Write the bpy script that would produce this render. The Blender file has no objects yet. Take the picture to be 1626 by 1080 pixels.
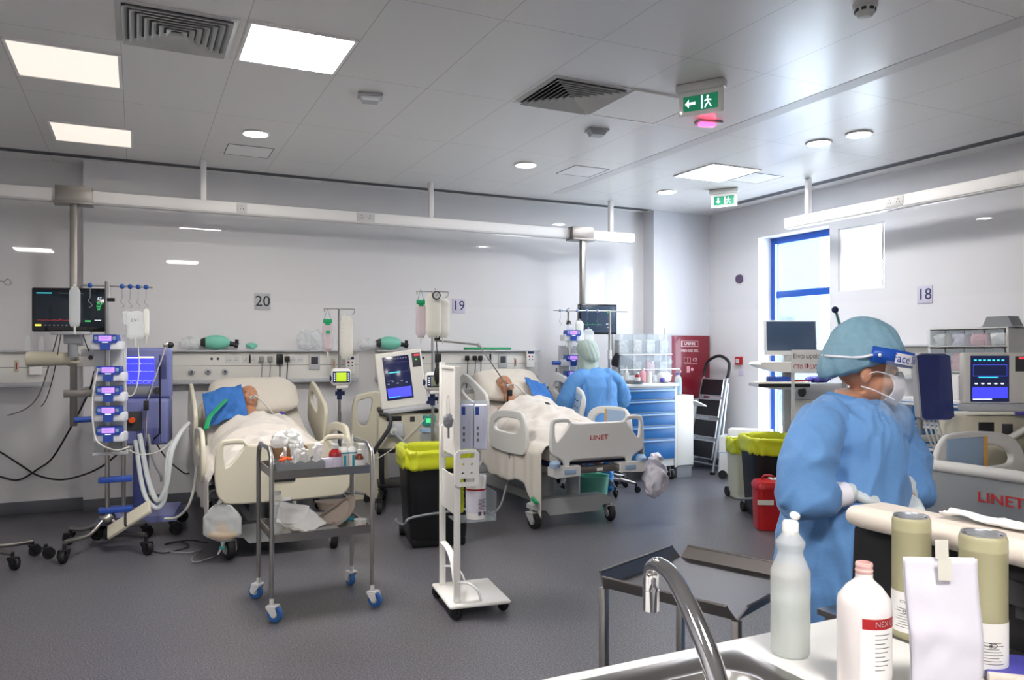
import bpy, bmesh, math, random
from math import pi, sin, cos, radians as R
from mathutils import Vector as V, Matrix, noise, Euler
random.seed(7)
S = bpy.context.scene
COL = S.collection

# ------------------------------------------------------------------ camera
F = 1235.0; HZ = 556.0; CX = 813.0; YAW = R(25.8); EYE = 1.5
cd = bpy.data.cameras.new('camera'); cam = bpy.data.objects.new('camera', cd); COL.objects.link(cam)
cd.sensor_width = 36.0; cd.lens = 36.0 * F / 1626.0
cd.shift_y = (HZ - 540.0) / 1626.0
cd.clip_start = 0.05
cam.location = (0, 0, EYE); cam.rotation_euler = (pi / 2, 0, -YAW)
S.camera = cam

def at(px, py=None, z=None, d=None, Y=None, X=None):
    """a point of the room measured from the photograph: on a height z, a depth d, or a wall plane X / Y"""
    r = (px - CX) / F; dx = sin(YAW) + r * cos(YAW); dy = cos(YAW) - r * sin(YAW)
    if d is None:
        if z is not None and py is not None and Y is None and X is None: d = (EYE - z) * F / (py - HZ)
        elif Y is not None: d = Y / dy
        else: d = X / dx
    zz = EYE - (py - HZ) * d / F if py is not None else (z or 0)
    return V((dx * d, dy * d, zz))

# ------------------------------------------------------------------ view, world, daylight
S.view_settings.view_transform = 'Standard'; S.view_settings.look = 'None'
S.view_settings.gamma = 1; S.view_settings.use_curve_mapping = False
S.view_settings.exposure = 1.36
w = bpy.data.worlds.new('sky'); S.world = w; w.use_nodes = True
wn = w.node_tree.nodes; wl = w.node_tree.links; wn.clear()
wo = wn.new('ShaderNodeOutputWorld'); wb = wn.new('ShaderNodeBackground')
wb.inputs[0].default_value = (0.74, 0.87, 1.0, 1); wb.inputs[1].default_value = 5.4
wl.new(wb.outputs[0], wo.inputs[0])

CEIL = 3.25; WY = 8.2; WX = 6.7
def portal(name, loc, rot, sx, sy):
    l = bpy.data.lights.new(name, 'AREA'); l.shape = 'RECTANGLE'; l.size = sx; l.size_y = sy
    o = bpy.data.objects.new(name, l); COL.objects.link(o); o.location = loc; o.rotation_euler = rot
    l.cycles.is_portal = True
WIN = [(6.03, 7.09, 0.05, 2.84), (5.35, 5.92, 2.12, 2.78)]   # y0,y1,z0,z1 of the two windows in the right wall
for i, (a, b, c, e) in enumerate(WIN):
    portal('window_portal', (WX + .05, (a + b) / 2, (c + e) / 2), (0, R(90), 0), e - c, b - a)

# ------------------------------------------------------------------ materials
def lin(h):
    if isinstance(h, str):
        h = h.lstrip('#'); c = [int(h[i:i+2], 16) / 255 for i in (0, 2, 4)]
    else: c = h
    return tuple(x / 12.92 if x <= .04045 else ((x + .055) / 1.055) ** 2.4 for x in c) + (1,)
MATS = {}
def mat(name, col='#cccccc', rough=.5, metal=0, emit=0, ecol=None, alpha=1, trans=0, coat=0, var=0, scale=20, bump=0, bscale=60, sss=0, ior=1.45, spec=.5, sheen=0):
    m = bpy.data.materials.new(name); m.use_nodes = True; MATS[name] = m
    nt = m.node_tree; n = nt.nodes; p = n['Principled BSDF']; I = p.inputs
    c = lin(col); I['Base Color'].default_value = c; I['Roughness'].default_value = rough; I['Metallic'].default_value = metal
    I['IOR'].default_value = ior; I['Specular IOR Level'].default_value = spec
    if coat: I['Coat Weight'].default_value = coat; I['Coat Roughness'].default_value = .04
    if emit: I['Emission Color'].default_value = lin(ecol or col); I['Emission Strength'].default_value = emit
    if alpha < 1: I['Alpha'].default_value = alpha
    if trans: I['Transmission Weight'].default_value = trans
    if sss: I['Subsurface Weight'].default_value = sss; I['Subsurface Radius'].default_value = (.02, .01, .005); I['Subsurface Scale'].default_value = .4
    if sheen: I['Sheen Weight'].default_value = sheen
    if var or bump:
        tc = n.new('ShaderNodeTexCoord'); nz = n.new('ShaderNodeTexNoise'); nz.inputs['Scale'].default_value = scale; nz.inputs['Detail'].default_value = 4
        nt.links.new(tc.outputs['Object'], nz.inputs['Vector'])
        if var:
            mx = n.new('ShaderNodeMix'); mx.data_type = 'RGBA'
            mx.inputs[6].default_value = tuple(x * (1 - var) for x in c[:3]) + (1,); mx.inputs[7].default_value = tuple(min(1, x * (1 + var)) for x in c[:3]) + (1,)
            nt.links.new(nz.outputs[0], mx.inputs[0]); nt.links.new(mx.outputs[2], I['Base Color'])
        if bump:
            nb = n.new('ShaderNodeTexNoise'); nb.inputs['Scale'].default_value = bscale; nb.inputs['Detail'].default_value = 5
            nt.links.new(tc.outputs['Object'], nb.inputs['Vector'])
            bp = n.new('ShaderNodeBump'); bp.inputs['Strength'].default_value = bump; bp.inputs['Distance'].default_value = .01
            nt.links.new(nb.outputs[0], bp.inputs['Height']); nt.links.new(bp.outputs[0], I['Normal'])
    return m

# ------------------------------------------------------------------ mesh helpers
def cr(pts, n=6, closed=False):
    """Catmull-Rom resample"""
    P = [V(p) for p in pts]
    if len(P) < 3: return P
    out = []; N = len(P); rng = N if closed else N - 1
    for i in range(rng):
        a = P[(i - 1) % N] if (closed or i > 0) else P[0] * 2 - P[1]
        b = P[i]; c = P[(i + 1) % N]
        d = P[(i + 2) % N] if (closed or i + 2 < N) else P[-1] * 2 - P[-2]
        for k in range(n):
            t = k / n
            out.append(.5 * ((2 * b) + (-a + c) * t + (2 * a - 5 * b + 4 * c - d) * t * t + (-a + 3 * b - 3 * c + d) * t ** 3))
    if not closed: out.append(P[-1])
    return out

class B:
    def __init__(s): s.bm = bmesh.new(); s._m = 0
    @property
    def m(s): return s._m
    @m.setter
    def m(s, v): s.flush(); s._m = v
    def flush(s):
        for f in s.bm.faces:
            if not f.tag: f.material_index = s._m; f.tag = True
    def box(s, c, sz, bev=0, rot=(0, 0, 0), seg=2):
        M = Matrix.Translation(c) @ Euler(rot).to_matrix().to_4x4() @ Matrix.Diagonal((*sz, 1))
        vs = bmesh.ops.create_cube(s.bm, size=1, matrix=M)['verts']
        if bev:
            es = list({e for v in vs for e in v.link_edges})
            bmesh.ops.bevel(s.bm, geom=es, offset=min(bev, min(sz) * .49), segments=seg, profile=.5, affect='EDGES')
        return s
    def bb(s, x0, x1, y0, y1, z0, z1, bev=0, seg=2):
        return s.box(((x0+x1)/2, (y0+y1)/2, (z0+z1)/2), (abs(x1-x0), abs(y1-y0), abs(z1-z0)), bev, seg=seg)
    def ring(s, c, u, v, ru, rv, n):
        return [s.bm.verts.new(c + u * (ru * cos(2*pi*k/n)) + v * (rv * sin(2*pi*k/n))) for k in range(n)]
    def skin(s, rings, cap=True, closed=False):
        n = len(rings[0]); m = len(rings)
        for i in range(m if closed else m - 1):
            a, b = rings[i], rings[(i+1) % m]
            for k in range(n): s.bm.faces.new((a[k], a[(k+1) % n], b[(k+1) % n], b[k]))
        if cap and not closed:
            s.bm.faces.new(rings[0][::-1]); s.bm.faces.new(rings[-1])
        return s
    def tube(s, pts, r, seg=10, smooth=0, closed=False, flat=1.0):
        P = cr(pts, smooth, closed) if smooth else [V(p) for p in pts]
        n = len(P)
        if callable(r): rad = [r(i / max(1, n - 1)) for i in range(n)]
        elif isinstance(r, (list, tuple)):
            rad = [];
            for i in range(n):
                t = i / (n - 1) * (len(r) - 1); k = min(int(t), len(r) - 2); rad.append(r[k] + (r[k+1] - r[k]) * (t - k))
        else: rad = [r] * n
        T = []
        for i in range(n):
            a = P[(i-1) % n] if closed or i > 0 else P[i]; b = P[(i+1) % n] if closed or i < n-1 else P[i]
            d = (b - a); T.append(d.normalized() if d.length > 1e-9 else V((0, 0, 1)))
        u = T[0].cross(V((0, 0, 1)));
        if u.length < .05: u = T[0].cross(V((0, 1, 0)))
        u.normalize(); rings = []
        for i in range(n):
            u = (u - T[i] * u.dot(T[i])).normalized(); v = T[i].cross(u)
            rings.append(s.ring(P[i], u, v, rad[i], rad[i] * flat, seg))
        return s.skin(rings, closed=closed)
    def cyl(s, a, b, r, r2=None, seg=20): return s.tube([a, b], [r, r if r2 is None else r2], seg)
    def lathe(s, prof, c=(0, 0, 0), seg=24, M=None, sx=1, sy=1):
        M = M or Matrix.Identity(3); c = V(c); rings = []
        for r, z in prof:
            r = max(r, 1e-4)
            rings.append([s.bm.verts.new(c + M @ V((r * sx * cos(2*pi*k/seg), r * sy * sin(2*pi*k/seg), z))) for k in range(seg)])
        return s.skin(rings)
    def ball(s, c, r, seg=16, rot=(0, 0, 0)):
        if not hasattr(r, '__len__'): r = (r, r, r)
        M = Matrix.Translation(c) @ Euler(rot).to_matrix().to_4x4() @ Matrix.Diagonal((*r, 1))
        bmesh.ops.create_uvsphere(s.bm, u_segments=seg, v_segments=max(6, seg * 2 // 3), radius=1, matrix=M); return s
    def grid(s, nu, nv, fn, closed_u=False):
        vs = [[s.bm.verts.new(fn(i / (nu - (0 if closed_u else 1)), j / (nv - 1))) for i in range(nu)] for j in range(nv)]
        for j in range(nv - 1):
            for i in range(nu if closed_u else nu - 1):
                k = (i + 1) % nu; s.bm.faces.new((vs[j][i], vs[j][k], vs[j+1][k], vs[j+1][i]))
        return s
    def prism(s, poly, a, b, M=None):
        """polygon (x,z) extruded along y from a to b, then M"""
        M = M or Matrix.Identity(4)
        lo = [s.bm.verts.new(M @ V((x, a, z))) for x, z in poly]; hi = [s.bm.verts.new(M @ V((x, b, z))) for x, z in poly]
        n = len(poly); s.bm.faces.new(lo); s.bm.faces.new(hi[::-1])
        for k in range(n): s.bm.faces.new((lo[k], hi[k], hi[(k+1) % n], lo[(k+1) % n]))
        return s
    def mesh(s, me, M=None):
        if M is not None: me.transform(M)
        s.bm.from_mesh(me); bpy.data.meshes.remove(me); return s
    def quad(s, *p):
        s.bm.faces.new([s.bm.verts.new(q) for q in p]); return s
    def xf(s, M):
        bmesh.ops.transform(s.bm, matrix=M, verts=s.bm.verts); return s

def to_mesh_curve(cu):
    o = bpy.data.objects.new('tmp', cu); COL.objects.link(o)
    dg = bpy.context.evaluated_depsgraph_get(); me = bpy.data.meshes.new_from_object(o.evaluated_get(dg))
    bpy.data.objects.remove(o); bpy.data.curves.remove(cu); me.materials.clear(); return me

def plate(loops, th, bev=.006, M=None, smooth=4):
    """rounded plate: outline loops in (x,z), the later loops are openings; thickness th along y"""
    cu = bpy.data.curves.new('tmp', 'CURVE'); cu.dimensions = '2D'; cu.fill_mode = 'BOTH'
    for L in loops:
        P = cr([(x, z, 0) for x, z in L], smooth, True) if smooth else [V((x, z, 0)) for x, z in L]
        sp = cu.splines.new('POLY'); sp.points.add(len(P) - 1)
        for i, p in enumerate(P): sp.points[i].co = (p.x, p.y, 0, 1)
        sp.use_cyclic_u = True
    cu.extrude = max(th / 2 - bev, .0005); cu.bevel_depth = bev; cu.bevel_resolution = 2; cu.offset = -bev
    me = to_mesh_curve(cu); me.transform(Matrix.Rotation(pi / 2, 4, 'X'))
    if M is not None: me.transform(M)
    return me

def textm(txt, size, M=None, ext=.0006, align='CENTER', bold=0, sx=1):
    cu = bpy.data.curves.new('tmp', 'FONT'); cu.body = txt; cu.size = size; cu.extrude = ext; cu.align_x = align; cu.align_y = 'CENTER'; cu.offset = bold
    cu.resolution_u = 3
    me = to_mesh_curve(cu); me.transform(Matrix.Rotation(pi / 2, 4, 'X') @ Matrix.Diagonal((sx, 1, 1, 1)))
    if M is not None: me.transform(M)
    return me

def finish(b, ang=38):
    b.flush()
    me = bpy.data.meshes.new('m'); bmesh.ops.recalc_face_normals(b.bm, faces=b.bm.faces); b.bm.to_mesh(me); b.bm.free()
    me.polygons.foreach_set('use_smooth', [True] * len(me.polygons)); me.set_sharp_from_angle(angle=R(ang)); return me

def mk(name, b, m, parent=None, loc=None, rz=None, ang=38, label=None):
    me = finish(b, ang) if isinstance(b, B) else b
    me.name = name
    for x in (m if isinstance(m, (list, tuple)) else [m]): me.materials.append(MATS[x])
    o = bpy.data.objects.new(name, me); COL.objects.link(o)
    if parent: o.parent = parent
    if loc is not None: o.location = loc
    if rz is not None: o.rotation_euler = (0, 0, rz) if not hasattr(rz, '__len__') else rz
    if label: o['label'] = label
    return o
def tag(o, label, cat, group=None):
    o['label'] = label; o['category'] = cat
    if group: o['group'] = group
    return o
def thing(name, label, cat, loc=(0, 0, 0), rz=0, group=None):
    o = bpy.data.objects.new(name, None); COL.objects.link(o); o.empty_display_size = .1
    o.location = loc; o.rotation_euler = (0, 0, rz) if not hasattr(rz, '__len__') else rz
    return tag(o, label, cat, group)
def struct(name, b, m, **k):
    o = mk(name, b, m, **k)
    if not o.parent: o['kind'] = 'structure'
    return o
def dup(root, loc=None, rz=None, label=None, group=None):
    r = root.copy(); COL.objects.link(r)
    if loc is not None: r.location = loc
    if rz is not None: r.rotation_euler = (0, 0, rz)
    if label: r['label'] = label
    if group: r['group'] = group
    for ch in list(root.children):
        c = ch.copy(); COL.objects.link(c); c.parent = r
        for g in list(ch.children):
            d = g.copy(); COL.objects.link(d); d.parent = c
    return r
def T(x, y, z): return Matrix.Translation((x, y, z))
def RX(a): return Matrix.Rotation(a, 4, 'X')
def RY(a): return Matrix.Rotation(a, 4, 'Y')
def RZ(a): return Matrix.Rotation(a, 4, 'Z')

def fuse(b, voxel=.008, smooth=4, disp=None):
    """one continuous surface out of overlapping closed shapes, with an optional displacement along the normal"""
    me = finish(b); o = bpy.data.objects.new('tmp', me); COL.objects.link(o)
    r = o.modifiers.new('r', 'REMESH'); r.mode = 'VOXEL'; r.voxel_size = voxel
    if smooth: sm = o.modifiers.new('s', 'SMOOTH'); sm.iterations = smooth; sm.factor = .5
    dg = bpy.context.evaluated_depsgraph_get(); out = bpy.data.meshes.new_from_object(o.evaluated_get(dg))
    bpy.data.objects.remove(o); bpy.data.meshes.remove(me)
    if disp:
        nr = [v.normal.copy() for v in out.vertices]
        for v, n in zip(out.vertices, nr): v.co += n * disp(v.co)
    out.polygons.foreach_set('use_smooth', [True] * len(out.polygons)); return out
def folds(amp=.006, sc=(9, 9, 3), seed=0):
    def f(p):
        q = V((p.x * sc[0] + seed, p.y * sc[1], p.z * sc[2]))
        q += noise.noise_vector(q * .7) * .9
        a = 1 - abs(noise.noise(q)) * 2.4; c = 1 - abs(noise.noise(q * 2.3 + V((5, 3, 1)))) * 2.4
        return amp * (a + .4 * c - .5)
    return f
def bez(a, b, sag=.1, n=8, side=(0, 0, 0)):
    a = V(a); b = V(b); s = V(side)
    return [a.lerp(b, i / n) + V((0, 0, -sag * 4 * (i / n) * (1 - i / n))) + s * (4 * (i / n) * (1 - i / n)) for i in range(n + 1)]

# ------------------------------------------------------------------ material library
mat('cream', '#c8c3b0', .38, coat=.2); mat('cream_dark', '#c2bda9', .45)
mat('white', '#d2d2d0', .4); mat('offwhite', '#dcdad4', .45); mat('white_gloss', '#eceae6', .2, coat=.4)
mat('tray_steel', '#4e4c4e', .42, 1, bump=.02, bscale=8); mat('steel', '#a8a6a3', .28, 1, bump=.02, bscale=8); mat('steel_dull', '#8f8b87', .4, 1); mat('chrome', '#d4d4d6', .08, 1)
mat('alu', '#c3c6ca', .32, .9); mat('black', '#16161a', .45); mat('black_gloss', '#0c0d12', .12, coat=.5); mat('rubber', '#1a1a1c', .7)
mat('dark_grey', '#3c3d40', .5); mat('mid_grey', '#85888c', .5); mat('light_grey', '#b4b6ba', .45); mat('bed_grey', '#a3a6a6', .45)
mat('blue', '#2349a0', .4); mat('navy', '#1c2a55', .5); mat('wheel_blue', '#2f5f9e', .4); mat('drawer_blue', '#1a5f9e', .35)
mat('knob_blue', '#1b4c96', .35); mat('vent_lilac', '#6f76a8', .45); mat('vent_dark', '#474f86', .45)
mat('pump_blue', '#2a4aa2', .4); mat('pump_white', '#d8dbe2', .4)
mat('screen_purple', '#9a6fe0', .3, emit=.7); mat('screen_dark', '#0a0c10', .12, emit=.25, ecol='#1c242c')
mat('screen_blue', '#3838b8', .2, emit=.55, ecol='#3b3fd0'); mat('screen_grey', '#26313f', .2, emit=.2, ecol='#42536c')
mat('screen_navy', '#10142a', .15, emit=.22, ecol='#252c58'); mat('lcd_green', '#8fae22', .3, emit=.45, ecol='#9cb52a'); mat('lcd_grey', '#8a907c', .3)
mat('ui_white', '#dfe6f4', .4, emit=.5); mat('ui_green', '#3ecf6a', .4, emit=.7); mat('ui_red', '#c8323c', .4, emit=.6); mat('ui_cyan', '#35c3d8', .4, emit=.7)
mat('ui_yellow', '#e6d04a', .4, emit=.7); mat('ui_blue', '#4c5ae0', .4, emit=.6)
mat('orange', '#e2561c', .45); mat('red', '#a8161c', .35); mat('linet_red', '#b5262b', .4); mat('cab_red', '#7e1426', .3, coat=.4); mat('white_paint', '#e8e4e6', .5)
mat('sheet', '#d2ccc4', .85, bump=.12, bscale=30, sheen=.2); mat('pillow', '#d0cabf', .85, bump=.1, bscale=40)
mat('gown', '#6394cc', .75, var=.07, scale=7, bump=.12, bscale=90, sheen=.15); mat('gown2', '#5389c4', .75, var=.07, scale=7, bump=.12, bscale=90)
mat('cap', '#7ba2b5', .7, var=.2, scale=40, bump=.25, bscale=60); mat('cap_dull', '#9fb0a8', .7, var=.12, scale=40, bump=.2)
mat('skin', '#b98468', .5, sss=.15); mat('skin_old', '#b58264', .55, sss=.15, var=.08, scale=25); mat('hair_grey', '#8d8880', .8, bump=.5, bscale=150)
mat('mask', '#eceaf2', .7, bump=.05); mat('glove', '#cdd6d8', .45, bump=.05, bscale=80); mat('shield_blue', '#1f51b0', .3)
mat('packet_film', '#f2f4f4', .2, alpha=.62); mat('clear', '#eef4f6', .05, alpha=.22, spec=.6); mat('clear_film', '#e9eef0', .15, alpha=.38, bump=.5, bscale=25); mat('visor', '#eef6fa', .03, alpha=.14)
mat('clear_box', '#c8d2da', .15, alpha=.26); mat('tube_clear', '#dfe5e6', .15, alpha=.6); mat('milky', '#dedfda', .25, alpha=.8); mat('liquid', '#cfd9d2', .12, alpha=.55)
mat('fluid_yellow', '#d0a24c', .2, alpha=.75); mat('bag_milk', '#e4e2d8', .3, alpha=.68); mat('rim_steel', '#7a7674', .4, 1); mat('bag_pink', '#cfc0c6', .3, alpha=.7)
mat('green', '#1d9a62', .4); mat('sign_green', '#1f8a62', .35, emit=.15); mat('mint', '#7fd0b8', .3, alpha=.9); mat('teal', '#2c8f86', .5); mat('drape_blue', '#3a74bd', .8, bump=.1)
mat('yellow_bag', '#bcc324', .35, bump=.35, bscale=18); mat('yellow_gown', '#e3e88e', .7, bump=.3, bscale=18); mat('bin', '#121316', .42); mat('bin_grey', '#bdbfae', .45)
mat('shoe_blue', '#2f7cc4', .25, bump=.6, bscale=40, coat=.3)
mat('amber', '#5a2412', .12, coat=.5); mat('red_liquid', '#8e1418', .15, coat=.5); mat('cardboard', '#8a6a4c', .8); mat('paper', '#e9e8e6', .8); mat('paper_shade', '#cdcbd6', .8)
mat('label_lilac', '#c9c4d6', .6); mat('ink', '#26262c', .6); mat('teal_ink', '#2a8ea4', .6); mat('olive', '#aaa684', .4, coat=.3); mat('beige', '#e2d8cc', .45, coat=.1)
mat('tan_pulp', '#a89c92', .9, bump=.3); mat('box_blue', '#c6cbe0', .6); mat('tape', '#d9d8cd', .4, alpha=.85); mat('pulp_grey', '#6f7174', .9)
mat('violet', '#4a3f9c', .5); mat('amber_strip', '#d9a24a', .5); mat('control_blue', '#8fa8c4', .4); mat('pink', '#d89aa4', .5)
mat('alarm', '#ff3a6a', .4, emit=3); mat('plum', '#5c4a66', .6); mat('cable', '#1b1b1d', .55); mat('cable_white', '#cfcfc8', .5); mat('cable_grey', '#8b8c8e', .5)
mat('floor_mat', '#6f6d72', .5)
mat('milky_clear', '#e4e8e6', .25, alpha=.42); mat('bottle_white', '#e9e4e4', .3, coat=.2, sss=.1); mat('neck_pink', '#e6bdb8', .3, alpha=.9); mat('violet_blue', '#4a4aa0', .4)
# ================================================================== THE ROOM
def wall_mat(name, col, coat):
    m = mat(name, col, .45, coat=coat, var=.02, scale=1.2); m.node_tree.nodes['Principled BSDF'].inputs['Coat Roughness'].default_value = .02
    return m
wall_mat('wall', '#dad9db', .75)
def upper_gloss(m):   # the polished wall cladding starts about two metres up
    nt = m.node_tree; n = nt.nodes; g = n.new('ShaderNodeNewGeometry'); sp = n.new('ShaderNodeSeparateXYZ'); nt.links.new(g.outputs['Position'], sp.inputs[0])
    r = n.new('ShaderNodeMapRange'); r.inputs[1].default_value = 1.98; r.inputs[2].default_value = 2.0; r.inputs[3].default_value = .05; r.inputs[4].default_value = .7
    nt.links.new(sp.outputs[2], r.inputs[0]); nt.links.new(r.outputs[0], n['Principled BSDF'].inputs['Coat Weight'])
upper_gloss(MATS['wall']); wall_mat('wall_white', '#d4d5da', .1)
mat('base_grey', '#5a5d63', .5, var=.12, scale=200); mat('reveal', '#e4e6ea', .5); mat('frame_blue', '#1f56b4', .35); mat('trim_white', '#f0eeec', .4)
mat('slot', '#4b4b50', .6); mat('slot_metal', '#8d8f94', .35, .6); mat('glass', '#eef4f8', .02, alpha=.1)
# ceiling: lacquered metal panels with fine seams
def ceiling_material():
    m = mat('ceiling', '#e2e0dd', .32, spec=.5, coat=.2); nt = m.node_tree; n = nt.nodes; L = nt.links; p = n['Principled BSDF']
    p.inputs['Coat Roughness'].default_value = .18
    tc = n.new('ShaderNodeTexCoord'); sp = n.new('ShaderNodeSeparateXYZ'); L.new(tc.outputs['Object'], sp.inputs[0])
    def line(out, off, pitch, w):
        a = n.new('ShaderNodeMath'); a.operation = 'ADD'; a.inputs[1].default_value = off; L.new(out, a.inputs[0])
        b = n.new('ShaderNodeMath'); b.operation = 'FLOORED_MODULO'; b.inputs[1].default_value = pitch; L.new(a.outputs[0], b.inputs[0])
        c = n.new('ShaderNodeMath'); c.operation = 'LESS_THAN'; c.inputs[1].default_value = w; L.new(b.outputs[0], c.inputs[0]); return c.outputs[0]
    a = line(sp.outputs[0], 50 * .61 - .53 + .61 * 10, .61, .005); b = line(sp.outputs[1], 100 * 1.2 - 4.93, 1.2, .005)
    mx = n.new('ShaderNodeMath'); mx.operation = 'MAXIMUM'; L.new(a, mx.inputs[0]); L.new(b, mx.inputs[1])
    mix = n.new('ShaderNodeMix'); mix.data_type = 'RGBA'; mix.inputs[6].default_value = lin('#e2e0dd'); mix.inputs[7].default_value = lin('#b4b2b0')
    L.new(mx.outputs[0], mix.inputs[0]); L.new(mix.outputs[2], p.inputs['Base Color'])
ceiling_material()
def floor_material():
    m = MATS['floor_mat']; nt = m.node_tree; n = nt.nodes; L = nt.links; p = n['Principled BSDF']
    p.inputs['Roughness'].default_value = .34; p.inputs['Specular IOR Level'].default_value = .55
    tc = n.new('ShaderNodeTexCoord'); a = n.new('ShaderNodeTexNoise'); a.inputs['Scale'].default_value = 130; a.inputs['Detail'].default_value = 3
    L.new(tc.outputs['Object'], a.inputs['Vector']); r = n.new('ShaderNodeValToRGB'); r.color_ramp.interpolation = 'LINEAR'
    r.color_ramp.elements[0].position = .36; r.color_ramp.elements[0].color = lin('#3a393e'); r.color_ramp.elements[1].position = .66; r.color_ramp.elements[1].color = lin('#807f84')
    e = r.color_ramp.elements.new(.5); e.color = lin('#5a5960')
    L.new(a.outputs[0], r.inputs[0])
    b = n.new('ShaderNodeTexNoise'); b.inputs['Scale'].default_value = 1.6; L.new(tc.outputs['Object'], b.inputs['Vector'])
    mx = n.new('ShaderNodeMix'); mx.data_type = 'RGBA'; mx.blend_type = 'MULTIPLY'; mx.inputs[0].default_value = .25
    L.new(r.outputs[0], mx.inputs[6]); L.new(b.outputs[0], mx.inputs[7]); L.new(mx.outputs[2], p.inputs['Base Color'])
    rr = n.new('ShaderNodeMapRange'); rr.inputs[3].default_value = .28; rr.inputs[4].default_value = .42; L.new(b.outputs[0], rr.inputs[0]); L.new(rr.outputs[0], p.inputs['Roughness'])
floor_material()
X0, Y0 = -3.4, -2.6
XP = at(132, Y=WY).x            # where the pilaster begins
XC = at(1038, Y=7.98).x
struct('floor', B().bb(X0, WX + .2, Y0, WY + .4, -.1, 0), 'floor_mat')
struct('ceiling', B().bb(X0, WX + .2, Y0, WY + .4, CEIL, CEIL + .1), 'ceiling')
b = B().bb(XP, WX, WY, WY + .4, 0, CEIL); b.bb(X0, XP, 8.35, WY + .4, 0, CEIL); b.m = 1; b.bb(XC, WX, 7.98, WY, 0, CEIL)
struct('wall_back', b, ['wall', 'wall_white'])
struct('wall_left', B().bb(X0 - .2, X0, Y0, WY + .4, 0, CEIL), 'wall')
struct('wall_front', B().bb(X0 - .2, WX + .25, Y0 - .2, Y0, 0, CEIL), 'wall')
b = B(); WT = .28
(a0, a1, az0, az1), (c0, c1, cz0, cz1) = WIN
b.bb(WX, WX + WT, Y0, c0, 0, CEIL); b.bb(WX, WX + WT, c0, c1, 0, cz0); b.bb(WX, WX + WT, c0, c1, cz1, CEIL); b.bb(WX, WX + WT, c1, a0, 0, CEIL)
b.bb(WX, WX + WT, a0, a1, 0, az0); b.bb(WX, WX + WT, a0, a1, az1, CEIL); b.bb(WX, WX + WT, a1, WY + .4, 0, CEIL)
struct('wall_right', b, 'wall')
# windows: blue frame set in the outer half of the opening
def window(name, y0, y1, z0, z1, rails, X=WX+.2, f=.075, fm='frame_blue'):
    o = struct(name, B().bb(X, X+.06, y0, y0+f, z0, z1, .004).bb(X, X+.06, y1-f, y1, z0, z1, .004).bb(X, X+.06, y0+f, y1-f, z1-f, z1, .004).bb(X, X+.06, y0+f, y1-f, z0, z0+f, .004), fm)
    for z in rails: mk('window_rail', B().bb(X-.005, X+.065, y0+f-.01, y1-f+.01, z-.04, z+.04, .004), 'frame_blue', o)
    mk('window_pane', B().bb(X+.025, X+.031, y0+f-.01, y1-f+.01, z0+f-.01, z1-f+.01), 'glass', o)
    for s in (y0+f, y1-f-.02): mk('gasket', B().bb(X-.012, X, s, s+.02, z0+f, z1-f), 'trim_white', o)
window('window_1', a0, a1, az0, az1, [at(1215, 470, X=WX+.2).z])
window('window_2', c0, c1, cz0, cz1, [], WX + .02, .02, 'trim_white')
# building seen through the tall window
mat('facade', '#2b3a4c', .8); mat('facade_white', '#46586a', .8)
b = B().bb(11.5, 12.5, 11.5, 13.4, 0, 5.2); b.m = 1; b.bb(11.4, 11.5, 11.2, 12.0, .3, 2.15)
mk('neighbouring_building', b, ['facade_white', 'facade'])
tag(bpy.data.objects['neighbouring_building'], 'pale building outside beyond the tall blue-framed window', 'building')
# skirting
for nm, args in (('baseboard_back', (XP, XC, WY - .012, WY)), ('baseboard_left', (X0, XP, 8.338, 8.35)), ('baseboard_column', (XC, WX, 7.968, 7.98))):
    struct(nm, B().bb(*args, 0, .115, .004), 'base_grey')
b = B().bb(WX - .012, WX, Y0, a0, 0, .115).bb(WX - .012, WX, a1, 7.968, 0, .115); struct('baseboard_right', b, 'base_grey')
# slot air diffusers in the ceiling, along both walls
def slot(name, label, p0, p1, along):
    t = thing(name, label, 'air vent', (0, 0, CEIL))
    for k in range(4):
        o = k * .026
        if along == 'x': bb = (p0[0], p1[0], p0[1] + o, p0[1] + o + .016)
        else: bb = (p0[0] + o, p0[0] + o + .016, p0[1], p1[1])
        mk('slot', B().bb(*bb, -.004, .001), 'slot', t)
    if along == 'x': bb = (p0[0], p1[0], p0[1] - .012, p0[1] + .106)
    else: bb = (p0[0] - .012, p0[0] + .106, p0[1], p1[1])
    mk('trim', B().bb(*bb, -.003, .001), 'slot_metal', t)
slot('slot_diffuser', 'long dark slot diffuser in the ceiling along the back wall', (X0 + .2, 7.97), (XC - .05, 0), 'x')
slot('slot_diffuser', 'long dark slot diffuser in the ceiling along the window wall', (6.40, Y0 + .3), (0, at(1140, 330, z=CEIL).y), 'y')
# darker joint strip across the ceiling
mat('ceiling_joint', '#cfcdcb', .4); struct('trim_1', B().bb(4.18, 4.31, Y0, 7.6, CEIL - .002, CEIL + .001), 'ceiling_joint')
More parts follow.
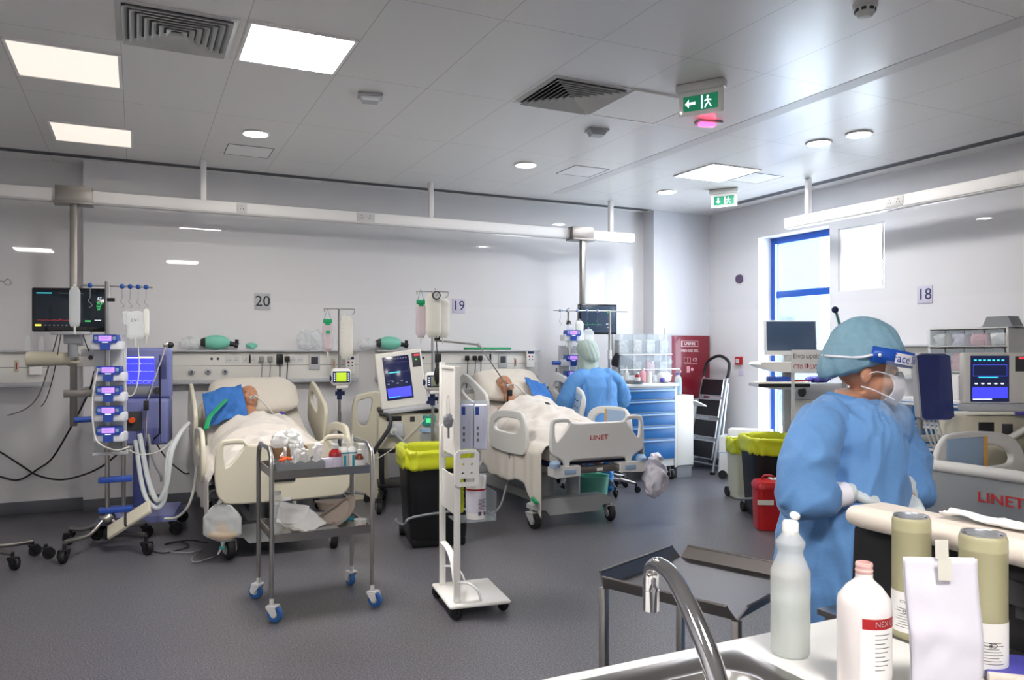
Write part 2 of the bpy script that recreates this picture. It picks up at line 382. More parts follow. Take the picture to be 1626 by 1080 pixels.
# service beams
def beam(name, label, along, fixed, lo, hi, posts, sockets):
    t = thing(name, label, 'service beam', (0, 0, 0))
    z0, z1 = 2.78, 2.88
    def rect(a, c, d0, d1, zz0, zz1, bev=.004):
        return (B().bb(a, c, fixed + d0, fixed + d1, zz0, zz1, bev) if along == 'x' else B().bb(fixed + d0, fixed + d1, a, c, zz0, zz1, bev))
    mk('duct', rect(lo, hi, 0, .09, z0, z1), 'trim_white', t)
    mk('duct_strip', rect(lo + .01, hi - .01, .01, .08, z0 - .012, z0), 'white', t)
    for q in posts: mk('hanger_post', rect(q - .025, q + .025, .02, .07, z1, CEIL), 'trim_white', t)
    for q, n in sockets:
        pl = mk('wall_socket', rect(q - .045 * n, q + .045 * n, -.008, 0, z0 + .008, z1 - .008, .002), 'white', t)
        hb = B()
        for k in range(n):
            c = q + (k - (n - 1) / 2) * .09
            for dx, dz in ((0, .018), (-.014, -.008), (.014, -.008)):
                a = rect(c + dx - .003, c + dx + .003, -.0095, -.0085, 2.83 + dz - .006, 2.83 + dz + .006, 0); a.flush()
                me = finish(a); hb.mesh(me)
        mk('socket_holes', hb, 'ink', pl)
beam('service_beam', 'long white power duct hanging in front of the back wall', 'x', 7.66, -2.4, at(1008, Y=7.66).x, [.56 - .3, .56 + 2.22, 5.01, -1.6][1:] + [.56],
     [(at(384, Y=7.66).x, 1), (at(581, Y=7.66).x, 2)])
beam('service_beam', 'white power duct hanging along the window wall', 'y', 6.12, -.5, at(1245, X=6.12).y, [5.82, 2.2], [(at(1420, X=6.12).y, 2), (at(1268, X=6.12).y, 1)])

# bed number plates
def plate_no(txt, px, py, wall):
    p = at(px, py, **wall)
    rz = 0 if 'Y' in wall else pi / 2 * -1
    t = thing('bed_number_sign', 'grey wall plate printed with the number ' + txt + {'20': ' above the left bed', '19': ' above the middle bed', '18': ' on the window wall'}[txt], 'sign', p, rz)
    mk('sign_panel', B().bb(-.078, .078, -.008, 0, -.083, .083, .003), 'label_lilac' if txt != '20' else 'light_grey', t)
    mk('number', B().mesh(textm(txt, .15, T(0, -.009, 0), sx=1.0)), 'ink' if txt == '20' else 'navy', t)
plate_no('20', 417, 479, dict(Y=WY)); plate_no('19', 728, 486, dict(Y=WY)); plate_no('18', 1469, 468, dict(X=WX))

# ------------------------------------------------------------------ ceiling fittings
mat('lamp_on', '#ffffff', .5, emit=39, ecol='#fff9f4'); mat('lamp_dim', '#f2ebe2', .5, emit=.36, ecol='#f4e9dc'); mat('lamp_off', '#eceae8', .5, emit=.02)
mat('down_on', '#ffffff', .5, emit=48, ecol='#fff8f0')
def light_panel(x0, x1, y0, y1, m, label, z=CEIL):
    t = thing('ceiling_light_panel', label, 'ceiling light', ((x0+x1)/2, (y0+y1)/2, z))
    a, c = (x1-x0)/2, (y1-y0)/2
    f = B().bb(-a, a, -c, -c+.018, -.012, 0).bb(-a, a, c-.018, c, -.012, 0).bb(-a, -a+.018, -c+.018, c-.018, -.012, 0).bb(a-.018, a, -c+.018, c-.018, -.012, 0)
    mk('frame', f, 'trim_white', t); mk('diffuser', B().bb(-a+.018, a-.018, -c+.018, c-.018, -.008, -.001), m, t)
light_panel(.54, 1.13, 4.32, 4.92, 'lamp_on', 'large square ceiling panel shining bright white beside the left air grille')
mat('lamp_mid', '#ffffff', .5, emit=20, ecol='#f4f7ff'); light_panel(4.85, 5.45, 5.72, 6.32, 'lamp_mid', 'lit square ceiling panel near the window corner')
light_panel(-.68, -.08, 5.14, 5.8, 'lamp_dim', 'softly lit ceiling panel, larger of the two dim ones on the left')
light_panel(-.61, -.02, 6.85, 7.46, 'lamp_dim', 'softly lit ceiling panel on the left nearest the back wall')
light_panel(3.01, 3.6, 4.33, 4.93, 'lamp_off', 'unlit white ceiling panel next to the right square air grille')
light_panel(-1.9, -1.3, .6, 1.2, 'lamp_on', 'added fill light panel on the ceiling, unseen, left behind the viewpoint'); light_panel(.53, 1.13, -.6, 0.0, 'lamp_on', 'added fill light panel on the ceiling, unseen, overhead near the wash counter')  # two out-of-view panels added as fill to lighten the room
def downlight(px, py, label):
    p = at(px, py, z=CEIL)
    t = thing('downlight', label, 'ceiling light', p, group=None)
    mk('trim_ring', B().tube([(cos(a)*.098, sin(a)*.098, -.006) for a in [2*pi*k/28 for k in range(28)]], .01, 8, closed=True), 'trim_white', t)
    mk('lens', B().lathe([(0, -.007), (.09, -.007), (.09, 0)], seg=28), 'down_on', t)
for px, py, l in ((406, 211, 'round recessed downlight left, above bed 20'), (835, 261, 'round recessed downlight in the middle, above bed 19'),
                  (1059, 304, 'small far round downlight next to the lit square panel'), (1300, 226, 'round downlight above the tall window'),
                  (1364, 212, 'round downlight furthest right on the ceiling')):
    downlight(px, py, l)
def square_vent(x0, y0, label):
    t = thing('square_air_grille', label, 'air vent', (x0 + .3, y0 + .3, CEIL))
    mk('backing', B().bb(-.27, .27, -.27, .27, -.002, .0), 'black', t)
    def rg(a, w, z, drop): 
        b = B()
        for k in range(4):
            M = RZ(k * pi / 2)
            q = [(-a, -a, z), (a, -a, z), (a - w, -a + w, z - drop), (-a + w, -a + w, z - drop)]
            vs = [M @ V(v) for v in q]; vt = [v + V((0, 0, .004)) for v in vs]
            b.quad(*vs); b.quad(*vt[::-1])
            for i in range(4): b.quad(vs[i], vt[i], vt[(i+1) % 4], vs[(i+1) % 4])
        return b
    mk('frame', rg(.3, .03, -.004, .004), 'white', t)
    for k in range(7): mk('louvre', rg(.268 - k * .036, .024, -.026, -.022), 'white', t)
square_vent(-.1, 4.33, 'square louvred air grille at the upper left of the ceiling')
square_vent(2.4, 4.33, 'square louvred air grille in the middle of the ceiling')
def hatch(px, py, label, s=.19):
    p = at(px, py, z=CEIL); b = B()
    for k in range(4): b.mesh(finish(B().bb(-s, s, -s, -s+.006, -.003, .0).xf(RZ(k*pi/2))))
    t = thing('access_hatch', label, 'hatch', p)
    mk('gap', b, 'dark_grey', t); mk('hatch_panel', B().bb(-s+.006, s-.006, -s+.006, s-.006, -.002, 0), 'trim_white', t)
hatch(395, 240, 'small flush ceiling hatch behind the left downlight'); hatch(925, 272, 'small flush ceiling hatch beside the middle downlight')
hatch(1200, 283, 'small flush ceiling hatch right of the lit corner panel')
def detector(px, py, label, kind):
    p = at(px, py, z=CEIL)
    t = thing('ceiling_detector', label, 'detector', p, -YAW * .5)
    if kind == 'box':
        mk('base', B().bb(-.085, .085, -.06, .06, -.018, 0, .006), 'light_grey', t)
        mk('cover', B().prism([(-.07, -.018), (.07, -.018), (.05, -.05), (-.05, -.05)], -.045, .045), 'light_grey', t)
    elif kind == 'alarm':
        mk('base', B().bb(-.1, .1, -.05, .05, -.02, 0, .008), 'light_grey', t)
        mk('red_lamp', B().box((-.03, -.03, -.035), (.13, .05, .03), .01), 'alarm', t, label='glowing pink-red lamp')
    else:
        mk('base', B().lathe([(0, 0), (.06, 0), (.06, -.02), (.05, -.025), (0, -.025)][::-1]), 'white', t)
        mk('head', B().lathe([(0, -.075), (.03, -.072), (.045, -.055), (.05, -.025), (0, -.025)]), 'white', t)
        h = B()
        for k in range(8):
            a = k * pi / 4; h.box((cos(a)*.048, sin(a)*.048, -.04), (.006, .022, .014), rot=(0, 0, a))
        mk('vent_openings', h, 'dark_grey', t)
detector(588, 151, 'grey box detector on the ceiling left of centre', 'box'); detector(948, 206, 'grey box detector on the ceiling below the middle grille', 'box')
detector(1125, 193, 'ceiling alarm glowing pink-red under the near exit sign', 'alarm'); detector(1374, 5, 'white round smoke detector at the top edge on the right', 'smoke')
def exit_sign(px, py, scale, rz, label, arrow):
    p = at(px, py, z=CEIL); t = thing('exit_sign', label, 'exit sign', p, rz); s = scale
    mk('housing', B().box((0, 0, -.025*s), (.30*s, .07*s, .05*s), .012*s), 'white', t)
    mk('sign_plate', B().bb(-.135*s, .135*s, -.008*s, .008*s, -.19*s, -.04*s, .003), 'white_gloss', t)
    mk('green_field', B().bb(-.105*s, .105*s, -.011*s, -.0082*s, -.165*s, -.075*s), 'sign_green', t)
    g = B(); y = -.013 * s; c = -.12 * s
    if arrow == 'left': g.prism([(-.095*s, c), (-.07*s, c+.025*s), (-.07*s, c+.008*s), (-.03*s, c+.008*s), (-.03*s, c-.008*s), (-.07*s, c-.008*s), (-.07*s, c-.025*s)], y, y+.0015)
    else: g.prism([(-.06*s, c-.03*s), (-.035*s, c-.004*s), (-.052*s, c-.004*s), (-.052*s, c+.03*s), (-.068*s, c+.03*s), (-.068*s, c-.004*s), (-.085*s, c-.004*s)], y, y+.0015)
    mk('arrow', g, 'ui_white', t)
    g = B().bb(.005*s, .014*s, y, y+.0015, -.16*s, -.08*s); g.ball((.045*s, y, c+.028*s), (.008*s, .001, .008*s))
    for q in ([(.042*s, c+.018*s), (.05*s, c-.006*s), (.066*s, c-.034*s)], [(.05*s, c-.006*s), (.036*s, c-.018*s), (.028*s, c-.036*s)], [(.042*s, c+.012*s), (.026*s, c+.002*s)], [(.044*s, c+.012*s), (.066*s, c+.004*s)]):
        g.tube([(a, y, z) for a, z in q], .004*s, 6)
    mk('running_figure', g, 'ui_white', t)
exit_sign(1113, 131, 1.1, R(-58), 'green exit sign with left arrow under the ceiling, the larger near one', 'left')
exit_sign(1150, 300, 1.05, R(-58), 'green exit sign with down arrow, the small far one near the corner', 'down')
# ================================================================== BEDS
def castor(parent, x, y, r=.06, w=.026, body='mid_grey', wheel='rubber', ang=0., hub='light_grey', top=None, twin=False):
    """swivel castor: fork part with its wheel as a sub-part"""
    M = T(x, y, 0) @ RZ(ang); top = top or r * 2.3
    b = B().cyl((0, 0, r * 1.7), (0, 0, top), r * .28, seg=14)
    for s in (-1, 1):
        b.prism([(-r*.5, r*1.9), (r*.75, r*1.9), (r*.95, r*1.2), (r*.75, r*.75), (r*.35, r*.8)], s * (w*.7 + .006) - .003, s * (w*.7 + .006) + .003)
    b.box((r*.15, 0, r*2.0), (r*1.3, w*1.9, r*.22), r*.08)
    c = mk('castor', b.xf(M), body, parent)
    wb_ = B().lathe([(0, -w*.5), (r*.5, -w*.5), (r*.9, -w*.5), (r, -w*.3), (r, w*.3), (r*.9, w*.5), (r*.5, w*.5), (0, w*.5)], (r*.45, 0, r), 24, RX(pi/2).to_3x3())
    wb_.m = 1; wb_.lathe([(0, -w*.62), (r*.45, -w*.6), (r*.45, w*.6), (0, w*.62)], (r*.45, 0, r), 18, RX(pi/2).to_3x3())
    mk('wheel', wb_.xf(M), [wheel, hub], c)
    return c

FOOT_OUT = [(0, .885), (-.22, .885), (-.27, .90), (-.30, .932), (-.42, .932), (-.452, .905), (-.462, .85), (-.468, .70), (-.452, .635), (-.40, .605), (-.35, .575), (-.335, .53), (-.325, .50), (-.30, .50), (-.285, .54), (-.25, .575), (0, .575)]
def mirror_outline(h): return h + [(-x, z) for x, z in h[::-1][1:-1]]
def bed(label, loc, rz, cream='cream', dz=0., back=28, style='solid', slot_=False, controls=(), base_off=0., base='bed_grey', matt='sheet', rail_up=0, ctrl=None):
    t = thing('hospital_bed', label, 'bed', loc, rz)
    # chassis
    b = B()
    b.prism([(-.40, .20), (-.30, .245), (.30, .245), (.40, .20), (.40, .165), (.28, .15), (.24, .105), (-.24, .105), (-.28, .15), (-.40, .165)], .10, .22)
    b.prism([(-.40, .20), (-.30, .245), (.30, .245), (.40, .20), (.40, .165), (.28, .15), (-.28, .15), (-.40, .165)], 1.72, 1.86)
    b.box((0, .98, .18), (.36, 1.55, .09), .02); b.xf(T(base_off, 0, 0)); mk('chassis', b, base, t, ang=30)
    for x in (-.15, .12): 
        mk('lifting_column', B().cyl((x + base_off, .33, .2), (x + base_off, .33, .44), .062).cyl((x + base_off, .33, .42), (x + base_off, .33, .50 + dz), .05), base, t)
    mk('lifting_column', B().cyl((base_off, 1.6, .2), (base_off, 1.6, .5 + dz), .065), base, t)
    for x, y, a in ((-.38, .16, -pi/2+.25), (.38, .16, -pi/2-.1), (-.38, 1.8, pi/2), (.38, 1.8, pi/2+.3)):
        castor(t, x + base_off, y, .068, .05, base, 'rubber', a, 'light_grey', .2)
    mk('brake_pedal', B().box((-.39 + base_off, .09, .245), (.035, .10, .03), .012, (.3, 0, 0)), 'green', t, label='green brake pedal')
    b = B()
    for s in (-1, 1): b.bb(s*.36, s*.42, .06, 2.02, .46 + dz, .51 + dz, .006)
    for y in (.06, .7, 1.3, 1.96): b.bb(-.36, .36, y, y + .05, .465 + dz, .505 + dz, .004)
    mk('frame', b, 'light_grey', t)
    mk('mattress_platform', B().bb(-.42, .42, .10, 1.15, .52 + dz, .55 + dz, .008), 'navy', t)
    # foot bumper bar with corner pads
    fb = mk('foot_bumper', B().bb(-.27, .27, -.03 + .05 * slot_, .03 + .05 * slot_, .462 + dz, .515 + dz, .006), 'steel_dull', t)
    mk('data_plate', B().bb(-.03, .03, -.033, -.029, .475 + dz, .50 + dz), 'white', fb)
    for s in ((-1, 1) if not slot_ else ()):
        c = mk('corner_pad', B().prism([(s*.20, .53 + dz), (s*.46, .53 + dz), (s*.46, .455 + dz), (s*.43, .44 + dz), (s*.20, .45 + dz)][::s], -.05, .05), cream, t)
        mk('blue_pad', B().bb(s*.30 - .055, s*.30 + .055, -.054, -.048, .465 + dz, .505 + dz, .003), 'control_blue', c, label='pale blue button pad')
        mk('bumper_roller', B().lathe([(0, 0), (.045, 0), (.048, .03), (.03, .055), (0, .055)], (s*.43, -.02, .53 + dz), 20), 'control_blue', t, label='pale blue corner roller')
    # mattress, raised back
    a = R(back); py = 1.12; L = .86
    def col(x): return x
    ms = B()
    prof = [(.07, 0), (.6, 0), (py - .05, 0), (py + .06, .02)] 
    prof = [(y, z) for y, z in prof] + [(py + .06 + cos(a) * k, .02 + sin(a) * k) for k in (.15, .4, .65, L - .02)]
    def fn(u, v):
        i = v * (len(prof) - 1); k = min(int(i), len(prof) - 2); f = i - k
        y = prof[k][0] * (1 - f) + prof[k+1][0] * f; z = prof[k][1] * (1 - f) + prof[k+1][1] * f
        d = V((0, prof[k+1][0] - prof[k][0], prof[k+1][1] - prof[k][1])).normalized(); nn = V((0, -d.z, d.y))
        an = u * 2 * pi; cx, cz = cos(an), sin(an)
        sx = .43 * (abs(cx) ** .25) * (1 if cx > 0 else -1); sz = .07 * (abs(sz_) if False else abs(cz) ** .25) * (1 if cz > 0 else -1)
        return V((sx, y, .62 + z + dz)) + nn * sz
    ms.grid(40, 36, fn, True); ms.flush(); bmesh.ops.holes_fill(ms.bm, edges=[e for e in ms.bm.edges if e.is_boundary])
    mk('mattress', ms, matt, t, ang=60)
    bp = B().box((0, py + .06 + cos(a) * L/2, .53 + sin(a) * L/2 + dz), (.84, L, .025), .008, (a, 0, 0)); mk('backrest', bp, 'dark_grey', t)
    # footboard
    M = T(0, -.01, dz) @ RX(R(4)) ; M = T(0, .0, dz)
    if style == 'solid':
        out = mirror_outline(FOOT_OUT if not slot_ else [(0, .885), (-.22, .885), (-.27, .90), (-.30, .932), (-.42, .932), (-.452, .905), (-.475, .85), (-.485, .70), (-.47, .56), (-.43, .50), (-.36, .475), (0, .47)])
        hole = [(-.405, .895), (-.315, .895), (-.29, .875), (-.395, .745), (-.418, .77), (-.425, .87)]
        me = plate([out, hole, [(-x, z) for x, z in hole[::-1]]], .036, .012, M, 3)
        f = mk('footboard', me, cream, t)
        if slot_: mk('control_slot', B().box((-.02, -.021, .63 + dz), (.17, .010, .034), .0045, seg=4), 'black', f, label='black oval control slot')
        else: mk('lettering', B().mesh(textm('LINET', .056, M @ T(0, -.0195, .755), sx=1.25, bold=.0005)), 'linet_red', f, label='red block lettering')
    else:
        b = B()
        b.tube([(-.47, 0, .60), (-.47, 0, .88), (-.455, 0, .925), (-.42, 0, .945), (.42, 0, .945), (.455, 0, .925), (.47, 0, .88), (.47, 0, .60)], .028, 14, 3)
        b.tube([(-.47, 0, .60), (.47, 0, .60)], .026, 12)
        for s in (-1, 1): b.tube([(s*.36, 0, .60), (s*.36, 0, .46)], .022)
        f = mk('footboard', b.xf(M), 'white', t)
        mk('footboard_panel', B().bb(-.45, .45, -.006, .006, .61, .93, .003).xf(M), 'smoke', f, label='smoky translucent panel')
        mk('lettering', B().mesh(textm('LINET', .066, M @ T(0, -.009, .83), sx=1.25, bold=.0006)), 'linet_red', f, label='red block lettering')
    # headboard
    out = [(-.44, .60), (-.46, .95), (-.42, 1.06), (-.3, 1.09), (.3, 1.09), (.42, 1.06), (.46, .95), (.44, .60)]
    me = plate([out, [(-.3, .99), (-.3, 1.035), (.3, 1.035), (.3, .99)]], .04, .012, T(0, 2.08, dz), 3); mk('headboard', me, cream, t)
    # side rails: two a side
    for s in (-1, 1):
        lo = [(.30, .62), (.28, .82), (.34, .93), (.45, .965), (.78, .955), (.97, .90), (1.05, .78), (1.03, .63), (.9, .58), (.45, .58)]
        hl = [(.40, .82), (.43, .89), (.76, .885), (.90, .84), (.92, .78), (.8, .765), (.5, .765)]
        me = plate([lo, hl], .034, .012, T(s * .535, 0, dz) @ RZ(pi/2), 3); me.transform(T(0, 0, rail_up)) if rail_up else None; r = mk('side_rail', me, cream, t)
        if ctrl == s:
            for a_ in (-1, 1): mk('control_panel', B().bb(s*.535 - a_*.0245, s*.535 - a_*.012, .36, .66, .775 + dz + rail_up, .935 + dz + rail_up, .002), 'control_blue', r, label='pale blue control panel with round buttons')
            kb = B()
            for q in range(4): kb.ball((s*.535 - .026, .42 + q*.05, .82 + dz + rail_up), (.003, .014, .014), 10)
            mk('buttons', kb, 'ink', r); mk('amber_strip', B().bb(s*.535 - .0246, s*.535 + .0246, .665, .695, .775 + dz + rail_up, .935 + dz + rail_up, .002), 'amber_strip', r)
        mk('rail_arm', B().tube([(s*.42, .66, .50 + dz), (s*.50, .66, .50 + dz), (s*.515, .66, .62 + dz)], .018, 10, 3), 'mid_grey', r)
        up = [(0, .02), (-.02, .30), (.03, .40), (.14, .43), (.56, .43), (.68, .38), (.73, .25), (.70, .06), (.6, .0), (.12, -.02)]
        hu = [(.30, .24), (.32, .35), (.52, .35), (.61, .31), (.63, .24), (.55, .22)]
        me = plate([up, hu], .034, .012, T(s * .535, py + .10, .66 + dz) @ RX(a * .8) @ RZ(pi/2), 3); r = mk('side_rail', me, cream, t)
        if s in controls:
            Q = T(s * .535, py + .10, .66 + dz) @ RX(a * .8)
            mk('control_panel', B().bb(s*-.0245, s*-.018, .03, .26, .18, .39, .002).xf(Q) if s == 1 else B().bb(.018, .0245, .03, .26, .18, .39, .002).xf(Q), 'control_blue', r, label='pale blue control panel with round buttons')
            kb = B(); xx = -.026 * s
            for q in range(4): kb.ball((xx, .07 + q * .045, .24), (.003, .012, .012), 10)
            for q in range(3): kb.box((xx, .09 + q * .05, .31), (.004, .03, .012), .001, (.5 * (q - 1), 0, 0))
            mk('buttons', kb.xf(Q), 'ink', r)
            mk('amber_strip', B().bb(-.0245 if s == 1 else .018, -.018 if s == 1 else .0245, .265, .29, .18, .39, .001).xf(Q), 'amber_strip', r)
    return t
mat('smoke', '#8e949a', .12, alpha=.62)

def back_xf(dz, back):
    a = R(back); return lambda y: (0.62 + .07 + dz if y < 1.12 else .69 + dz + (y - 1.16) * math.tan(a) + .02)

def sheet_over(label, loc, rz, dz, back, seed, hang_l=.28, hang_r=.28, y0=.03, y1=1.62, bulge=.17, parent=None, corner=0.):
    """white cover lying over the patient, falling over both sides and the foot of the mattress"""
    top = back_xf(dz, back)
    def fn(u, v):
        x = (u - .5) * 2; y = y0 + v * (y1 - y0)
        W_ = .45; hl = hang_l if x < 0 else hang_r
        s = abs(x) * (W_ + hl); sg = -1 if x < 0 else 1
        hl2 = hl * (1 + .35 * noise.noise(V((y * 3, seed, sg)))) + (corner if (x < 0 and v < .25) else 0) * (1 - v / .25)
        bx = max(0, 1 - (abs(x) * (W_ + hl) / .42) ** 2)
        leg = .10 + .07 * min(1, y / .9) + (.05 if y > .8 else 0)
        body = bulge / .17 * leg * bx ** .6 * min(1, (y + .02) / .18)
        fold = .020 * noise.noise(V((x * 5, y * 4, seed))) + .016 * (1 - abs(noise.noise(V((x * 3 + y * 5, y * 3 - x * 4, seed + 4))) * 3))
        if s <= W_:
            return V((sg * s, y, top(y) + .008 + body + fold * (.5 + bx)))
        q = s - W_; q *= hl2 / hl
        wave = .03 * noise.noise(V((y * 9, sg * 3, seed))) * min(1, q / .1)
        ang_ = min(q / .05, pi / 2) if q < .0785 else pi / 2
        if q < .0785: return V((sg * (W_ + .05 * sin(ang_)), y, top(y) + .008 + fold * .5 - .05 * (1 - cos(ang_))))
        return V((sg * (W_ + .05 + wave + .02), y, top(y) - .042 - (q - .0785)))
    b = B().grid(90, 80, fn)
    o = mk('bed_sheet', b, 'sheet', None, loc, rz, 80); sol = o.modifiers.new('thickness', 'SOLIDIFY'); sol.thickness = .006; sol.offset = 1
    return tag(o, label, 'bed sheet')

def pillow(label, loc, size, rot, seed=1):
    def fn(u, v):
        th = u * 2 * pi; ph = (v - .5) * pi
        def sp(c, e): return math.copysign(abs(c) ** e, c)
        x = sp(cos(ph), .55) * sp(cos(th), .5); y = sp(cos(ph), .55) * sp(sin(th), .5); z = sp(sin(ph), .9)
        k = 1 - .35 * (abs(x) ** 4 + abs(y) ** 4) * .5
        p = V((x * size[0] / 2, y * size[1] / 2, z * size[2] / 2 * k))
        n = noise.noise(p * 9 + V((seed, 0, 0))) * .012; return p * (1 + n * 2) + V((0, 0, n))
    b = B().grid(40, 24, fn, True); b.flush(); bmesh.ops.holes_fill(b.bm, edges=[e for e in b.bm.edges if e.is_boundary])
    o = mk('pillow', b, 'pillow', None, loc, rot, 80); return tag(o, label, 'pillow')

def head_shapes(b, c, M, s=1.0, nose=True):
    """adult head about 23 cm high, face towards local -y, up = +z; M places it"""
    def P(x, y, z): return M @ (V((x, y, z)) * s) + c
    def E(x, y, z, rx, ry, rz_, seg=20):
        mm = Matrix.Translation(P(x, y, z)) @ M.to_4x4() @ Matrix.Diagonal((rx*s, ry*s, rz_*s, 1))
        bmesh.ops.create_uvsphere(b.bm, u_segments=seg, v_segments=seg*2//3, radius=1, matrix=mm)
    E(0, .01, .03, .076, .096, .092); E(0, -.03, -.04, .058, .062, .068); E(0, -.055, -.085, .03, .026, .024)
    E(0, -.088, -.012, .011, .014, .026, 10); E(0, -.100, -.032, .015, .014, .011, 10)
    E(0, -.076, .022, .052, .022, .014, 12)
    for q in (-1, 1):
        E(q*.078, .01, -.01, .010, .02, .032, 10); E(q*.042, -.062, -.028, .026, .028, .024, 10); E(q*.030, -.080, .004, .014, .010, .009, 10)
    E(0, -.086, -.058, .024, .012, .005, 10); E(0, -.085, -.068, .021, .012, .006, 10)

def patient(label, loc, rz, dz, back, turn=0., hair='hair_grey'):
    t = thing('person', label, 'person', loc, rz)
    top = back_xf(dz, back); a = R(back)
    b = B(); zt = lambda y, h: top(y) + h
    hc = V((0, 1.66, zt(1.62, .20)))
    Mh = (RX(-(pi/2 - a - R(28))) @ RZ(turn)).to_3x3()
    head_shapes(b, hc, Mh, 1.1)
    nk = hc + Mh @ V((0, .02, -.06)); ch = V((0, 1.38, zt(1.38, .09)))
    b.tube([nk, nk.lerp(ch, .6), ch], [.055, .058, .07], 16)
    b.tube([ch + V((0, .04, .0)), V((0, 1.2, zt(1.2, .10))), V((0, .95, zt(.95, .10))), V((0, .8, zt(.8, .09)))], [.10, .17, .165, .15], 24, 3, flat=.62)
    b.tube([(-.19, 1.37, zt(1.37, .07)), (0, 1.40, zt(1.40, .09)), (.19, 1.37, zt(1.37, .07))], [.062, .075, .062], 14)
    for s in (-1, 1):
        b.tube([(s*.19, 1.37, zt(1.37, .07)), (s*.19, 1.08, zt(1.08, -.01)), (s*.10, .86, zt(.86, .0))], [.055, .045, .036], 12, 3)
        b.tube([(s*.09, .85, zt(.85, .08)), (s*.10, .5, zt(.5, .055)), (s*.09, .14, zt(.14, .04))], [.085, .062, .045], 14, 3)
        b.ball((s*.12, .80, zt(.8, .02)), (.04, .06, .022)); b.ball((s*.09, .15, zt(.15, .055)), (.035, .05, .055))
        for k in range(4): b.tube([(s*(.09+k*.017), .76, zt(.76, .02)), (s*(.09+k*.017), .70, zt(.7, .02))], .008, 8)
    me = fuse(b, .009, 3); mk('body', me, 'skin_old', t)
    hb = B()
    mm = Matrix.Translation(hc + Mh @ V((0, .028, .052))) @ Mh.to_4x4() @ Matrix.Diagonal((.088, .094, .088, 1))
    bmesh.ops.create_uvsphere(hb.bm, u_segments=24, v_segments=16, radius=1, matrix=mm); mk('hair', hb, hair, t, ang=80)
    # oxygen mask / tube fixing at the mouth
    q = hc + Mh @ V((0, -.098, -.055))
    mb = B().ball(q, (.026, .022, .02), 12); mb.tube([q, q + V((.02, -.10, .02)), q + V((.10, -.16, -.06)), q + V((.16, -.16, -.14))], .008, 8, 4)
    mk('breathing_tube', mb, 'cable_white', t)
    return t

BED1 = (.975, 5.78, 0); BED2 = (3.55, 5.66, 0)
bed('cream hospital bed under number 20 with tall side rails', BED1, 0, 'cream', -.06, 24, slot_=True)
bed('grey-white hospital bed in the middle with red lettering on its footboard', BED2, 0, 'white', 0, 24, controls=(1,), base_off=-.17, ctrl=1)
BED3 = (3.52, 2.20, 0)
bed('hospital bed on the right with a smoky see-through footboard', BED3, -pi/2, 'white', -.01, 24, style='clear', controls=(1,), rail_up=.10, ctrl=-1)
sheet_over('white sheet over the patient in the left bed', BED1, 0, -.06, 24, 3, .34, .26, y0=.04, y1=1.24, bulge=.20)
sheet_over('white sheet trailing low over the left side of the middle bed', BED2, 0, 0, 24, 11, .40, .20, y0=.04, y1=1.28, bulge=.20, corner=.22)
sheet_over('white sheet on the bed by the window wall at the right edge', BED3, -pi/2, -.01, 24, 23, .10, .10, y0=.25, y1=1.42, bulge=.14)
pillow('wide white pillow behind the head of the left patient', (BED1[0] + .02, BED1[1] + 1.83, 1.08), (.80, .50, .17), (R(34), 0, 0), 2)
pillow('white pillow behind the head of the middle patient', (BED2[0] + .02, BED2[1] + 1.80, 1.13), (.76, .50, .17), (R(34), 0, 0), 5)
pillow('white pillow on the bed at the right edge', (BED3[0] + 1.62, BED3[1], 1.06), (.66, .44, .15), (R(34), 0, -pi/2), 8)
patient('grey-haired patient lying in the left bed under number 20', (BED1[0] - .05, BED1[1], 0), 0, -.06, 24, .15)
patient('patient lying in the middle bed under number 19', (BED2[0] - .09, BED2[1], 0), 0, 0, 24, -.2)
# ================================================================== THE STAFF
def hand_shapes(b, wrist, f, n, thumb, s=1.0, curl=(.35, .45, .3), spread=.09, r=.0092):
    """palm, four fingers of their own lengths and a thumb; f = finger direction, n = back of the hand, thumb = thumb side"""
    f = V(f).normalized(); n = (V(n) - f * V(n).dot(f)).normalized(); t = f.cross(n)
    if t.dot(V(thumb)) < 0: t = -t
    w_ = V(wrist)
    for k in range(4):
        q = (1.5 - k) * .0185 * s
        b.tube([w_, w_ + f * .045 * s + t * q * .8, w_ + f * .088 * s + t * q], [.017*s, .0155*s, .0125*s], 12)
    base = w_ + f * .085 * s
    for k, L in enumerate((.072, .080, .074, .058)):
        q = (1.5 - k); p = base + t * q * .0195 * s; d = (f + t * spread * q).normalized(); pts = [p - d * .01]; a = 0
        for j, (seg, c) in enumerate(zip((.45, .32, .23), curl)):
            a += c * (1 + .12 * k); dd = (d * cos(a) - n * sin(a)); p = p + dd * L * seg * s; pts.append(p)
        b.tube(pts, [r*1.12*s, r*s, r*.92*s, r*.72*s], 10); b.ball(pts[-1], r*.74*s, 10)
    p = w_ + f * .028 * s + t * .028 * s
    d1 = (f * .62 + t * .72 - n * .35).normalized(); d2 = (f * .92 + t * .25 - n * .35).normalized()
    pts = [w_ + f * .012*s + t*.008*s, p, p + d1 * .034 * s, p + d1 * .034 * s + d2 * .030 * s, p + d1 * .034 * s + d2 * .052 * s]
    b.tube(pts, [.014*s, .0135*s, .0118*s, .0105*s, .0085*s], 10); b.ball(pts[-1], .0088*s, 10)

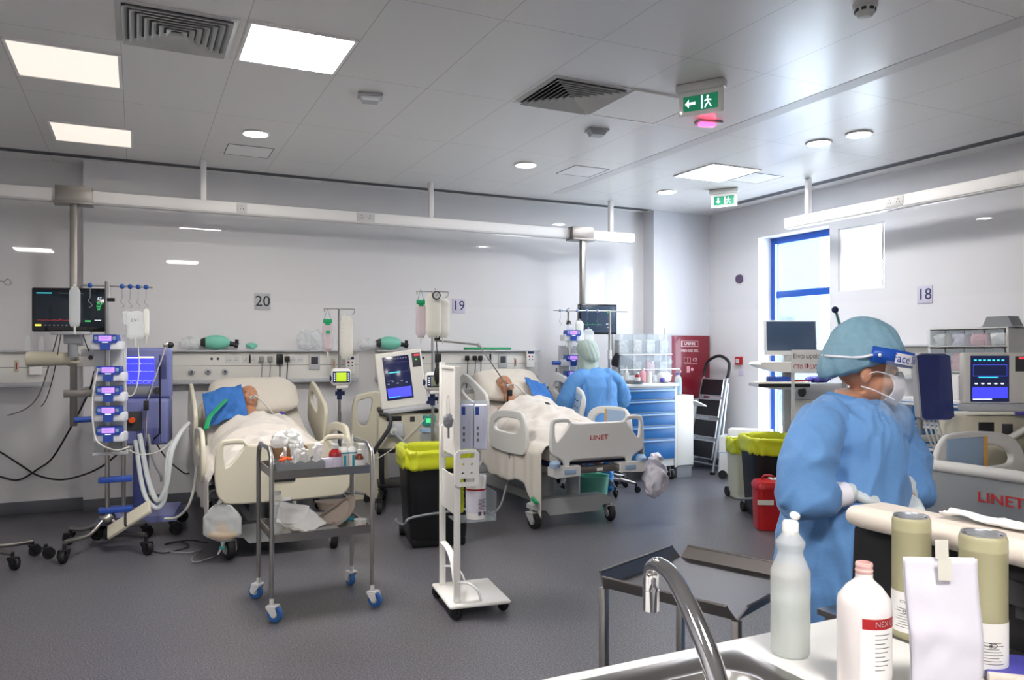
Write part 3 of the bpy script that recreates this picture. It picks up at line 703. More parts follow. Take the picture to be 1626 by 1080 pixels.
def bouffant(b, c, M, s=1.0, seed=0):
    """gathered surgical cap around the back and top of the head"""
    def fn(u, v):
        th = u * 2 * pi; ph = v * 2.22
        r = 1 + .030 * (1 - 2 * abs(sin(th * 7 + 2 * sin(ph * 2.3)))) * sin(min(ph, 2.2)) + .05 * noise.noise(V((cos(th) * 3, sin(th) * 3, ph * 2 + seed)))
        if v > .93: r *= .90
        x = sin(ph) * cos(th) * .108 * r; y = .012 + sin(ph) * sin(th) * .122 * r; z = cos(ph) * .108 * r
        z -= .55 * max(0, y) * (min(1, ph / 1.6)) ** 2
        if y < 0: z += .55 * min(.06, -y) * (max(0, -z + .03) * 10 if z < .03 else 0)
        return c + M @ (V((x, y + .01, z + .055)) * s)
    b.grid(64, 26, fn, True)

# ---- standing nurse in the foreground (local x = to her front, y = away from the viewer)
def nurse_standing():
    d = 2.6; lat = (1345 - CX) / F * d
    loc = (d * sin(YAW) + lat * cos(YAW), d * cos(YAW) - lat * sin(YAW), 0)
    t = thing('person', 'person standing in a blue gown, teal cap, white mask and face shield', 'person', loc, -YAW)
    k = d / F; q = lambda px, py, y=0: V(((px - CX) / F * (d + y) - lat, y, EYE - (py - HZ) / F * (d + y)))
    hc = q(1374, 590, 0.0)
    # the head looks to the right of the picture, a little down and towards the viewer
    M = (RZ(R(90 - 14)) @ RX(R(10))).to_3x3()
    b = B(); head_shapes(b, hc, M, 1.0)
    nk = hc + M @ V((0, .03, -.07)); base = q(1352, 652, .02)
    b.tube([nk, nk.lerp(base, .5), base, base + V((-.01, .01, -.06))], [.056, .055, .060, .075], 18, 3)
    b.tube([q(1298, 690, -.10), q(1350, 680, 0.01), q(1410, 680, .11)], [.045, .075, .045], 16)
    b.tube([q(1350, 675), q(1342, 745), q(1335, 850), q(1330, 900)], [.12, .135, .14, .15], 24, 3, flat=.8)
    for s in (-1, 1): b.tube([V((-.03, s*.09, .88)), V((-.02 + .02*s, s*.10, .48)), V((-.05 + .03*s, s*.10, .09)), V((-.05 + .03*s, s*.10, .05))], [.095, .062, .045, .04], 14, 3); b.ball((.0 + .03*s, s*.10, .045), (.12, .045, .04))
    aL = [q(1298, 690, -.12), q(1274, 752, -.20), q(1275, 790, -.20), q(1350, 783, -.20)]
    b.tube(aL, [.04, .038, .034, .026], 14, 3)
    aR = [q(1412, 685, .11), q(1440, 730, .10), q(1455, 775, .0), q(1440, 788, -.06)]
    b.tube(aR, [.036, .034, .03, .024], 14, 3)
    hand_shapes(b, aL[-1], (1, .05, -.15), (0, -.6, .8), (0, .2, 1), .84, r=.0052)
    hand_shapes(b, aR[-1], (-.2, -.7, -.3), (-.3, -.2, 1), (-1, 0, 0), .84, r=.0052)
    mk('body', fuse(b, .0065, 2), 'skin', t)
    # gown
    g = B()
    def ell(c, rx, ry, n=30): return [g.bm.verts.new(V(c) + V((rx * cos(2*pi*i/n), ry * sin(2*pi*i/n), 0))) for i in range(n)]
    rings = []
    for cx, cy, z, rx, ry in ((-.01, .02, .20, .17, .20), (-.02, .02, .45, .185, .215), (-.03, .01, .70, .195, .22), (-.03, 0, .88, .19, .215), (-.015, 0, 1.0, .185, .215), (.0, 0, 1.10, .185, .205),
                              (.005, .0, 1.20, .17, .20), (.01, .01, 1.26, .145, .19), (.012, .012, 1.305, .11, .15), (.015, .015, 1.34, .078, .085)):
        rings.append(ell((cx, cy, z), rx, ry))
    g.skin(rings)
    g.tube([q(1325, 655, -.05), q(1302, 680, -.11), q(1287, 710, -.165), q(1277, 755, -.20), q(1274, 788, -.205), q(1300, 794, -.215), q(1330, 787, -.205)], [.06, .078, .082, .084, .080, .066, .045], 20, 4)
    g.tube([q(1375, 655, .05), q(1405, 672, .11), q(1424, 700, .155), q(1438, 745, .10), q(1450, 775, .02), q(1440, 788, -.03)], [.062, .082, .086, .082, .070, .050], 20, 4)
    me = fuse(g, .009, 5, folds(.016, (8, 8, 3.6), 2)); 
    mk('gown', me, 'gown', t)
    nb = B().tube([base + V((.072*cos(a), .078*sin(a), .033 - .022*cos(a))) for a in [2*pi*i/24 for i in range(24)]], .009, 8, closed=True); mk('collar_binding', nb, 'gown2', t)
    # neck ties and seam at the side of the gown
    for s, (a0, a1) in enumerate(((q(1350, 790, -.20), q(1344, 805, -.19)),)):
        mk('cuff', B().tube([q(1326, 788, -.205), q(1346, 784, -.20)], [.040, .036], 18), 'mask', t, label='white knitted cuff')
    # gloves over both hands
    gb = B(); w1 = aL[-1]; gb.tube([w1 + V((-.045, 0, .004)), w1 + V((.01, 0, 0))], [.031, .029], 16); hand_shapes(gb, w1, (1, .05, -.15), (0, -.6, .8), (0, .2, 1), .95, r=.0102)
    mk('glove', fuse(gb, .0035, 1), 'glove', t)
    gb = B(); w1 = aR[-1]; gb.tube([w1 + V((.05, .09, .035)), w1], [.040, .031], 16); hand_shapes(gb, w1, (-.2, -.7, -.3), (-.3, -.2, 1), (-1, 0, 0), .95, r=.0102)
    mk('glove', fuse(gb, .0035, 1), 'glove', t)
    # cap, mask, shield
    cb = B(); bouffant(cb, hc + M @ V((0, .0, .012)), M, 1.03, 3); o = mk('cap', cb, 'cap', t, ang=80); o.modifiers.new('s', 'SOLIDIFY').thickness = .002
    mb = B()
    def mf(u, v):
        a = (u - .5) * 2; z = (v - .5) * 2
        yy = -.128 + .045 * abs(a) ** 1.5 + .020 * z * z; x = a * .062 * (1 - .28 * z * z); zz = -.035 + z * .058 * (1 - .25 * a * a) - .004
        if abs(a) < .02: yy -= .004
        return hc + M @ V((x, yy, zz))
    mb.grid(25, 19, mf); o = mk('face_mask', mb, 'mask', t, ang=30, label='white folded respirator mask'); o.modifiers.new('s', 'SOLIDIFY').thickness = .002
    for s in (-1, 1):
        mk('mask_strap', B().tube([hc + M @ V((s*.058, -.088, -.002)), hc + M @ V((s*.082, -.02, .005)), hc + M @ V((s*.084, .02, -.02))], .0022, 6, 4), 'mask', t)
        mk('mask_strap', B().tube([hc + M @ V((s*.050, -.092, -.075)), hc + M @ V((s*.078, -.02, -.055)), hc + M @ V((s*.084, .02, -.05))], .0022, 6, 4), 'mask', t)
    eb = B()
    for s in (-1, 1): eb.ball(hc + M @ V((s*.031, -.0865, .006)), (.010, .010, .0065), 10)
    mk('eyes', eb, 'ink', t)
    BR = .118
    def arc(a, z, r=BR, fy=1.12): return hc + M @ V((r * sin(a), -.005 - r * fy * cos(a), z))
    bn = B(); A = R(98)
    bn.grid(40, 2, lambda u, v: arc((u - .5) * 2 * A, -.0 + .034 + v * .050)); o = mk('shield_band', bn, 'shield_blue', t, ang=80, label='blue foam headband of the face shield'); sm = o.modifiers.new('s', 'SOLIDIFY'); sm.thickness = .014; sm.offset = -1
    lb = B(); lb.grid(20, 2, lambda u, v: arc(R(-66) + u * R(120), .041 + v * .034, BR + .0018)); wl_ = mk('white_label', lb, 'mask', t, ang=80, label='white rounded label on the headband')
    # lettering wrapped on the band, read from her right side
    me = textm('Face Shield', .038, None, .0003)
    for v in me.vertices:
        a = R(-32) + v.co.x / (BR + .003); p = arc(a, .058 + v.co.z, BR + .0032 - v.co.y * .2); v.co = p
    mk('band_lettering', B().mesh(me), 'shield_blue', t)
    vs = B(); vs.grid(40, 16, lambda u, v: arc((u - .5) * 2 * R(78), .045 - v * .225, BR + .004 + .012 * v, 1.12 + .10 * v)); mk('visor', vs, 'visor', t, ang=80, label='clear curved visor')
    for s in (-1, 1):
        mk('rivet', B().ball(arc(s * R(88), .058, BR + .006), .006, 10), 'mask', t)
        mk('elastic_strap', B().tube([arc(s * R(96), .056), hc + M @ V((s * .112, .05, .04)), hc + M @ V((s * .07, .125, .03)), hc + M @ V((0, .142, .03))], .004, 8, 4, flat=1), 'mask', t)
    return t
nurse_standing()

def nurse_seated():
    loc = V((4.36, 7.0, 0)); t = thing('person', 'person in a blue gown seated with back turned beside the middle bed', 'person', loc, 0)
    M = RZ(R(180 + 8)).to_3x3(); hc = V((-.04, .12, 1.44))
    b = B(); head_shapes(b, hc, M)
    b.tube([hc + V((0, -.01, -.06)), V((-.02, .06, 1.27)), V((0, .02, 1.2))], [.056, .06, .09], 16, 3)
    b.tube([V((-.16, 0, 1.17)), V((0, .03, 1.20)), V((.16, 0, 1.17))], [.045, .07, .045], 16)
    b.tube([V((0, 0, 1.2)), V((0, -.03, .98)), V((0, -.06, .74)), V((0, -.06, .70))], [.13, .15, .16, .15], 24, 3, flat=.75)
    for s in (-1, 1):
        arm = [V((s*.19, 0, 1.16)), V((s*.29, .05, .96)), V((s*.17, .33, .98))]
        b.tube(arm, [.052, .044, .028], 14, 3); hand_shapes(b, arm[-1], (-s*.3, 1, 0), (0, 0, 1), (-s, 0, 0), .95, r=.0085)
        b.tube([V((s*.1, -.05, .74)), V((s*.13, .30, .68)), V((s*.12, .14, .32)), V((s*.11, -.08, .10)), V((s*.11, -.08, .07))], [.09, .07, .05, .04, .04], 14, 3)
        b.ball((s*.11, -.02, .055), (.045, .12, .045))
    mk('body', fuse(b, .008, 2), 'skin', t)
    g = B()
    def ell(c, rx, ry, n=30): return [g.bm.verts.new(V(c) + V((rx * cos(2*pi*i/n), ry * sin(2*pi*i/n), 0))) for i in range(n)]
    g.skin([ell(c, rx, ry) for c, rx, ry in (((0, .0, .42), .24, .24), ((0, .0, .55), .25, .25), ((0, -.02, .70), .25, .24), ((0, -.02, .82), .235, .20), ((0, -.01, .98), .24, .17), ((0, .0, 1.12), .25, .16), ((0, .01, 1.22), .21, .13), ((-.01, .03, 1.28), .12, .095), ((-.015, .05, 1.315), .07, .075))])
    for s in (-1, 1):
        g.tube([V((s*.08, .03, 1.24)), V((s*.18, 0, 1.21)), V((s*.27, .0, 1.12)), V((s*.34, .03, .95)), V((s*.27, .17, .93)), V((s*.18, .31, .975))], [.07, .09, .098, .10, .08, .045], 18, 4)
    mk('gown', fuse(g, .010, 4, folds(.012, (5, 5, 3), 9)), 'gown2', t)
    mk('back_overlap', B().grid(3, 20, lambda u, v: V((.02 + .03*u + .05*v*v, -.185 + .02*abs(v-.5) - .004*u + (.10 * max(0, v-.75)), .72 + v*.52))), 'gown', t)
    cb = B(); bouffant(cb, hc + V((0, 0, .0)), M, 1.06, 6); o = mk('cap', cb, 'cap_dull', t, ang=80); o.modifiers.new('s', 'SOLIDIFY').thickness = .002
    hd = B()
    def hf(u, v):
        a = u * 2 * pi; r = .092 + .028 * v ** 1.5 + .008 * noise.noise(V((cos(a)*2, sin(a)*2, v*3)))
        return hc + V((r * cos(a), -.01 + r * .95 * sin(a) - .03 * v, .05 - v * .22))
    hd.grid(40, 14, hf, True); o = mk('hood', hd, 'cap_dull', t, ang=80, label='pale hood falling to the collar'); o.modifiers.new('s', 'SOLIDIFY').thickness = .002
    mk('headband', B().tube([hc + V((.105*cos(a), .02 + .118*sin(a), .045)) for a in [2*pi*i/30 for i in range(30)]], .009, 8, closed=True), 'mask', t)
    for s in (-1, 1):
        sb = B().ball((s*.11, -.02, .06), (.058, .14, .058), 16); sb.tube([V((s*.11, -.08, .08)), V((s*.12, -.02, .30))], [.06, .075], 16)
        mk('shoe_cover', fuse(sb, .008, 1, folds(.006, (14, 14, 14), 3)), 'shoe_blue', t, label='blue plastic shoe cover')
    # apron hem in yellow showing under the gown
    mk('apron', fuse(B().tube([V((.12, -.20, .80)), V((.22, -.14, .72)), V((.26, -.05, .60))], [.06, .09, .10], 16, 4), .012, 1, folds(.012, (10, 10, 8), 4)), 'yellow_gown', t, label='pale yellow plastic apron')
    s_ = thing('stool', 'wheeled stool under the seated person beside the middle bed', 'stool', (4.48, 6.97, 0))
    mk('seat', B().lathe([(0, .60), (.17, .60), (.18, .62), (.18, .65), (.16, .67), (0, .67)]), 'black', s_)
    mk('column', B().cyl((0, 0, .12), (0, 0, .60), .025), 'chrome', s_)
    for i in range(5):
        a = i * 2 * pi / 5 - .6; mk('leg', B().tube([(0, 0, .14), (cos(a)*.16, sin(a)*.16, .13), (cos(a)*.30, sin(a)*.30, .10)], [.022, .02, .014], 10, 3), 'steel', s_)
        castor(s_, cos(a)*.31, sin(a)*.31, .033, .022, 'black', 'rubber', a, 'dark_grey', .1)
nurse_seated()
# ================================================================== LEFT AND MIDDLE BAYS: WALL EQUIPMENT
def trunking(label, x0, x1, zt=1.5, wall='back', sockets=()):
    """bed-head unit: body, shelf, lower lip, sockets; local x along the wall, front = -y"""
    L = x1 - x0
    t = thing('bedhead_unit', label, 'bedhead unit', ((x0 + x1) / 2, WY, 0) if wall == 'back' else (WX, (x0 + x1) / 2, 0), 0 if wall == 'back' else -pi/2)
    h = L / 2
    mk('body', B().bb(-h, h, -.11, 0, zt - .29, zt - .02, .006), 'offwhite', t)
    mk('shelf', B().bb(-h - .01, h + .01, -.16, 0, zt - .018, zt, .004), 'light_grey', t)
    mk('lower_lip', B().bb(-h, h, -.125, 0, zt - .33, zt - .29, .008), 'light_grey', t)
    mk('seam', B().bb(-h + .004, h - .004, -.1115, -.11, zt - .155, zt - .15), 'mid_grey', t)
    for q, kind in sockets:
        x = q - (x0 + x1) / 2
        if kind == 'double' or kind == 'single':
            w_ = .07 if kind == 'double' else .042
            p = mk('wall_socket', B().bb(x - w_, x + w_, -.116, -.11, zt - .13, zt - .045, .002), 'white', t)
            hb = B()
            for c in ((-.035, .035) if kind == 'double' else (0,)):
                for dx, dz in ((0, .012), (-.012, -.01), (.012, -.01)): hb.bb(x + c + dx - .0025, x + c + dx + .0025, -.1165, -.1155, zt - .09 + dz - .005, zt - .09 + dz + .005)
            mk('socket_holes', hb, 'ink', p)
        elif kind in ('plug', 'plug_grey'):
            p = mk('wall_socket', B().bb(x - .042, x + .042, -.115, -.11, zt - .13, zt - .045, .002), 'white', t)
        elif kind == 'gas':
            p = mk('gas_outlet', B().lathe([(0, 0), (.028, 0), (.03, .012), (.018, .03), (0, .03)], (x, -.11, zt - .21), 20, RX(pi/2).to_3x3()), 'light_grey', t)
            mk('outlet_core', B().lathe([(0, .031), (.012, .031), (.012, .029), (0, .029)][::-1], (x, -.11, zt - .21), 16, RX(pi/2).to_3x3()), 'dark_grey', p)
        elif kind == 'port': mk('jack_port', B().lathe([(0, 0), (.013, 0), (.013, .006), (0, .006)], (x, -.11, zt - .085), 14, RX(pi/2).to_3x3()), 'dark_grey', t)
        elif kind == 'meter':
            p = mk('gauge_plate', B().bb(x - .055, x + .055, -.125, -.11, zt - .20, zt - .05, .004), 'light_grey', t)
            mk('gauge_window', B().bb(x - .035, x + .035, -.127, -.124, zt - .145, zt - .07, .002), 'dark_grey', p)
        elif kind == 'call':
            p = mk('call_pull', B().bb(x - .016, x + .016, -.120, -.11, zt - .19, zt - .09, .003), 'cream_dark', t)
            mk('pull_cord', B().bb(x - .005, x + .005, -.123, -.119, zt - .17, zt - .11), 'red', p)
    return t
def wx(px, Y=8.09): return at(px, Y=Y).x
trunking('white bed-head wall unit at the left edge with the handset', X0 + .3, -.70, 1.5, sockets=[(-.95, 'call')])
trunking('long white bed-head wall unit with sockets behind the left bed', .139, 2.114, 1.5, sockets=[(wx(336), 'port'), (wx(346), 'port'), (wx(369), 'double'), (wx(391), 'single'), (wx(402), 'single'), (wx(304), 'gas'), (wx(330), 'gas'), (wx(357), 'gas'), (wx(471), 'double'), (wx(499), 'meter'), (wx(530), 'call')])
trunking('white bed-head wall unit with black plugs behind the middle bed', 2.319, 4.25, 1.5, sockets=[(wx(667), 'port'), (wx(672), 'port'), (wx(771), 'double'), (wx(782), 'single'), (wx(798), 'meter'), (wx(818), 'call')])
trunking('white bed-head wall unit under number 18 on the window wall', 1.7, at(1418, X=6.58).y, 1.55, 'right', sockets=[(4.9, 'port'), (4.6, 'port'), (4.3, 'double'), (3.9, 'double')])

def plug(px, label, m, z=1.5, drop=.55):
    x = wx(px); t = thing('power_plug', label, 'plug', (x, 8.075, z - .09))
    mk('plug_body', B().bb(-.025, .025, -.034, 0, -.028, .028, .01), m, t)
    mk('cord', B().tube([(0, -.03, -.02), (0, -.035, -.08), (-.02, -.045, -drop * .6), (-.05, -.02, -drop)], .005, 8, 4), m if m != 'black' else 'cable', t)
for px, l, m in ((415, 'light grey plug on the wall behind the left bed, nearer the patient', 'cable_grey'), (428, 'light grey plug next to the black adapter behind the left bed', 'cable_grey'),
                 (455, 'black three-pin plug right of the tall adapter behind the left bed', 'black'), (740, 'black plug furthest left behind the middle bed', 'black'), (752, 'middle one of three black plugs behind the middle bed', 'black'), (761, 'black plug furthest right behind the middle bed', 'black')):
    plug(px, l, m)
for px, l in ((443, 'tall black power adapter plugged in behind the left bed'), (694, 'tall black power adapter beside the white dispenser stand')):
    x = wx(px); t = thing('power_adapter', l, 'adapter', (x, 8.075, 1.41)); mk('adapter_body', B().bb(-.032, .032, -.04, 0, -.05, .05, .008), 'black', t)
    mk('cord', B().tube([(0, -.035, -.05), (.0, -.03, -.25), (-.01, -.03, -.5)], .005, 8, 4), 'cable', t)

def handset(px, py, label, X=None):
    p = at(px, py, Y=8.07); t = thing('wall_handset', label, 'handset', (p.x, p.y, p.z))
    mk('handset_body', B().bb(-.052, .052, -.03, 0, -.10, .10, .012), 'white_gloss', t)
    mk('display', B().bb(-.04, .04, -.032, -.029, .06, .088, .002), 'navy', t)
    mk('red_button', B().ball((-.018, -.03, .03), (.012, .004, .012), 12), 'red', t)
    for a, c in ((.022, .03), (-.018, -.005), (.022, -.005)): mk('button', B().ball((a, -.03, c), (.009, .003, .006), 10), 'ink', t)
handset(555, 580, 'white wall handset with red button between the left and middle bays'); handset(841, 570, 'white wall handset with red button right of the middle bed head')
handset(57, 578, 'white wall handset with red button at the left edge')

def ambu(px, py, label, flip=1, s=1.0):
    p = at(px, py, Y=8.09); p.z = 1.5
    t = thing('resuscitator_bag', label, 'breathing bag', (p.x, 8.10, 1.5 + .075 * s))
    mk('squeeze_bag', B().lathe([(0, -.13), (.03, -.125), (.05, -.10), (.07, -.05), (.073, 0), (.066, .06), (.045, .10), (.03, .12), (0, .122)], (0, 0, 0), 24, RY(pi/2 * flip).to_3x3()).xf(Matrix.Scale(s, 4)), 'mint', t)
    b = B().tube([(.115*s, 0, -.01), (.165*s, 0, -.02), (.20*s, 0, -.03)], [.026*s, .022*s, .03*s], 14); b.tube([(.18*s, 0, -.05*s), (.19*s, 0, .03*s)], .018*s, 12); mk('valve', b, 'black', t)
    mk('end_collar', B().tube([(-.145*s, 0, 0), (-.105*s, 0, 0)], [.032*s, .05*s], 16), 'dark_grey', t)
    mk('reservoir_bag', fuse(B().ball((-.24*s, .0, -.01), (.10*s, .05*s, .06*s)), .01, 1, folds(.01, (14, 14, 14))), 'clear_film', t)
ambu(344, 545, 'mint green hand resuscitator bag on the shelf behind the left bed')
ambu(619, 545, 'mint green hand resuscitator bag on the shelf above the ventilator')
def crumple(px, py, size, m, label, cat, name, Y=8.10, seed=1):
    p = at(px, py, Y=Y); b = B().ball((0, 0, 0), (size[0]/2, size[1]/2, size[2]/2), 20)
    me = fuse(b, min(size) * .09, 1, folds(min(size) * .16, (9, 9, 9), seed)); lo = min(v.co.z for v in me.vertices)
    return tag(mk(name, me, m, None, (p.x, Y, 1.502 - lo)), label, cat)
crumple(497, 540, (.36, .12, .20), 'clear_film', 'crumpled clear bag of grey tubing on the shelf behind the left bed', 'plastic bag', 'tubing_bag')
crumple(399, 549, (.12, .08, .06), 'mint', 'small mint breathing mask lying on the shelf behind the left bed', 'mask', 'breathing_mask', seed=4)
tag(mk('folded_drape', B().bb(-.28, .28, -.05, .05, 0, .03, .01), 'green', None, (wx(775), 8.1, 1.502)), 'flat green folded cloth on the shelf behind the middle bed', 'cloth')
for px in (44, 66):
    p = at(px, Y=8.10); tag(mk('glass_bottle', B().lathe([(0, 0), (.022, 0), (.022, .09), (.012, .11), (.012, .13), (0, .13)]), 'clear', None, (p.x, 8.1, 1.501)), 'small clear bottle on the far left shelf, ' + ('left one' if px == 44 else 'right one') + ' of two', 'bottle')

# ---------------------------------------------------------------- displays
def screen_lines(w, h, spec, y):
    """list of (kind, u0, u1, v, size, material) drawn as thin raised marks on a w x h screen facing -y"""
    out = {}
    for kind, u0, u1, v, sz, m in spec:
        b = out.setdefault(m, B())
        if kind == 'bar': b.bb((u0 - .5) * w, (u1 - .5) * w, y - .0006, y, (v - .5) * h, (v - .5 + sz) * h)
        elif kind == 'wave':
            n = 60; pts = []
            for i in range(n + 1):
                q = i / n; ph = (q * 6) % 1; a = (1 if .1 < ph < .18 else -.3 if .18 <= ph < .24 else .15 * sin(ph * 6)) 
                pts.append(((u0 + (u1 - u0) * q - .5) * w, y - .0004, (v - .5 + a * sz) * h))
            b.tube(pts, .0007, 4)
        elif kind == 'box':
            b.tube([((u - .5) * w, y - .0004, (q - .5) * h) for u, q in ((u0, v), (u1, v), (u1, v + sz), (u0, v + sz))], .0008, 4, closed=True)
    return out
def display(parent, w, h, depth, M, scr, spec=(), frame='black_gloss', bez=.02, texts=(), rad=.012, bezb=None, name='monitor_housing'):
    bezb = bezb or bez
    hs = mk(name, B().bb(-w/2, w/2, 0, depth, -h/2, h/2, rad, seg=3).xf(M), frame, parent)
    sw, sh = w - 2 * bez, h - bez - bezb; off = T(0, 0, (bezb - bez) / 2)
    s = mk('screen', B().bb(-sw/2, sw/2, -.0015, .002, -sh/2, sh/2, .0005).xf(M @ off), scr, parent)
    for m, b in screen_lines(sw, sh, spec, -.0016).items(): mk('screen_marks', b.xf(M @ off), m, s)
    for txt, u, v, sz, m in texts: mk('screen_digits', B().mesh(textm(txt, sz, M @ off @ T((u - .5) * sw, -.002, (v - .5) * sh), .0003)), m, s)
    return hs

# patient monitor on the left, hung from a ceiling column
def hanging_column(px, label, zlow, arm_to=None):
    x = at(px, Y=7.62).x
    t = thing('hanging_column', label, 'support column', (x, 7.62, 0))
    mk('bracket', B().bb(-.14, .14, -.02, .10, 2.765, 2.90, .004), 'steel_dull', t); mk('bracket_clip', B().bb(-.15, .15, -.05, .12, 2.745, 2.765, .003), 'steel_dull', t)
    mk('column', B().bb(-.028, .028, -.028, .028, zlow, 2.75, .006), 'steel_dull', t)
    if arm_to: mk('swing_arm', B().tube([(0, 0, arm_to[2]), (0, -.06, arm_to[2]), (arm_to[0] - x, arm_to[1] - 7.62, arm_to[2])], .028, 12), 'light_grey', t)
    return t
m1 = at(111, 492, Y=6.80)
hanging_column(117, 'steel column hanging at the left carrying the patient monitor', .85, (m1.x + .02, m1.y + .07, 1.45))
t = thing('patient_monitor', 'wide black patient monitor glowing with traces on the left', 'monitor', m1, R(-16))
display(t, .54, .335, .05, Matrix.Identity(4), 'screen_dark', frame='black_gloss', bez=.026, bezb=.04, spec=[('bar', .02, .24, .93, .022, 'ui_cyan'), ('wave', .03, .66, .18, .05, 'ui_red'), ('bar', .72, .80, .14, .03, 'ui_green'), ('bar', .0, .09, .01, .05, 'ui_yellow')] +
        [('bar', .14 + k*.06, .165 + k*.06, .015, .035, 'mid_grey') for k in range(9)] + [('bar', .35, .48, .935, .012, 'mid_grey'), ('bar', .62, .70, .93, .012, 'mid_grey'), ('bar', .86, .95, .17, .02, 'ui_white')],
        texts=[('67', .93, .80, .030, 'ui_white'), ('35.2', .93, .66, .024, 'ui_green'), ('563', .92, .575, .022, 'ui_green'), ('57', .92, .49, .022, 'ui_green')])
mk('neck', B().bb(-.06, .06, .03, .07, -.26, -.15, .01).cyl((0, .06, -.26), (0, .06, -.36), .035), 'mid_grey', t); mk('base_lip', B().bb(-.14, .14, .0, .05, -.19, -.165, .006), 'light_grey', t)
for k, (a, c) in enumerate((((-.08, .05, -.17), (-.30, .25, -.75)), ((.07, .05, -.17), (.20, .3, -.45)))): mk('monitor_cable', B().tube(bez(a, c, .12), .0035, 8, 2), 'cable', t)
# module rack and cream cable sleeve on the arm below the monitor
p = at(101, 570, Y=6.95)
t = thing('sensor_module', 'cream cable coupling and grey module on the arm under the left monitor', 'medical module', p, R(-10))
mk('sleeve', B().lathe([(0, -.17), (.055, -.17), (.06, -.15), (.05, .10), (.058, .12), (.058, .17), (0, .17)], (-.08, 0, 0), 24, RY(pi/2).to_3x3()), 'cream_dark', t)
mk('module_box', B().bb(.10, .34, -.04, .10, -.06, .10, .01), 'offwhite', t); mk('module_knob', B().ball((.20, -.045, .01), (.018, .01, .018)), 'dark_grey', t); mk('module_panel', B().bb(.13, .31, -.043, -.039, .02, .08, .002), 'light_grey', t)
for k in range(3): mk('plug_end', B().cyl((.06, -.05 + .0*k, .05 - k*.035), (.13, -.06, .04 - k*.035), .012), 'cream', t)
# wall arm bracket under it
tag(mk('wall_bracket', B().bb(-.14, .18, 0, .04, -.03, .03, .004).bb(-.03, .03, .04, .9, -.02, .02, .004), 'steel_dull', None, at(132, 625, Y=7.2) - V((0, 0, 0)), 0), 'steel wall bracket arm behind the left pump stack', 'bracket')

# ---------------------------------------------------------------- pumps
def pump(parent_label, loc, rz, label, s=1.0):
    t = thing('infusion_pump', label, 'infusion pump', loc, rz, None)
    mk('pump_body', B().bb(-.105, .105, -.06, .07, 0, .068, .012).xf(Matrix.Scale(s, 4)), 'pump_white', t)
    mk('control_face', B().prism([(-.075, .052), (-.085, .066), (-.08, .115), (.08, .115), (.085, .066), (.075, .052)], -.072, .02).xf(Matrix.Scale(s, 4)), 'pump_blue', t)
    d = mk('display', B().bb(-.044, .044, -.0745, -.071, .068, .106, .002).xf(Matrix.Scale(s, 4)), 'screen_purple', t)
    mk('display_marks', B().bb(-.03, .02, -.0755, -.0745, .084, .087).bb(-.03, .03, -.0755, -.0745, .094, .0965).xf(Matrix.Scale(s, 4)), 'ui_blue', d)
    for q in (-.062, .062): mk('key_pad', B().bb(q - .011, q + .011, -.0745, -.071, .075, .10, .002).xf(Matrix.Scale(s, 4)), 'control_blue', t)
    mk('pump_door', B().prism([(-.036, .05), (-.032, .0), (.032, .0), (.036, .05)], -.076, -.05).xf(Matrix.Scale(s, 4)), 'pump_blue', t)
    mk('status_light', B().bb(-.02, .02, -.0755, -.07, .055, .061, .001).xf(Matrix.Scale(s, 4)), 'ui_white', t)
    return t
def hook_bar(t, z, xs, length, m='knob_blue', back=0):
    mk('hook_bar', B().tube([(length[0], 0, z), (length[1], 0, z)], .008, 10), 'steel', t)
    for x in xs:
        h = mk('bar_knob', B().ball((x, 0, z), (.019, .019, .019), 14), m, t)
        mk('wire_hook', B().tube([(x, 0, z - .02), (x, 0, z - .09), (x - .012, 0, z - .115), (x + .01, 0, z - .14), (x + .012, 0, z - .155), (x - .006, 0, z - .165)], .0022, 6, 4), 'steel', h)
def drip_bag(label, loc, size, m, text=None, fluid=None, rz=0, green_cap=False, scale_marks=False):
    w, d, h = size; t = thing('drip_bag', label, 'drip bag', loc, rz)
    def fn(u, v):
        a = u * 2 * pi; z = -h + v * h; k = min(1, .62 + v / .12 * .38, .5 + (1 - v) / .10 * .5); bul = d / 2 * (.35 + .65 * (1 - v)) * min(1, .25 + v / .15, .2 + (1 - v) / .08) 
        x = w / 2 * math.copysign(abs(cos(a)) ** .6, cos(a)) * k; y = bul * math.copysign(abs(sin(a)) ** .9, sin(a)) * k
        return V((x, y + .004 * noise.noise(V((x * 30, z * 20, 1))), z))
    b = B().grid(28, 18, fn, True); b.flush(); bmesh.ops.holes_fill(b.bm, edges=[e for e in b.bm.edges if e.is_boundary]); mk('bag', b, m, t, ang=80)
    mk('port', B().tube([(0, 0, -h + .01), (0, 0, -h - .05)], [.009, .006], 10), 'cable_white', t)
    if green_cap:
        mk('cap', B().bb(-w*.42, w*.42, -.014, .014, -.02, .02, .006).bb(-w*.25, w*.25, -.012, .012, -.04, -.02, .004), 'green', t, label='green cap')
        mk('hanging_cord', B().tube([(-w*.3, 0, .02), (0, 0, .12), (w*.3, 0, .02)], .003, 6), 'teal', t)
    else: mk('eyelet', B().tube([(-.012, 0, -.01), (0, 0, .02), (.012, 0, -.01)], .0025, 6, 4), 'cable_white', t)
    if text: mk('print', B().mesh(textm(text, w * .28, T(0, -d * .42, -h * .33), .0004)), 'ink', t)
    if scale_marks: 
        sb = B()
        for k in range(7): sb.bb(-w*.40, -w*.28, -d*.40, -d*.38, -h*(.2 + k*.09), -h*(.2 + k*.09) + .002)
        mk('scale_marks', sb, 'mid_grey', t)
    return t

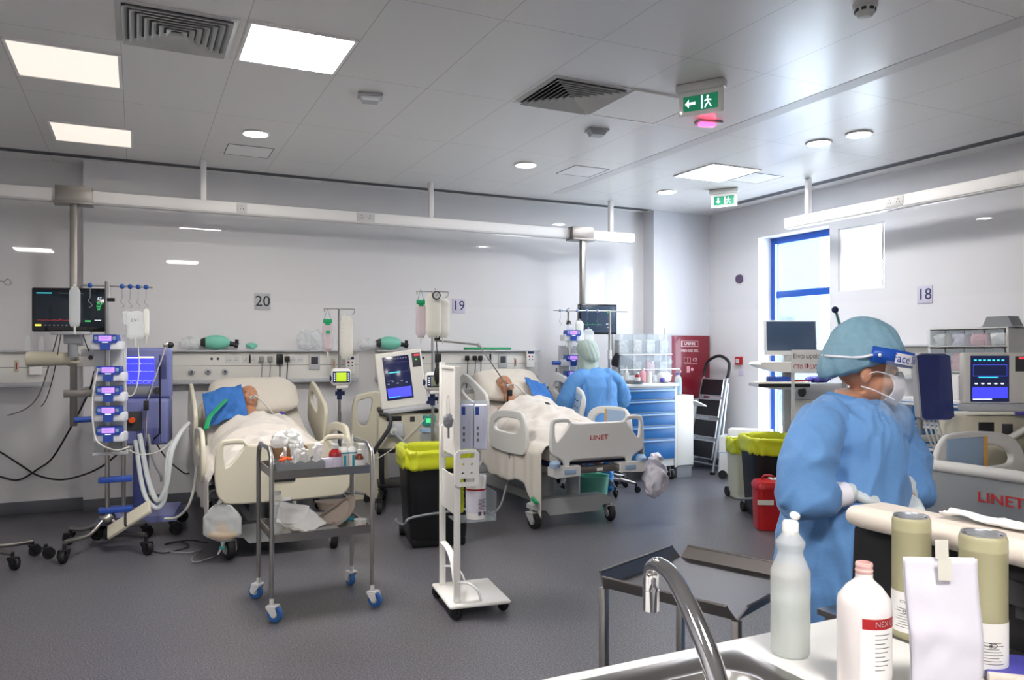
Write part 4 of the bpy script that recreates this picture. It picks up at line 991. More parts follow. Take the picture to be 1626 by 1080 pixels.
# ---- stand with five pumps
SP = V((-.195, 6.62, 0))
t = thing('infusion_stand', 'steel wheeled stand with five stacked infusion pumps at the left', 'drip stand', SP, 0)
mk('pole', B().cyl((0, 0, .25), (0, 0, 2.02), .017).cyl((0, 0, 1.60), (0, 0, 1.62), .03), 'steel', t)
mk('pole', B().cyl((.11, .03, .25), (.11, .03, .85), .015), 'steel', t)
mk('pump_rack', B().bb(-.09, .13, .06, .12, .72, 1.62, .006).bb(-.10, .14, -.02, .12, .705, .73, .004), 'light_grey', t)
for z in (.50, .27): mk('clamp_plate', B().bb(-.06, .17, -.035, .045, z, z + .04, .008), 'blue', t, label='blue clamp plate')
bs = B()
for s in (-1, 1): bs.tube([(0, 0, .27), (s*.05, -.05, .20), (s*.12, -.13, .14), (s*.22, -.24, .14), (s*.26, -.30, .14)], .016, 10, 4); bs.tube([(0, 0, .25), (s*.06, .06, .18), (s*.17, .16, .13), (s*.26, .24, .13)], .016, 10, 4)
bs.ball((0, 0, .23), (.06, .06, .05)); mk('base', bs, 'steel', t)
for x, y, a in ((-.26, -.31, -1.9), (.26, -.31, -.9), (-.26, .25, 2.4), (.26, .25, .5)): castor(t, x, y, .045, .036, 'black', 'rubber', a, 'black', .13)
hook_bar(t, 1.985, [-.115, .10, .155, .21, .265], (-.16, .31)); mk('bar_end_hook', B().tube([(-.16, 0, 1.985), (-.20, 0, 1.955), (-.225, 0, 1.99), (-.215, 0, 2.005)], .004, 8, 4), 'steel', t)
mk('clamp_knob', B().cyl((0, -.02, 1.88), (.05, -.03, 1.88), .014), 'black', t)
mk('blue_clamp', B().cyl((-.22, .0, .98), (-.10, .02, .98), .022), 'blue', t, label='blue round clamp handle')
for k, z in enumerate((1.50, 1.265, 1.115, .965, .815)):
    names = ('topmost infusion pump of the left stack, sitting alone', 'second infusion pump from the top of the left stack', 'middle infusion pump of the left stack of five', 'fourth infusion pump from the top of the left stack', 'lowest infusion pump of the left stack')
    pump(t, SP + V((-.045 + .05 if k == 0 else .025, -.04, z)), R(-14), names[k])
drip_bag('narrow clear drip bag hanging in front of the left monitor', SP + V((-.215, -.01, 1.97)), (.075, .03, .30), 'clear_film', None)
drip_bag('clear drip bag with printed lettering on the left stand', SP + V((.19, 0, 1.80)), (.13, .05, .22), 'clear_film', 'LV1')
drip_bag('slim white syringe bag furthest right on the left stand', SP + V((.265, 0, 1.82)), (.045, .035, .22), 'milky')
drip_bag('round clear drip bag beside the lettered bag on the left stand', SP + V((.13, .01, 1.80)), (.06, .04, .12), 'clear_film')
t = thing('wire_basket', 'cream instruction board lying in the base of the left pump stand', 'board', SP + V((.15, -.18, .24)), R(-20)); t.name = 'instruction_board'
mk('board', B().box((0, 0, 0), (.36, .14, .03), .012, (R(35), R(-33), 0)), 'cream', t); mk('board_strap', B().box((-.02, 0, 0), (.012, .15, .036), .002, (R(35), R(-33), 0)), 'ink', t)

# ---- lilac ventilator behind it
vc = at(224, 600, Y=7.15)
t = thing('ventilator', 'lilac-blue ventilator with glowing blue screen at the left', 'ventilator', (vc.x, 7.15, 0), R(-8))
mk('screen_housing', B().bb(-.22, .24, -.05, .05, 1.10, 1.52, .03, 3), 'vent_lilac', t)
s = mk('screen', B().bb(-.16, .11, -.053, -.049, 1.22, 1.45), 'screen_blue', t)
for m, b in screen_lines(.27, .23, [('bar', .02, .98, .93, .03, 'ui_white'), ('bar', .55, .98, .93, .05, 'ui_yellow'), ('wave', .2, .98, .72, .05, 'ui_white'), ('wave', .2, .98, .45, .05, 'ui_white'), ('bar', .03, .15, .15, .7, 'ui_blue')] + [('box', .05 + k*.16, .17 + k*.16, .03, .10, 'ui_white') for k in range(6)], -.0535).items():
    b.xf(T(-.025, 0, 1.335)); mk('screen_marks', b, m, s)
mk('dial_strip', B().bb(-.16, .16, -.056, -.05, 1.13, 1.20, .004), 'mid_grey', t); mk('dial', B().lathe([(0, 0), (.03, 0), (.028, .03), (0, .03)], (.13, -.055, 1.165), 20, RX(pi/2).to_3x3()), 'dark_grey', t)
mk('keypad', B().bb(.14, .20, -.053, -.049, 1.26, 1.46, .003), 'vent_dark', t)
mk('body', B().bb(-.24, .22, -.10, .22, .72, 1.10, .03, 3), 'vent_lilac', t)
g = B(); 
for k in range(12): g.bb(-.02 + k*.016, -.013 + k*.016, -.103, -.099, .74, .86)
mk('cooling_slots', g, 'vent_dark', t)
mk('connector_bay', B().bb(-.12, .02, -.106, -.098, .84, 1.0, .006), 'dark_grey', t); mk('orange_valve', B().cyl((-.05, -.14, .93), (-.05, -.10, .93), .022), 'orange', t)
mk('stand_post', B().bb(-.06, .05, -.02, .09, .2, .72, .01), 'vent_dark', t)
mk('base', B().prism([(-.30, .12), (-.28, .17), (.28, .17), (.30, .12)], -.28, .30), 'vent_lilac', t)
for x, y, a in ((-.27, -.24, 2.5), (.27, -.24, .4), (-.27, .26, 2.4), (.27, .26, .5)): castor(t, x, y, .05, .05, 'black', 'rubber', a, 'black', .13)
# swing arm with black clamp
t = thing('tube_support_arm', 'thin steel tube holder arm with black knobs beside the left ventilator', 'support arm', at(232, 640, Y=6.95))
a0_ = at(232, 640, Y=6.95); a1_ = at(264, 548, Y=6.85) - a0_
mk('rod', B().tube([(0, 0, -.35), (0, 0, 0), a1_], .007, 8), 'chrome', t); mk('knob', B().ball(a1_ + V((.03, 0, 0)), (.028, .022, .026)), 'black', t); mk('clamp', B().box(a1_, (.045, .03, .035), .006), 'steel', t); mk('lower_clamp', B().box((0, 0, -.02), (.04, .04, .08), .006), 'black', t)
b = at(254, 600, Y=6.9) - a0_; mk('support_rod', B().tube([b + V((0, 0, .15)), b + V((0, 0, -.45)), b + V((-.04, .1, -.5))], .008, 8), 'black', t)

# ---------------------------------------------------------------- feed pump poles
def feed_pole(label, px, Y, ztop, pump_z, lcd, bags):
    x = at(px, Y=Y).x; t = thing('drip_stand', label, 'drip stand', (x, Y, 0), R(-8))
    mk('pole', B().cyl((0, 0, .12), (0, 0, ztop), .013).cyl((0, 0, .12), (0, 0, .9), .017), 'steel', t)
    mk('hook_wire', B().tube([(-.14, 0, ztop - .03), (-.145, 0, ztop - .005), (-.12, 0, ztop), (.12, 0, ztop), (.145, 0, ztop - .005), (.14, 0, ztop - .04), (.12, 0, ztop - .05)], .004, 8, 3), 'steel', t)
    for k in range(5):
        a = k * 2 * pi / 5; mk('leg', B().tube([(0, 0, .13), (cos(a)*.25, sin(a)*.25, .085)], [.018, .012], 8), 'mid_grey', t); castor(t, cos(a)*.25, sin(a)*.25, .032, .02, 'black', 'rubber', a, 'black', .09)
    mk('clamp', B().cyl((-.04, 0, pump_z - .16), (.05, 0, pump_z - .16), .02).cyl((0, 0, pump_z - .22), (0, 0, pump_z - .12), .024), 'navy', t, label='dark blue pole clamp')
    f = thing('feeding_pump', label.split(' with')[0].replace('drip stand', 'rounded white feeding pump on the drip stand'), 'feeding pump', (x, Y - .06, pump_z), R(-8))
    f['label'] = {True: 'rounded white feeding pump with green screen right of the left bed', False: 'rounded white feeding pump with grey screen right of the ventilator'}[lcd == 'lcd_green']
    mk('pump_housing', B().bb(-.095, .095, -.05, .04, -.085, .085, .04, 4), 'white_gloss', f)
    mk('face', B().bb(-.082, .082, -.056, -.049, -.052, .055, .025, 3), 'navy', f); mk('lcd', B().bb(-.048, .048, -.059, -.055, -.042, .044, .003), lcd, f)
    kb = B()
    for s in (-1, 1):
        for k in range(4): kb.bb(s*.065 - .006, s*.065 + .006, -.0585, -.0555, -.034 + k*.02, -.024 + k*.02, .001)
    mk('keys', kb, 'ui_white', f); mk('side_dial', B().cyl((-.105, 0, -.01), (-.09, 0, -.01), .03), 'navy', f); mk('foot', B().bb(-.05, .07, -.03, .04, -.115, -.08, .012), 'white_gloss', f)
    return V((x, Y, 0))
q = feed_pole('thin drip stand between the left and middle beds', 539, 7.55, 1.90, 1.24, 'lcd_green', 0)
drip_bag('pinkish flushing bag with green cap right of the left bed', q + V((-.12, -.02, 1.78)), (.10, .05, .30), 'bag_pink', green_cap=True)
drip_bag('long milky feed bag with scale right of the left bed', q + V((.06, -.03, 1.83)), (.13, .06, .42), 'bag_milk', scale_marks=True)
mk('tape', B().bb(-.02, .02, -.02, -.018, -.12, -.09), 'green', bpy.data.objects['drip_bag.004'] if 'drip_bag.004' in bpy.data.objects else None)
q = feed_pole('tall drip stand with crowded bags behind the yellow-lined bin', 687, 6.66, 2.03, 1.22, 'lcd_grey', 0)
drip_bag('lilac flushing bag with green cap left of the number 19', q + V((-.12, -.02, 1.93)), (.09, .05, .32), 'bag_pink', green_cap=True)
drip_bag('large milky feed bag on the tall stand left of the number 19', q + V((-.01, -.05, 2.01)), (.15, .07, .40), 'bag_milk')
drip_bag('bulging cream feed bag behind the pressure gauge on the tall stand', q + V((.09, -.02, 1.97)), (.13, .06, .36), 'bag_milk')
t = thing('pressure_gauge', 'round black-rimmed pressure gauge at the top of the tall drip stand', 'gauge', q + V((0, -.09, 1.99)), R(-8))
mk('rim', B().lathe([(0, 0), (.038, 0), (.038, .022), (0, .022)], (0, 0, 0), 24, RX(pi/2).to_3x3()), 'black', t); mk('dial_face', B().lathe([(0, .0225), (.029, .0225), (.029, .0215), (0, .0215)][::-1], (0, 0, 0), 24, RX(pi/2).to_3x3()), 'light_grey', t); mk('needle', B().box((.006, -.0235, .006), (.003, .001, .03), rot=(0, .6, 0)), 'ink', t)
mk('gauge_hook', B().tube([(0, .0, .036), (0, .02, .06), (0, .08, .062)], .004, 6), 'steel', t)
t = thing('squeeze_bulb', 'black rubber hand bulb hanging over the grey-screen feeding pump', 'rubber bulb', q + V((-.02, -.17, 1.29)))
mk('bulb', B().lathe([(0, -.10), (.012, -.09), (.026, -.05), (.03, -.01), (.022, .04), (.012, .06), (.012, .09), (0, .09)]), 'black', t)
mk('hose', B().tube([(0, 0, .085), (.01, .02, .16), (.03, .10, .3), (.02, .14, .6)], .004, 8, 4), 'black', t)
# horizontal arm with clamps over the middle bed head
t = thing('tube_support_arm', 'long jointed steel arm reaching from the tall stand over the middle bed', 'support arm', q + V((.03, 0, 1.56)))
mk('rod', B().tube([(-.02, 0, .03), (.45, .05, -.01)], .010, 10), 'steel', t); mk('joint', B().ball((.45, .05, -.01), .022), 'light_grey', t); mk('rod', B().tube([(.45, .05, -.01), (.62, -.05, -.30), (.68, -.10, -.42)], .007, 8), 'steel', t)
mk('clamp_knob', B().box((0, -.02, .05), (.06, .03, .04), .008).box((.01, -.02, .10), (.04, .02, .03), .006), 'black', t); mk('gripper', B().box((.69, -.11, -.46), (.05, .03, .06), .006).box((.67, -.11, -.51), (.012, .02, .06), .003), 'black', t)

# ---------------------------------------------------------------- ventilator by the middle bed, on its black trolley
def ventilator_grey(label, loc, rz):
    t = thing('ventilator', label, 'ventilator', loc, rz)
    # tilted touch screen
    Mx = T(-.06, -.10, 1.235) @ RY(R(-7)) @ RX(R(-6))
    hs = mk('monitor_housing', B().bb(-.24, .20, 0, .06, -.28, .26, .014, 3).xf(Mx), 'offwhite', t)
    s = mk('screen', B().bb(-.175, .075, -.003, .002, -.20, .215, .001).xf(Mx), 'screen_navy', t)
    spec = [('bar', .06 + k * .10, .12 + k * .10, .93, .025, 'mid_grey') for k in range(9)] + [('bar', .2, .62, .62, .022, 'ui_cyan'), ('box', .06, .94, .63, .22, 'mid_grey'), ('bar', .05, .95, .05, .23, 'screen_blue'), ('bar', .06, .5, .06, .018, 'ui_cyan')] + \
           [('bar', .08 + k*.17, .16 + k*.17, .36 + .05*(k % 2), .03, 'mid_grey') for k in range(5)] + [('bar', .08, .3, .44, .012, 'mid_grey')]
    for m, b in screen_lines(.25, .415, spec, -.0032).items(): b.xf(Mx @ T(-.05, 0, .0075)); mk('screen_marks', b, m, s)
    k = mk('alarm_panel', B().bb(.105, .185, -.003, .002, .09, .225, .001).xf(Mx), 'dark_grey', t)
    mk('alarm_digits', B().bb(.13, .175, -.005, -.003, .195, .212).xf(Mx), 'ui_red', k); mk('alarm_digits', B().bb(.135, .15, -.005, -.003, .155, .165).xf(Mx), 'ui_green', k)
    mk('lower_ledge', B().bb(-.23, .26, -.07, .08, -.33, -.28, .012).xf(Mx), 'light_grey', t); mk('rotary_knob', B().ball((.22, -.05, -.265), (.04, .035, .022)).xf(Mx), 'navy', t)
    mk('top_plate', B().bb(-.30, .27, -.18, .18, .905, .94, .008), 'black', t)
    mk('body', B().bb(-.30, .28, -.16, .20, .56, .905, .02, 3), 'cream_dark', t)
    mk('display_slot', B().bb(-.22, -.08, -.166, -.158, .83, .875, .004), 'black', t); mk('flow_housing', B().bb(-.22, -.06, -.20, -.15, .68, .82, .02), 'light_grey', t); mk('breathing_port', B().cyl((-.16, -.25, .74), (-.16, -.19, .74), .032), 'white', t)
    mk('button_box', B().bb(.0, .045, -.166, -.158, .82, .87, .003), 'dark_grey', t); mk('green_module', B().bb(.12, .24, -.19, -.15, .78, .88, .01), 'teal', t); mk('green_lamp', B().bb(.15, .20, -.194, -.188, .81, .85, .004), 'ui_green', t)
    hj = mk('humidifier_jar', B().lathe([(0, 0), (.07, 0), (.075, .03), (.075, .12), (.05, .15), (0, .15)], (.16, -.23, .58), 24), 'clear_box', t); mk('jar_lid', B().lathe([(0, .15), (.078, .15), (.07, .18), (0, .18)], (.16, -.23, .58), 24), 'control_blue', hj)
    for x in (-.26, .24): mk('trolley_post', B().bb(x - .02, x + .02, -.14, -.10, .14, .56, .004).bb(x - .02, x + .02, .14, .18, .14, .56, .004), 'black', t)
    mk('trolley_shelf', B().bb(-.30, .28, -.16, .20, .53, .56, .004).bb(-.30, .28, -.16, .20, .20, .23, .004), 'black', t)
    for s in (-1, 1): mk('trolley_foot', B().tube([(s*.24, .28, .13), (s*.26, -.05, .16), (s*.30, -.34, .11)], .028, 10, 3), 'black', t); castor(t, s*.30, -.34, .055, .04, 'black', 'rubber', -pi/2, 'dark_grey', .13); castor(t, s*.24, .30, .055, .04, 'black', 'rubber', 1.2, 'dark_grey', .13)
    mk('hose', B().tube([(-.16, -.24, .74), (-.05, -.32, .62), (.10, -.36, .50), (.30, -.32, .46)], .017, 10, 5), 'mid_grey', t)
    mk('hose', B().tube([(-.28, -.17, .90), (-.20, -.24, .88), (-.20, -.26, .78), (-.30, -.24, .62), (-.34, -.2, .54)], .019, 10, 5), 'dark_grey', t)
    mk('hose', B().tube([(.19, -.2, .83), (.28, -.27, .76), (.34, -.22, .60), (.4, -.2, .5)], .014, 10, 5), 'clear_box', t)
    return t
ventilator_grey('grey-cream ventilator with tilted dark screen on a black trolley by the middle bay', (2.38, 7.22, 0), R(-14))
# cream panel with handle standing behind the trolley
b = B().mesh(plate([[(-.13, .0), (-.16, .7), (-.13, 1.0), (-.05, 1.06), (.15, 1.06), (.2, .7), (.2, .0)], [(-.09, .78), (-.09, .97), (-.04, 1.0), (.05, 1.0), (.0, .75)]], .05, .014, None, 3))
tag(mk('folded_side_rail', b, 'cream', None, (2.10, 7.72, 0), R(-6)), 'cream plastic panel with handle opening standing left of the ventilator trolley', 'panel')

# ---------------------------------------------------------------- second monitor and pump tower near the seated person
hanging_column(925, 'steel column hanging above the seated person', 1.38)
p = at(950, 507, Y=7.45)
t = thing('patient_monitor', 'dark patient monitor behind the drip bags above the seated person', 'monitor', p, R(-4))
display(t, .48, .34, .05, Matrix.Identity(4), 'screen_grey', bez=.02, bezb=.02, texts=[("'2", .78, .25, .07, 'ui_white'), ('93', .8, .78, .05, 'ui_green')], spec=[('wave', .05, .6, .3, .04, 'ui_green'), ('wave', .05, .6, .7, .04, 'teal')])
mk('neck', B().cyl((-.10, .06, -.02), (-.10, .14, -.02), .03), 'mid_grey', t)
p = at(903, Y=7.35)
SQ = V((p.x, 7.35, 0))
t = thing('infusion_stand', 'steel stand with infusion pumps left of the seated person', 'drip stand', SQ, R(-6))
mk('pole', B().cyl((0, 0, .12), (0, 0, 1.96), .014), 'steel', t); mk('collar', B().lathe([(0, 1.78), (.03, 1.78), (.02, 1.82), (0, 1.82)]), 'black', t)
for k in range(5):
    a = k * 2 * pi / 5 + .3; mk('leg', B().tube([(0, 0, .13), (cos(a)*.28, sin(a)*.28, .09)], [.018, .012], 8), 'steel', t); castor(t, cos(a)*.28, sin(a)*.28, .034, .02, 'black', 'rubber', a, 'black', .095)
mk('pump_rack', B().bb(-.09, .11, .03, .08, .95, 1.55, .006), 'light_grey', t); hook_bar(t, 1.93, [-.10, .11], (-.18, .18), 'control_blue'); mk('side_clamp', B().cyl((-.19, -.0, 1.36), (-.09, .0, 1.36), .022), 'blue', t)
for k, (z, l) in enumerate(((1.60, 'infusion pump at the top of the stack by the seated person, dark screen'), (1.33, 'infusion pump in the middle of the stack by the seated person'), (1.16, 'lowest infusion pump visible beside the person sitting by the middle bed'))):
    pump(None, SQ + V((0, -.05, z)), R(-6), l)
p = at(968, Y=7.3); SR = V((p.x, 7.3, 0))
t = thing('drip_stand', 'plain steel drip stand with four blue hook knobs right of the seated person', 'drip stand', SR, R(-4))
mk('pole', B().cyl((0, 0, .12), (0, 0, 1.93), .014).cyl((0, 0, .12), (0, 0, 1.45), .018), 'steel', t); mk('pole_collar', B().cyl((0, 0, 1.40), (0, 0, 1.50), .024), 'white', t)
for k in range(5):
    a = k * 2 * pi / 5 + .1; mk('leg', B().tube([(0, 0, .13), (cos(a)*.2, sin(a)*.2, .09)], [.018, .012], 8), 'steel', t); castor(t, cos(a)*.2, sin(a)*.2, .034, .02, 'black', 'rubber', a, 'black', .095)
hook_bar(t, 1.93, [-.52, -.40, -.28, -.15], (-.58, .22), 'control_blue')
drip_bag('clear drip bag nearest the pump stack above the seated person', SR + V((-.52, -.01, 1.77)), (.09, .04, .26), 'clear_film'); drip_bag('upper white drip bag in the middle of three above the seated person', SR + V((-.40, -.02, 1.82)), (.10, .05, .24), 'milky'); drip_bag('full clear drip bag right of the others above the seated person', SR + V((-.28, -.01, 1.73)), (.14, .06, .30), 'clear_film')
tag(mk('bedside_rail_arm', B().tube([(0, 0, 0), (.62, .1, 0)], .012, 10).box((.12, 0, 0), (.04, .04, .06), .006), 'steel_dull', None, (3.98, 7.5, 1.09)), 'steel rail behind the middle bed left of the seated person', 'rail')
# ================================================================== CORNER BY THE WINDOW
def cabinet_text(t, txt, x, z, size, y=-.012, m='white_paint', sx=1, align='CENTER'): return mk('lettering', B().mesh(textm(txt, size, T(x, y, z), .0005, align, sx=sx)), m, t)
p = at(1093, 600, Y=7.9); cw = .29
xl, xr = at(1057, Y=7.93).x, at(1127, Y=7.93).x; zt_ = at(1093, 533, Y=7.93).z
t = thing('fire_hose_cabinet', 'dark red fire hose reel cabinet on the wall behind the step ladder', 'fire cabinet', ((xl + xr)/2, 7.93, zt_)); h = (xr - xl) / 2
mk('cabinet_body', B().bb(-h, h, 0, .048, -.80, 0, .006), 'cab_red', t); mk('cabinet_door', B().bb(-h + .015, h - .015, -.012, 0, -.785, -.015, .004), 'cab_red', t)
cabinet_text(t, 'UNIFIRE', .02, -.105, .055, sx=.9); mk('logo_frame', B().tube([(-.11, -.013, -.07), (.15, -.013, -.07), (.15, -.013, -.14), (-.11, -.013, -.14)], .0018, 4, closed=True).bb(-.115, -.10, -.014, -.012, -.142, -.068), 'white_paint', t)
cabinet_text(t, 'FIRE HOSE REEL', .02, -.195, .042, sx=.95); cabinet_text(t, 'CE', .10, -.31, .06)
mk('symbols', B().tube([(-.07, -.013, -.28), (-.02, -.013, -.28), (-.02, -.013, -.34), (-.07, -.013, -.34)], .0015, 4, closed=True).tube([(-.01, -.013, -.28), (.03, -.013, -.28), (.03, -.013, -.34), (-.01, -.013, -.34)], .0015, 4, closed=True).bb(-.07, .14, -.0135, -.012, -.362, -.358), 'white_paint', t)
mk('hose_symbol', B().bb(-.03, .02, -.0135, -.012, -.47, -.39).lathe([(0, 0), (.022, 0), (.022, .001), (0, .001)], (.055, -.012, -.43), 16, RX(pi/2).to_3x3()), 'pink', t)
mk('door_handle', B().lathe([(0, 0), (.035, 0), (.035, .015), (.02, .02), (0, .02)], (-h + .05, -.012, -.33), 18, RX(pi/2).to_3x3()), 'steel', t)
t = thing('fire_call_point', 'small red fire alarm call point on the wall left of the tall window', 'fire alarm', at(1175, 573, X=WX) - V((0, 0, 0)), -pi/2)
mk('call_box', B().bb(-.05, .05, -.04, 0, -.05, .05, .006), 'red', t); mk('white_panel', B().bb(-.028, .028, -.044, -.039, -.028, .022, .002), 'white', t); mk('press_dot', B().ball((.0, -.044, 0), (.008, .003, .008), 10), 'ink', t)
tag(mk('round_wall_disc', B().lathe([(0, 0), (.055, 0), (.05, .03), (0, .03)], (0, 0, 0), 24, RX(pi/2).to_3x3()), 'plum', None, at(1175, 443, X=WX), -pi/2), 'round plum-coloured sounder on the wall left of the tall window', 'alarm')
tag(mk('wall_switch', B().bb(-.045, .045, -.01, 0, -.04, .04, .003), 'label_lilac', None, at(1177, 592, X=WX), -pi/2), 'pale wall switch plate below the red call point', 'switch')

# step ladder leaning folded against the wall
lb_, rb_ = at(1080, 737, z=0.0), at(1124, 752, z=0.0)
base_ = V((6.24, 7.62, 0)); top_ = V((6.50, 7.62, 1.17))
t = thing('step_ladder', 'folded aluminium step ladder with four black treads leaning by the fire cabinet', 'ladder', base_, -pi/2)
Rz = RZ(pi/2).to_3x3(); tp = Rz @ (top_ - base_); wv = .20
def side(s, u): return V((s * (.25 - .035 * u), 0, 0)) + tp * u
for s in (-1, 1):
    mk('front_rail', B().tube([side(s, 0), side(s, 1)], .015, 8), 'alu', t); mk('rear_rail', B().tube([side(s, 0) + V((0, .09, .02)), side(s, .93) + V((0, .03, 0))], .013, 8), 'alu', t)
    mk('rubber_foot', B().box(side(s, 0) + V((0, 0, .015)), (.045, .05, .03), .006), 'rubber', t)
mk('rear_brace', B().tube([side(-1, .08) + V((0, .09, 0)), side(1, .08) + V((0, .09, 0))], .012, 8), 'alu', t)
ev = tp.normalized(); 
for k in range(4):
    u0 = .15 + k * .215; u1 = u0 + .175; wA = .232 - .035 * u0; wB = .232 - .035 * u1
    nrm = V((1, 0, 0)).cross(ev).normalized(); off = -nrm * .03 if nrm.y > 0 else nrm * .03
    A, Bq, C_, D_ = tp * u0 + V((-wA, 0, 0)) + off, tp * u0 + V((wA, 0, 0)) + off, tp * u1 + V((wB, 0, 0)) + off, tp * u1 + V((-wB, 0, 0)) + off
    tr = mk('tread', B().tube([A, Bq, C_, D_], .010, 8, closed=True), 'alu', t)
    cen = (A + Bq + C_ + D_) / 4; sh = [cen + (q - cen) * .93 for q in (A, Bq, C_, D_)]; b = B(); n2 = (Bq - A).cross(D_ - A).normalized() * .006
    v0 = [b.bm.verts.new(q - n2) for q in sh]; v1 = [b.bm.verts.new(q + n2) for q in sh]; b.bm.faces.new(v0[::-1]); b.bm.faces.new(v1)
    for i in range(4): b.bm.faces.new((v0[i], v0[(i+1) % 4], v1[(i+1) % 4], v1[i]))
    mk('tread_mat', b, 'black', tr)
mk('grip_bow', B().tube([side(-1, .99), side(-1, 1.05) + V((-.01, 0, 0)), side(-1, 1.16) + V((.02, 0, 0)), tp * 1.22, side(1, 1.16) + V((-.02, 0, 0)), side(1, 1.05) + V((.01, 0, 0)), side(1, .99)], .019, 12, 5), 'black', t)
# white wheeled case behind the ladder
t = thing('equipment_case', 'low white wheeled case with handle by the window wall', 'case', (6.42, 6.98, 0), R(-52))
mk('case_body', B().bb(-.30, .30, -.14, .14, .05, .50, .02), 'white', t); mk('lid_seam', B().bb(-.302, .302, -.143, .143, .30, .31), 'control_blue', t); mk('carry_handle', B().tube([(-.15, -.08, .50), (-.15, -.08, .56), (.2, -.08, .56), (.2, -.08, .50)], .014, 10, 3), 'white', t)
mk('top_tray', B().bb(-.20, .28, -.10, .12, .50, .58, .01), 'offwhite', t); mk('hose_loop', B().tube([(.30, -.1, .30), (.36, -.12, .33), (.36, -.14, .22), (.31, -.12, .18)], .02, 10, 4), 'black', t)
for s in (-1, 1): mk('wheel', B().lathe([(0, -.02), (.05, -.02), (.05, .02), (0, .02)], (s * .25, -.14, .05), 18, RX(pi/2).to_3x3()), 'rubber', t)

# drawer trolley
dl, dr = at(985, Y=7.28), at(1076, Y=7.28)
t = thing('drawer_trolley', 'white medical trolley with five bright blue drawers beside the step ladder', 'drawer trolley', ((dl.x + dr.x)/2, 7.30, 0), 0); h = (dr.x - dl.x) / 2; zt_ = 1.12
mk('cabinet', B().bb(-h, h, 0, .48, .16, zt_ - .04, .008), 'white', t); mk('top', B().bb(-h - .02, h + .02, -.03, .50, zt_ - .04, zt_, .012), 'white', t); mk('side_post', B().bb(h - .035, h, -.012, .0, .14, zt_ - .04, .004), 'white', t); mk('side_post', B().bb(-h, -h + .035, -.012, .0, .14, zt_ - .04, .004), 'white', t)
zz = zt_ - .06
for i, hh in enumerate((.13, .15, .15, .15, .24)):
    d = mk('drawer', B().bb(-h + .04, h - .04, -.02, .0, zz - hh + .012, zz, .005), 'drawer_blue', t); mk('drawer_handle', B().bb(-h + .05, h - .05, -.034, -.018, zz - .03, zz - .012, .004), 'control_blue', d); zz -= hh
for x in (-h + .06, h - .06):
    for y in (.05, .43): castor(t, x, y, .055, .03, 'steel_dull', 'rubber', -pi/2, 'light_grey', .15)
t2 = thing('side_cabinet', 'plain cream side cabinet with folded flap right of the blue drawer trolley', 'cabinet', (dr.x + .14, 7.32, 0))
mk('cabinet_body', B().bb(-.115, .125, 0, .40, .15, .97, .008), 'offwhite', t2); mk('flap', B().box((.20, .05, .87), (.17, .2, .015), .003, (0, .4, 0)), 'offwhite', t2); mk('plinth', B().bb(-.10, .11, .02, .38, 0, .15, .004), 'mid_grey', t2)
# rack of clear bins standing on the trolley
rl, rr = at(975, Y=7.66), at(1058, Y=7.66)
t = thing('bin_rack', 'two-tier rack of clear plastic supply bins behind the blue drawer trolley', 'storage rack', ((rl.x + rr.x)/2, 7.66, zt_)); h = (rr.x - rl.x)/2
z0r, z1r = at(1000, 596, Y=7.66).z - zt_, at(1000, 528, Y=7.66).z - zt_; zm = (z0r + z1r) / 2
for s in (-1, 1): mk('rack_post', B().bb(s*h - .015, s*h + .015, 0, .03, 0.002, z1r + .06, .003), 'white', t)
for z in (z0r, zm): mk('rack_shelf', B().bb(-h, h, -.12, .10, z - .012, z, .003), 'white', t)
mk('rail_bar', B().tube([(-h, -.13, z0r + .07), (h + .10, -.13, z0r + .07), (h + .12, -.13, z0r + .03)], .006, 8), 'white', t)
cols = ['clear_film', 'milky', 'pink', 'white', 'milky', 'pillow', 'paper', 'white']
for r_, z in enumerate((z0r, zm)):
    for k in range(4):
        wB = 2 * h / 4; x = -h + wB * (k + .5); hh = (z1r - z0r) / 2 - .02
        bn = mk('clear_bin', B().bb(x - wB*.46, x + wB*.46, -.115, -.111, z, z + hh).bb(x - wB*.46, x + wB*.46, -.11, .09, z, z + .003).bb(x - wB*.46, x - wB*.45, -.11, .09, z, z + hh).bb(x + wB*.45, x + wB*.46, -.11, .09, z, z + hh), 'clear_box', t)
        c = fuse(B().box((x, 0, z + hh*.36), (wB*.74, .14, hh*.66), .01), .012, 1, folds(.012, (22, 22, 22), k + r_*5)); mk('bin_contents', c, cols[r_*4 + k], bn)
def small_bottle(name, label, cat, loc, r, h, m, cap='white', lab=None, neck=.45, caph=.02, nozzle=0, band=None):
    t = thing(name, label, cat, loc)
    mk('bottle_body', B().lathe([(0, 0), (r, 0), (r*1.02, .004), (r*1.02, h*.66), (r*.9, h*.76), (r*neck, h*.86), (r*neck, h*.9), (0, h*.9)]), m, t)
    c = B().lathe([(0, h*.88), (r*neck*1.25, h*.88), (r*neck*1.2, h*.88 + caph), (0, h*.88 + caph)])
    if nozzle: c.lathe([(0, h*.88 + caph), (r*.3, h*.88 + caph), (r*.12, h*.88 + caph + nozzle), (0, h*.88 + caph + nozzle)])
    mk('cap', c, cap, t)
    if lab: mk('label', B().lathe([(r*1.03, h*.10), (r*1.035, h*.10), (r*1.035, h*.58), (r*1.03, h*.58)]), lab, t)
    if band: mk('colour_band', B().lathe([(r*1.04, h*.60), (r*1.045, h*.60), (r*1.045, h*.65), (r*1.04, h*.65)]), band, t)
    return t
ty = 7.42
def tx(px): return at(px, Y=ty).x
small_bottle('medicine_bottle', 'small dark red medicine bottle on the blue drawer trolley', 'bottle', (tx(1010), ty - .03, zt_), .030, .12, 'red_liquid', lab='white')
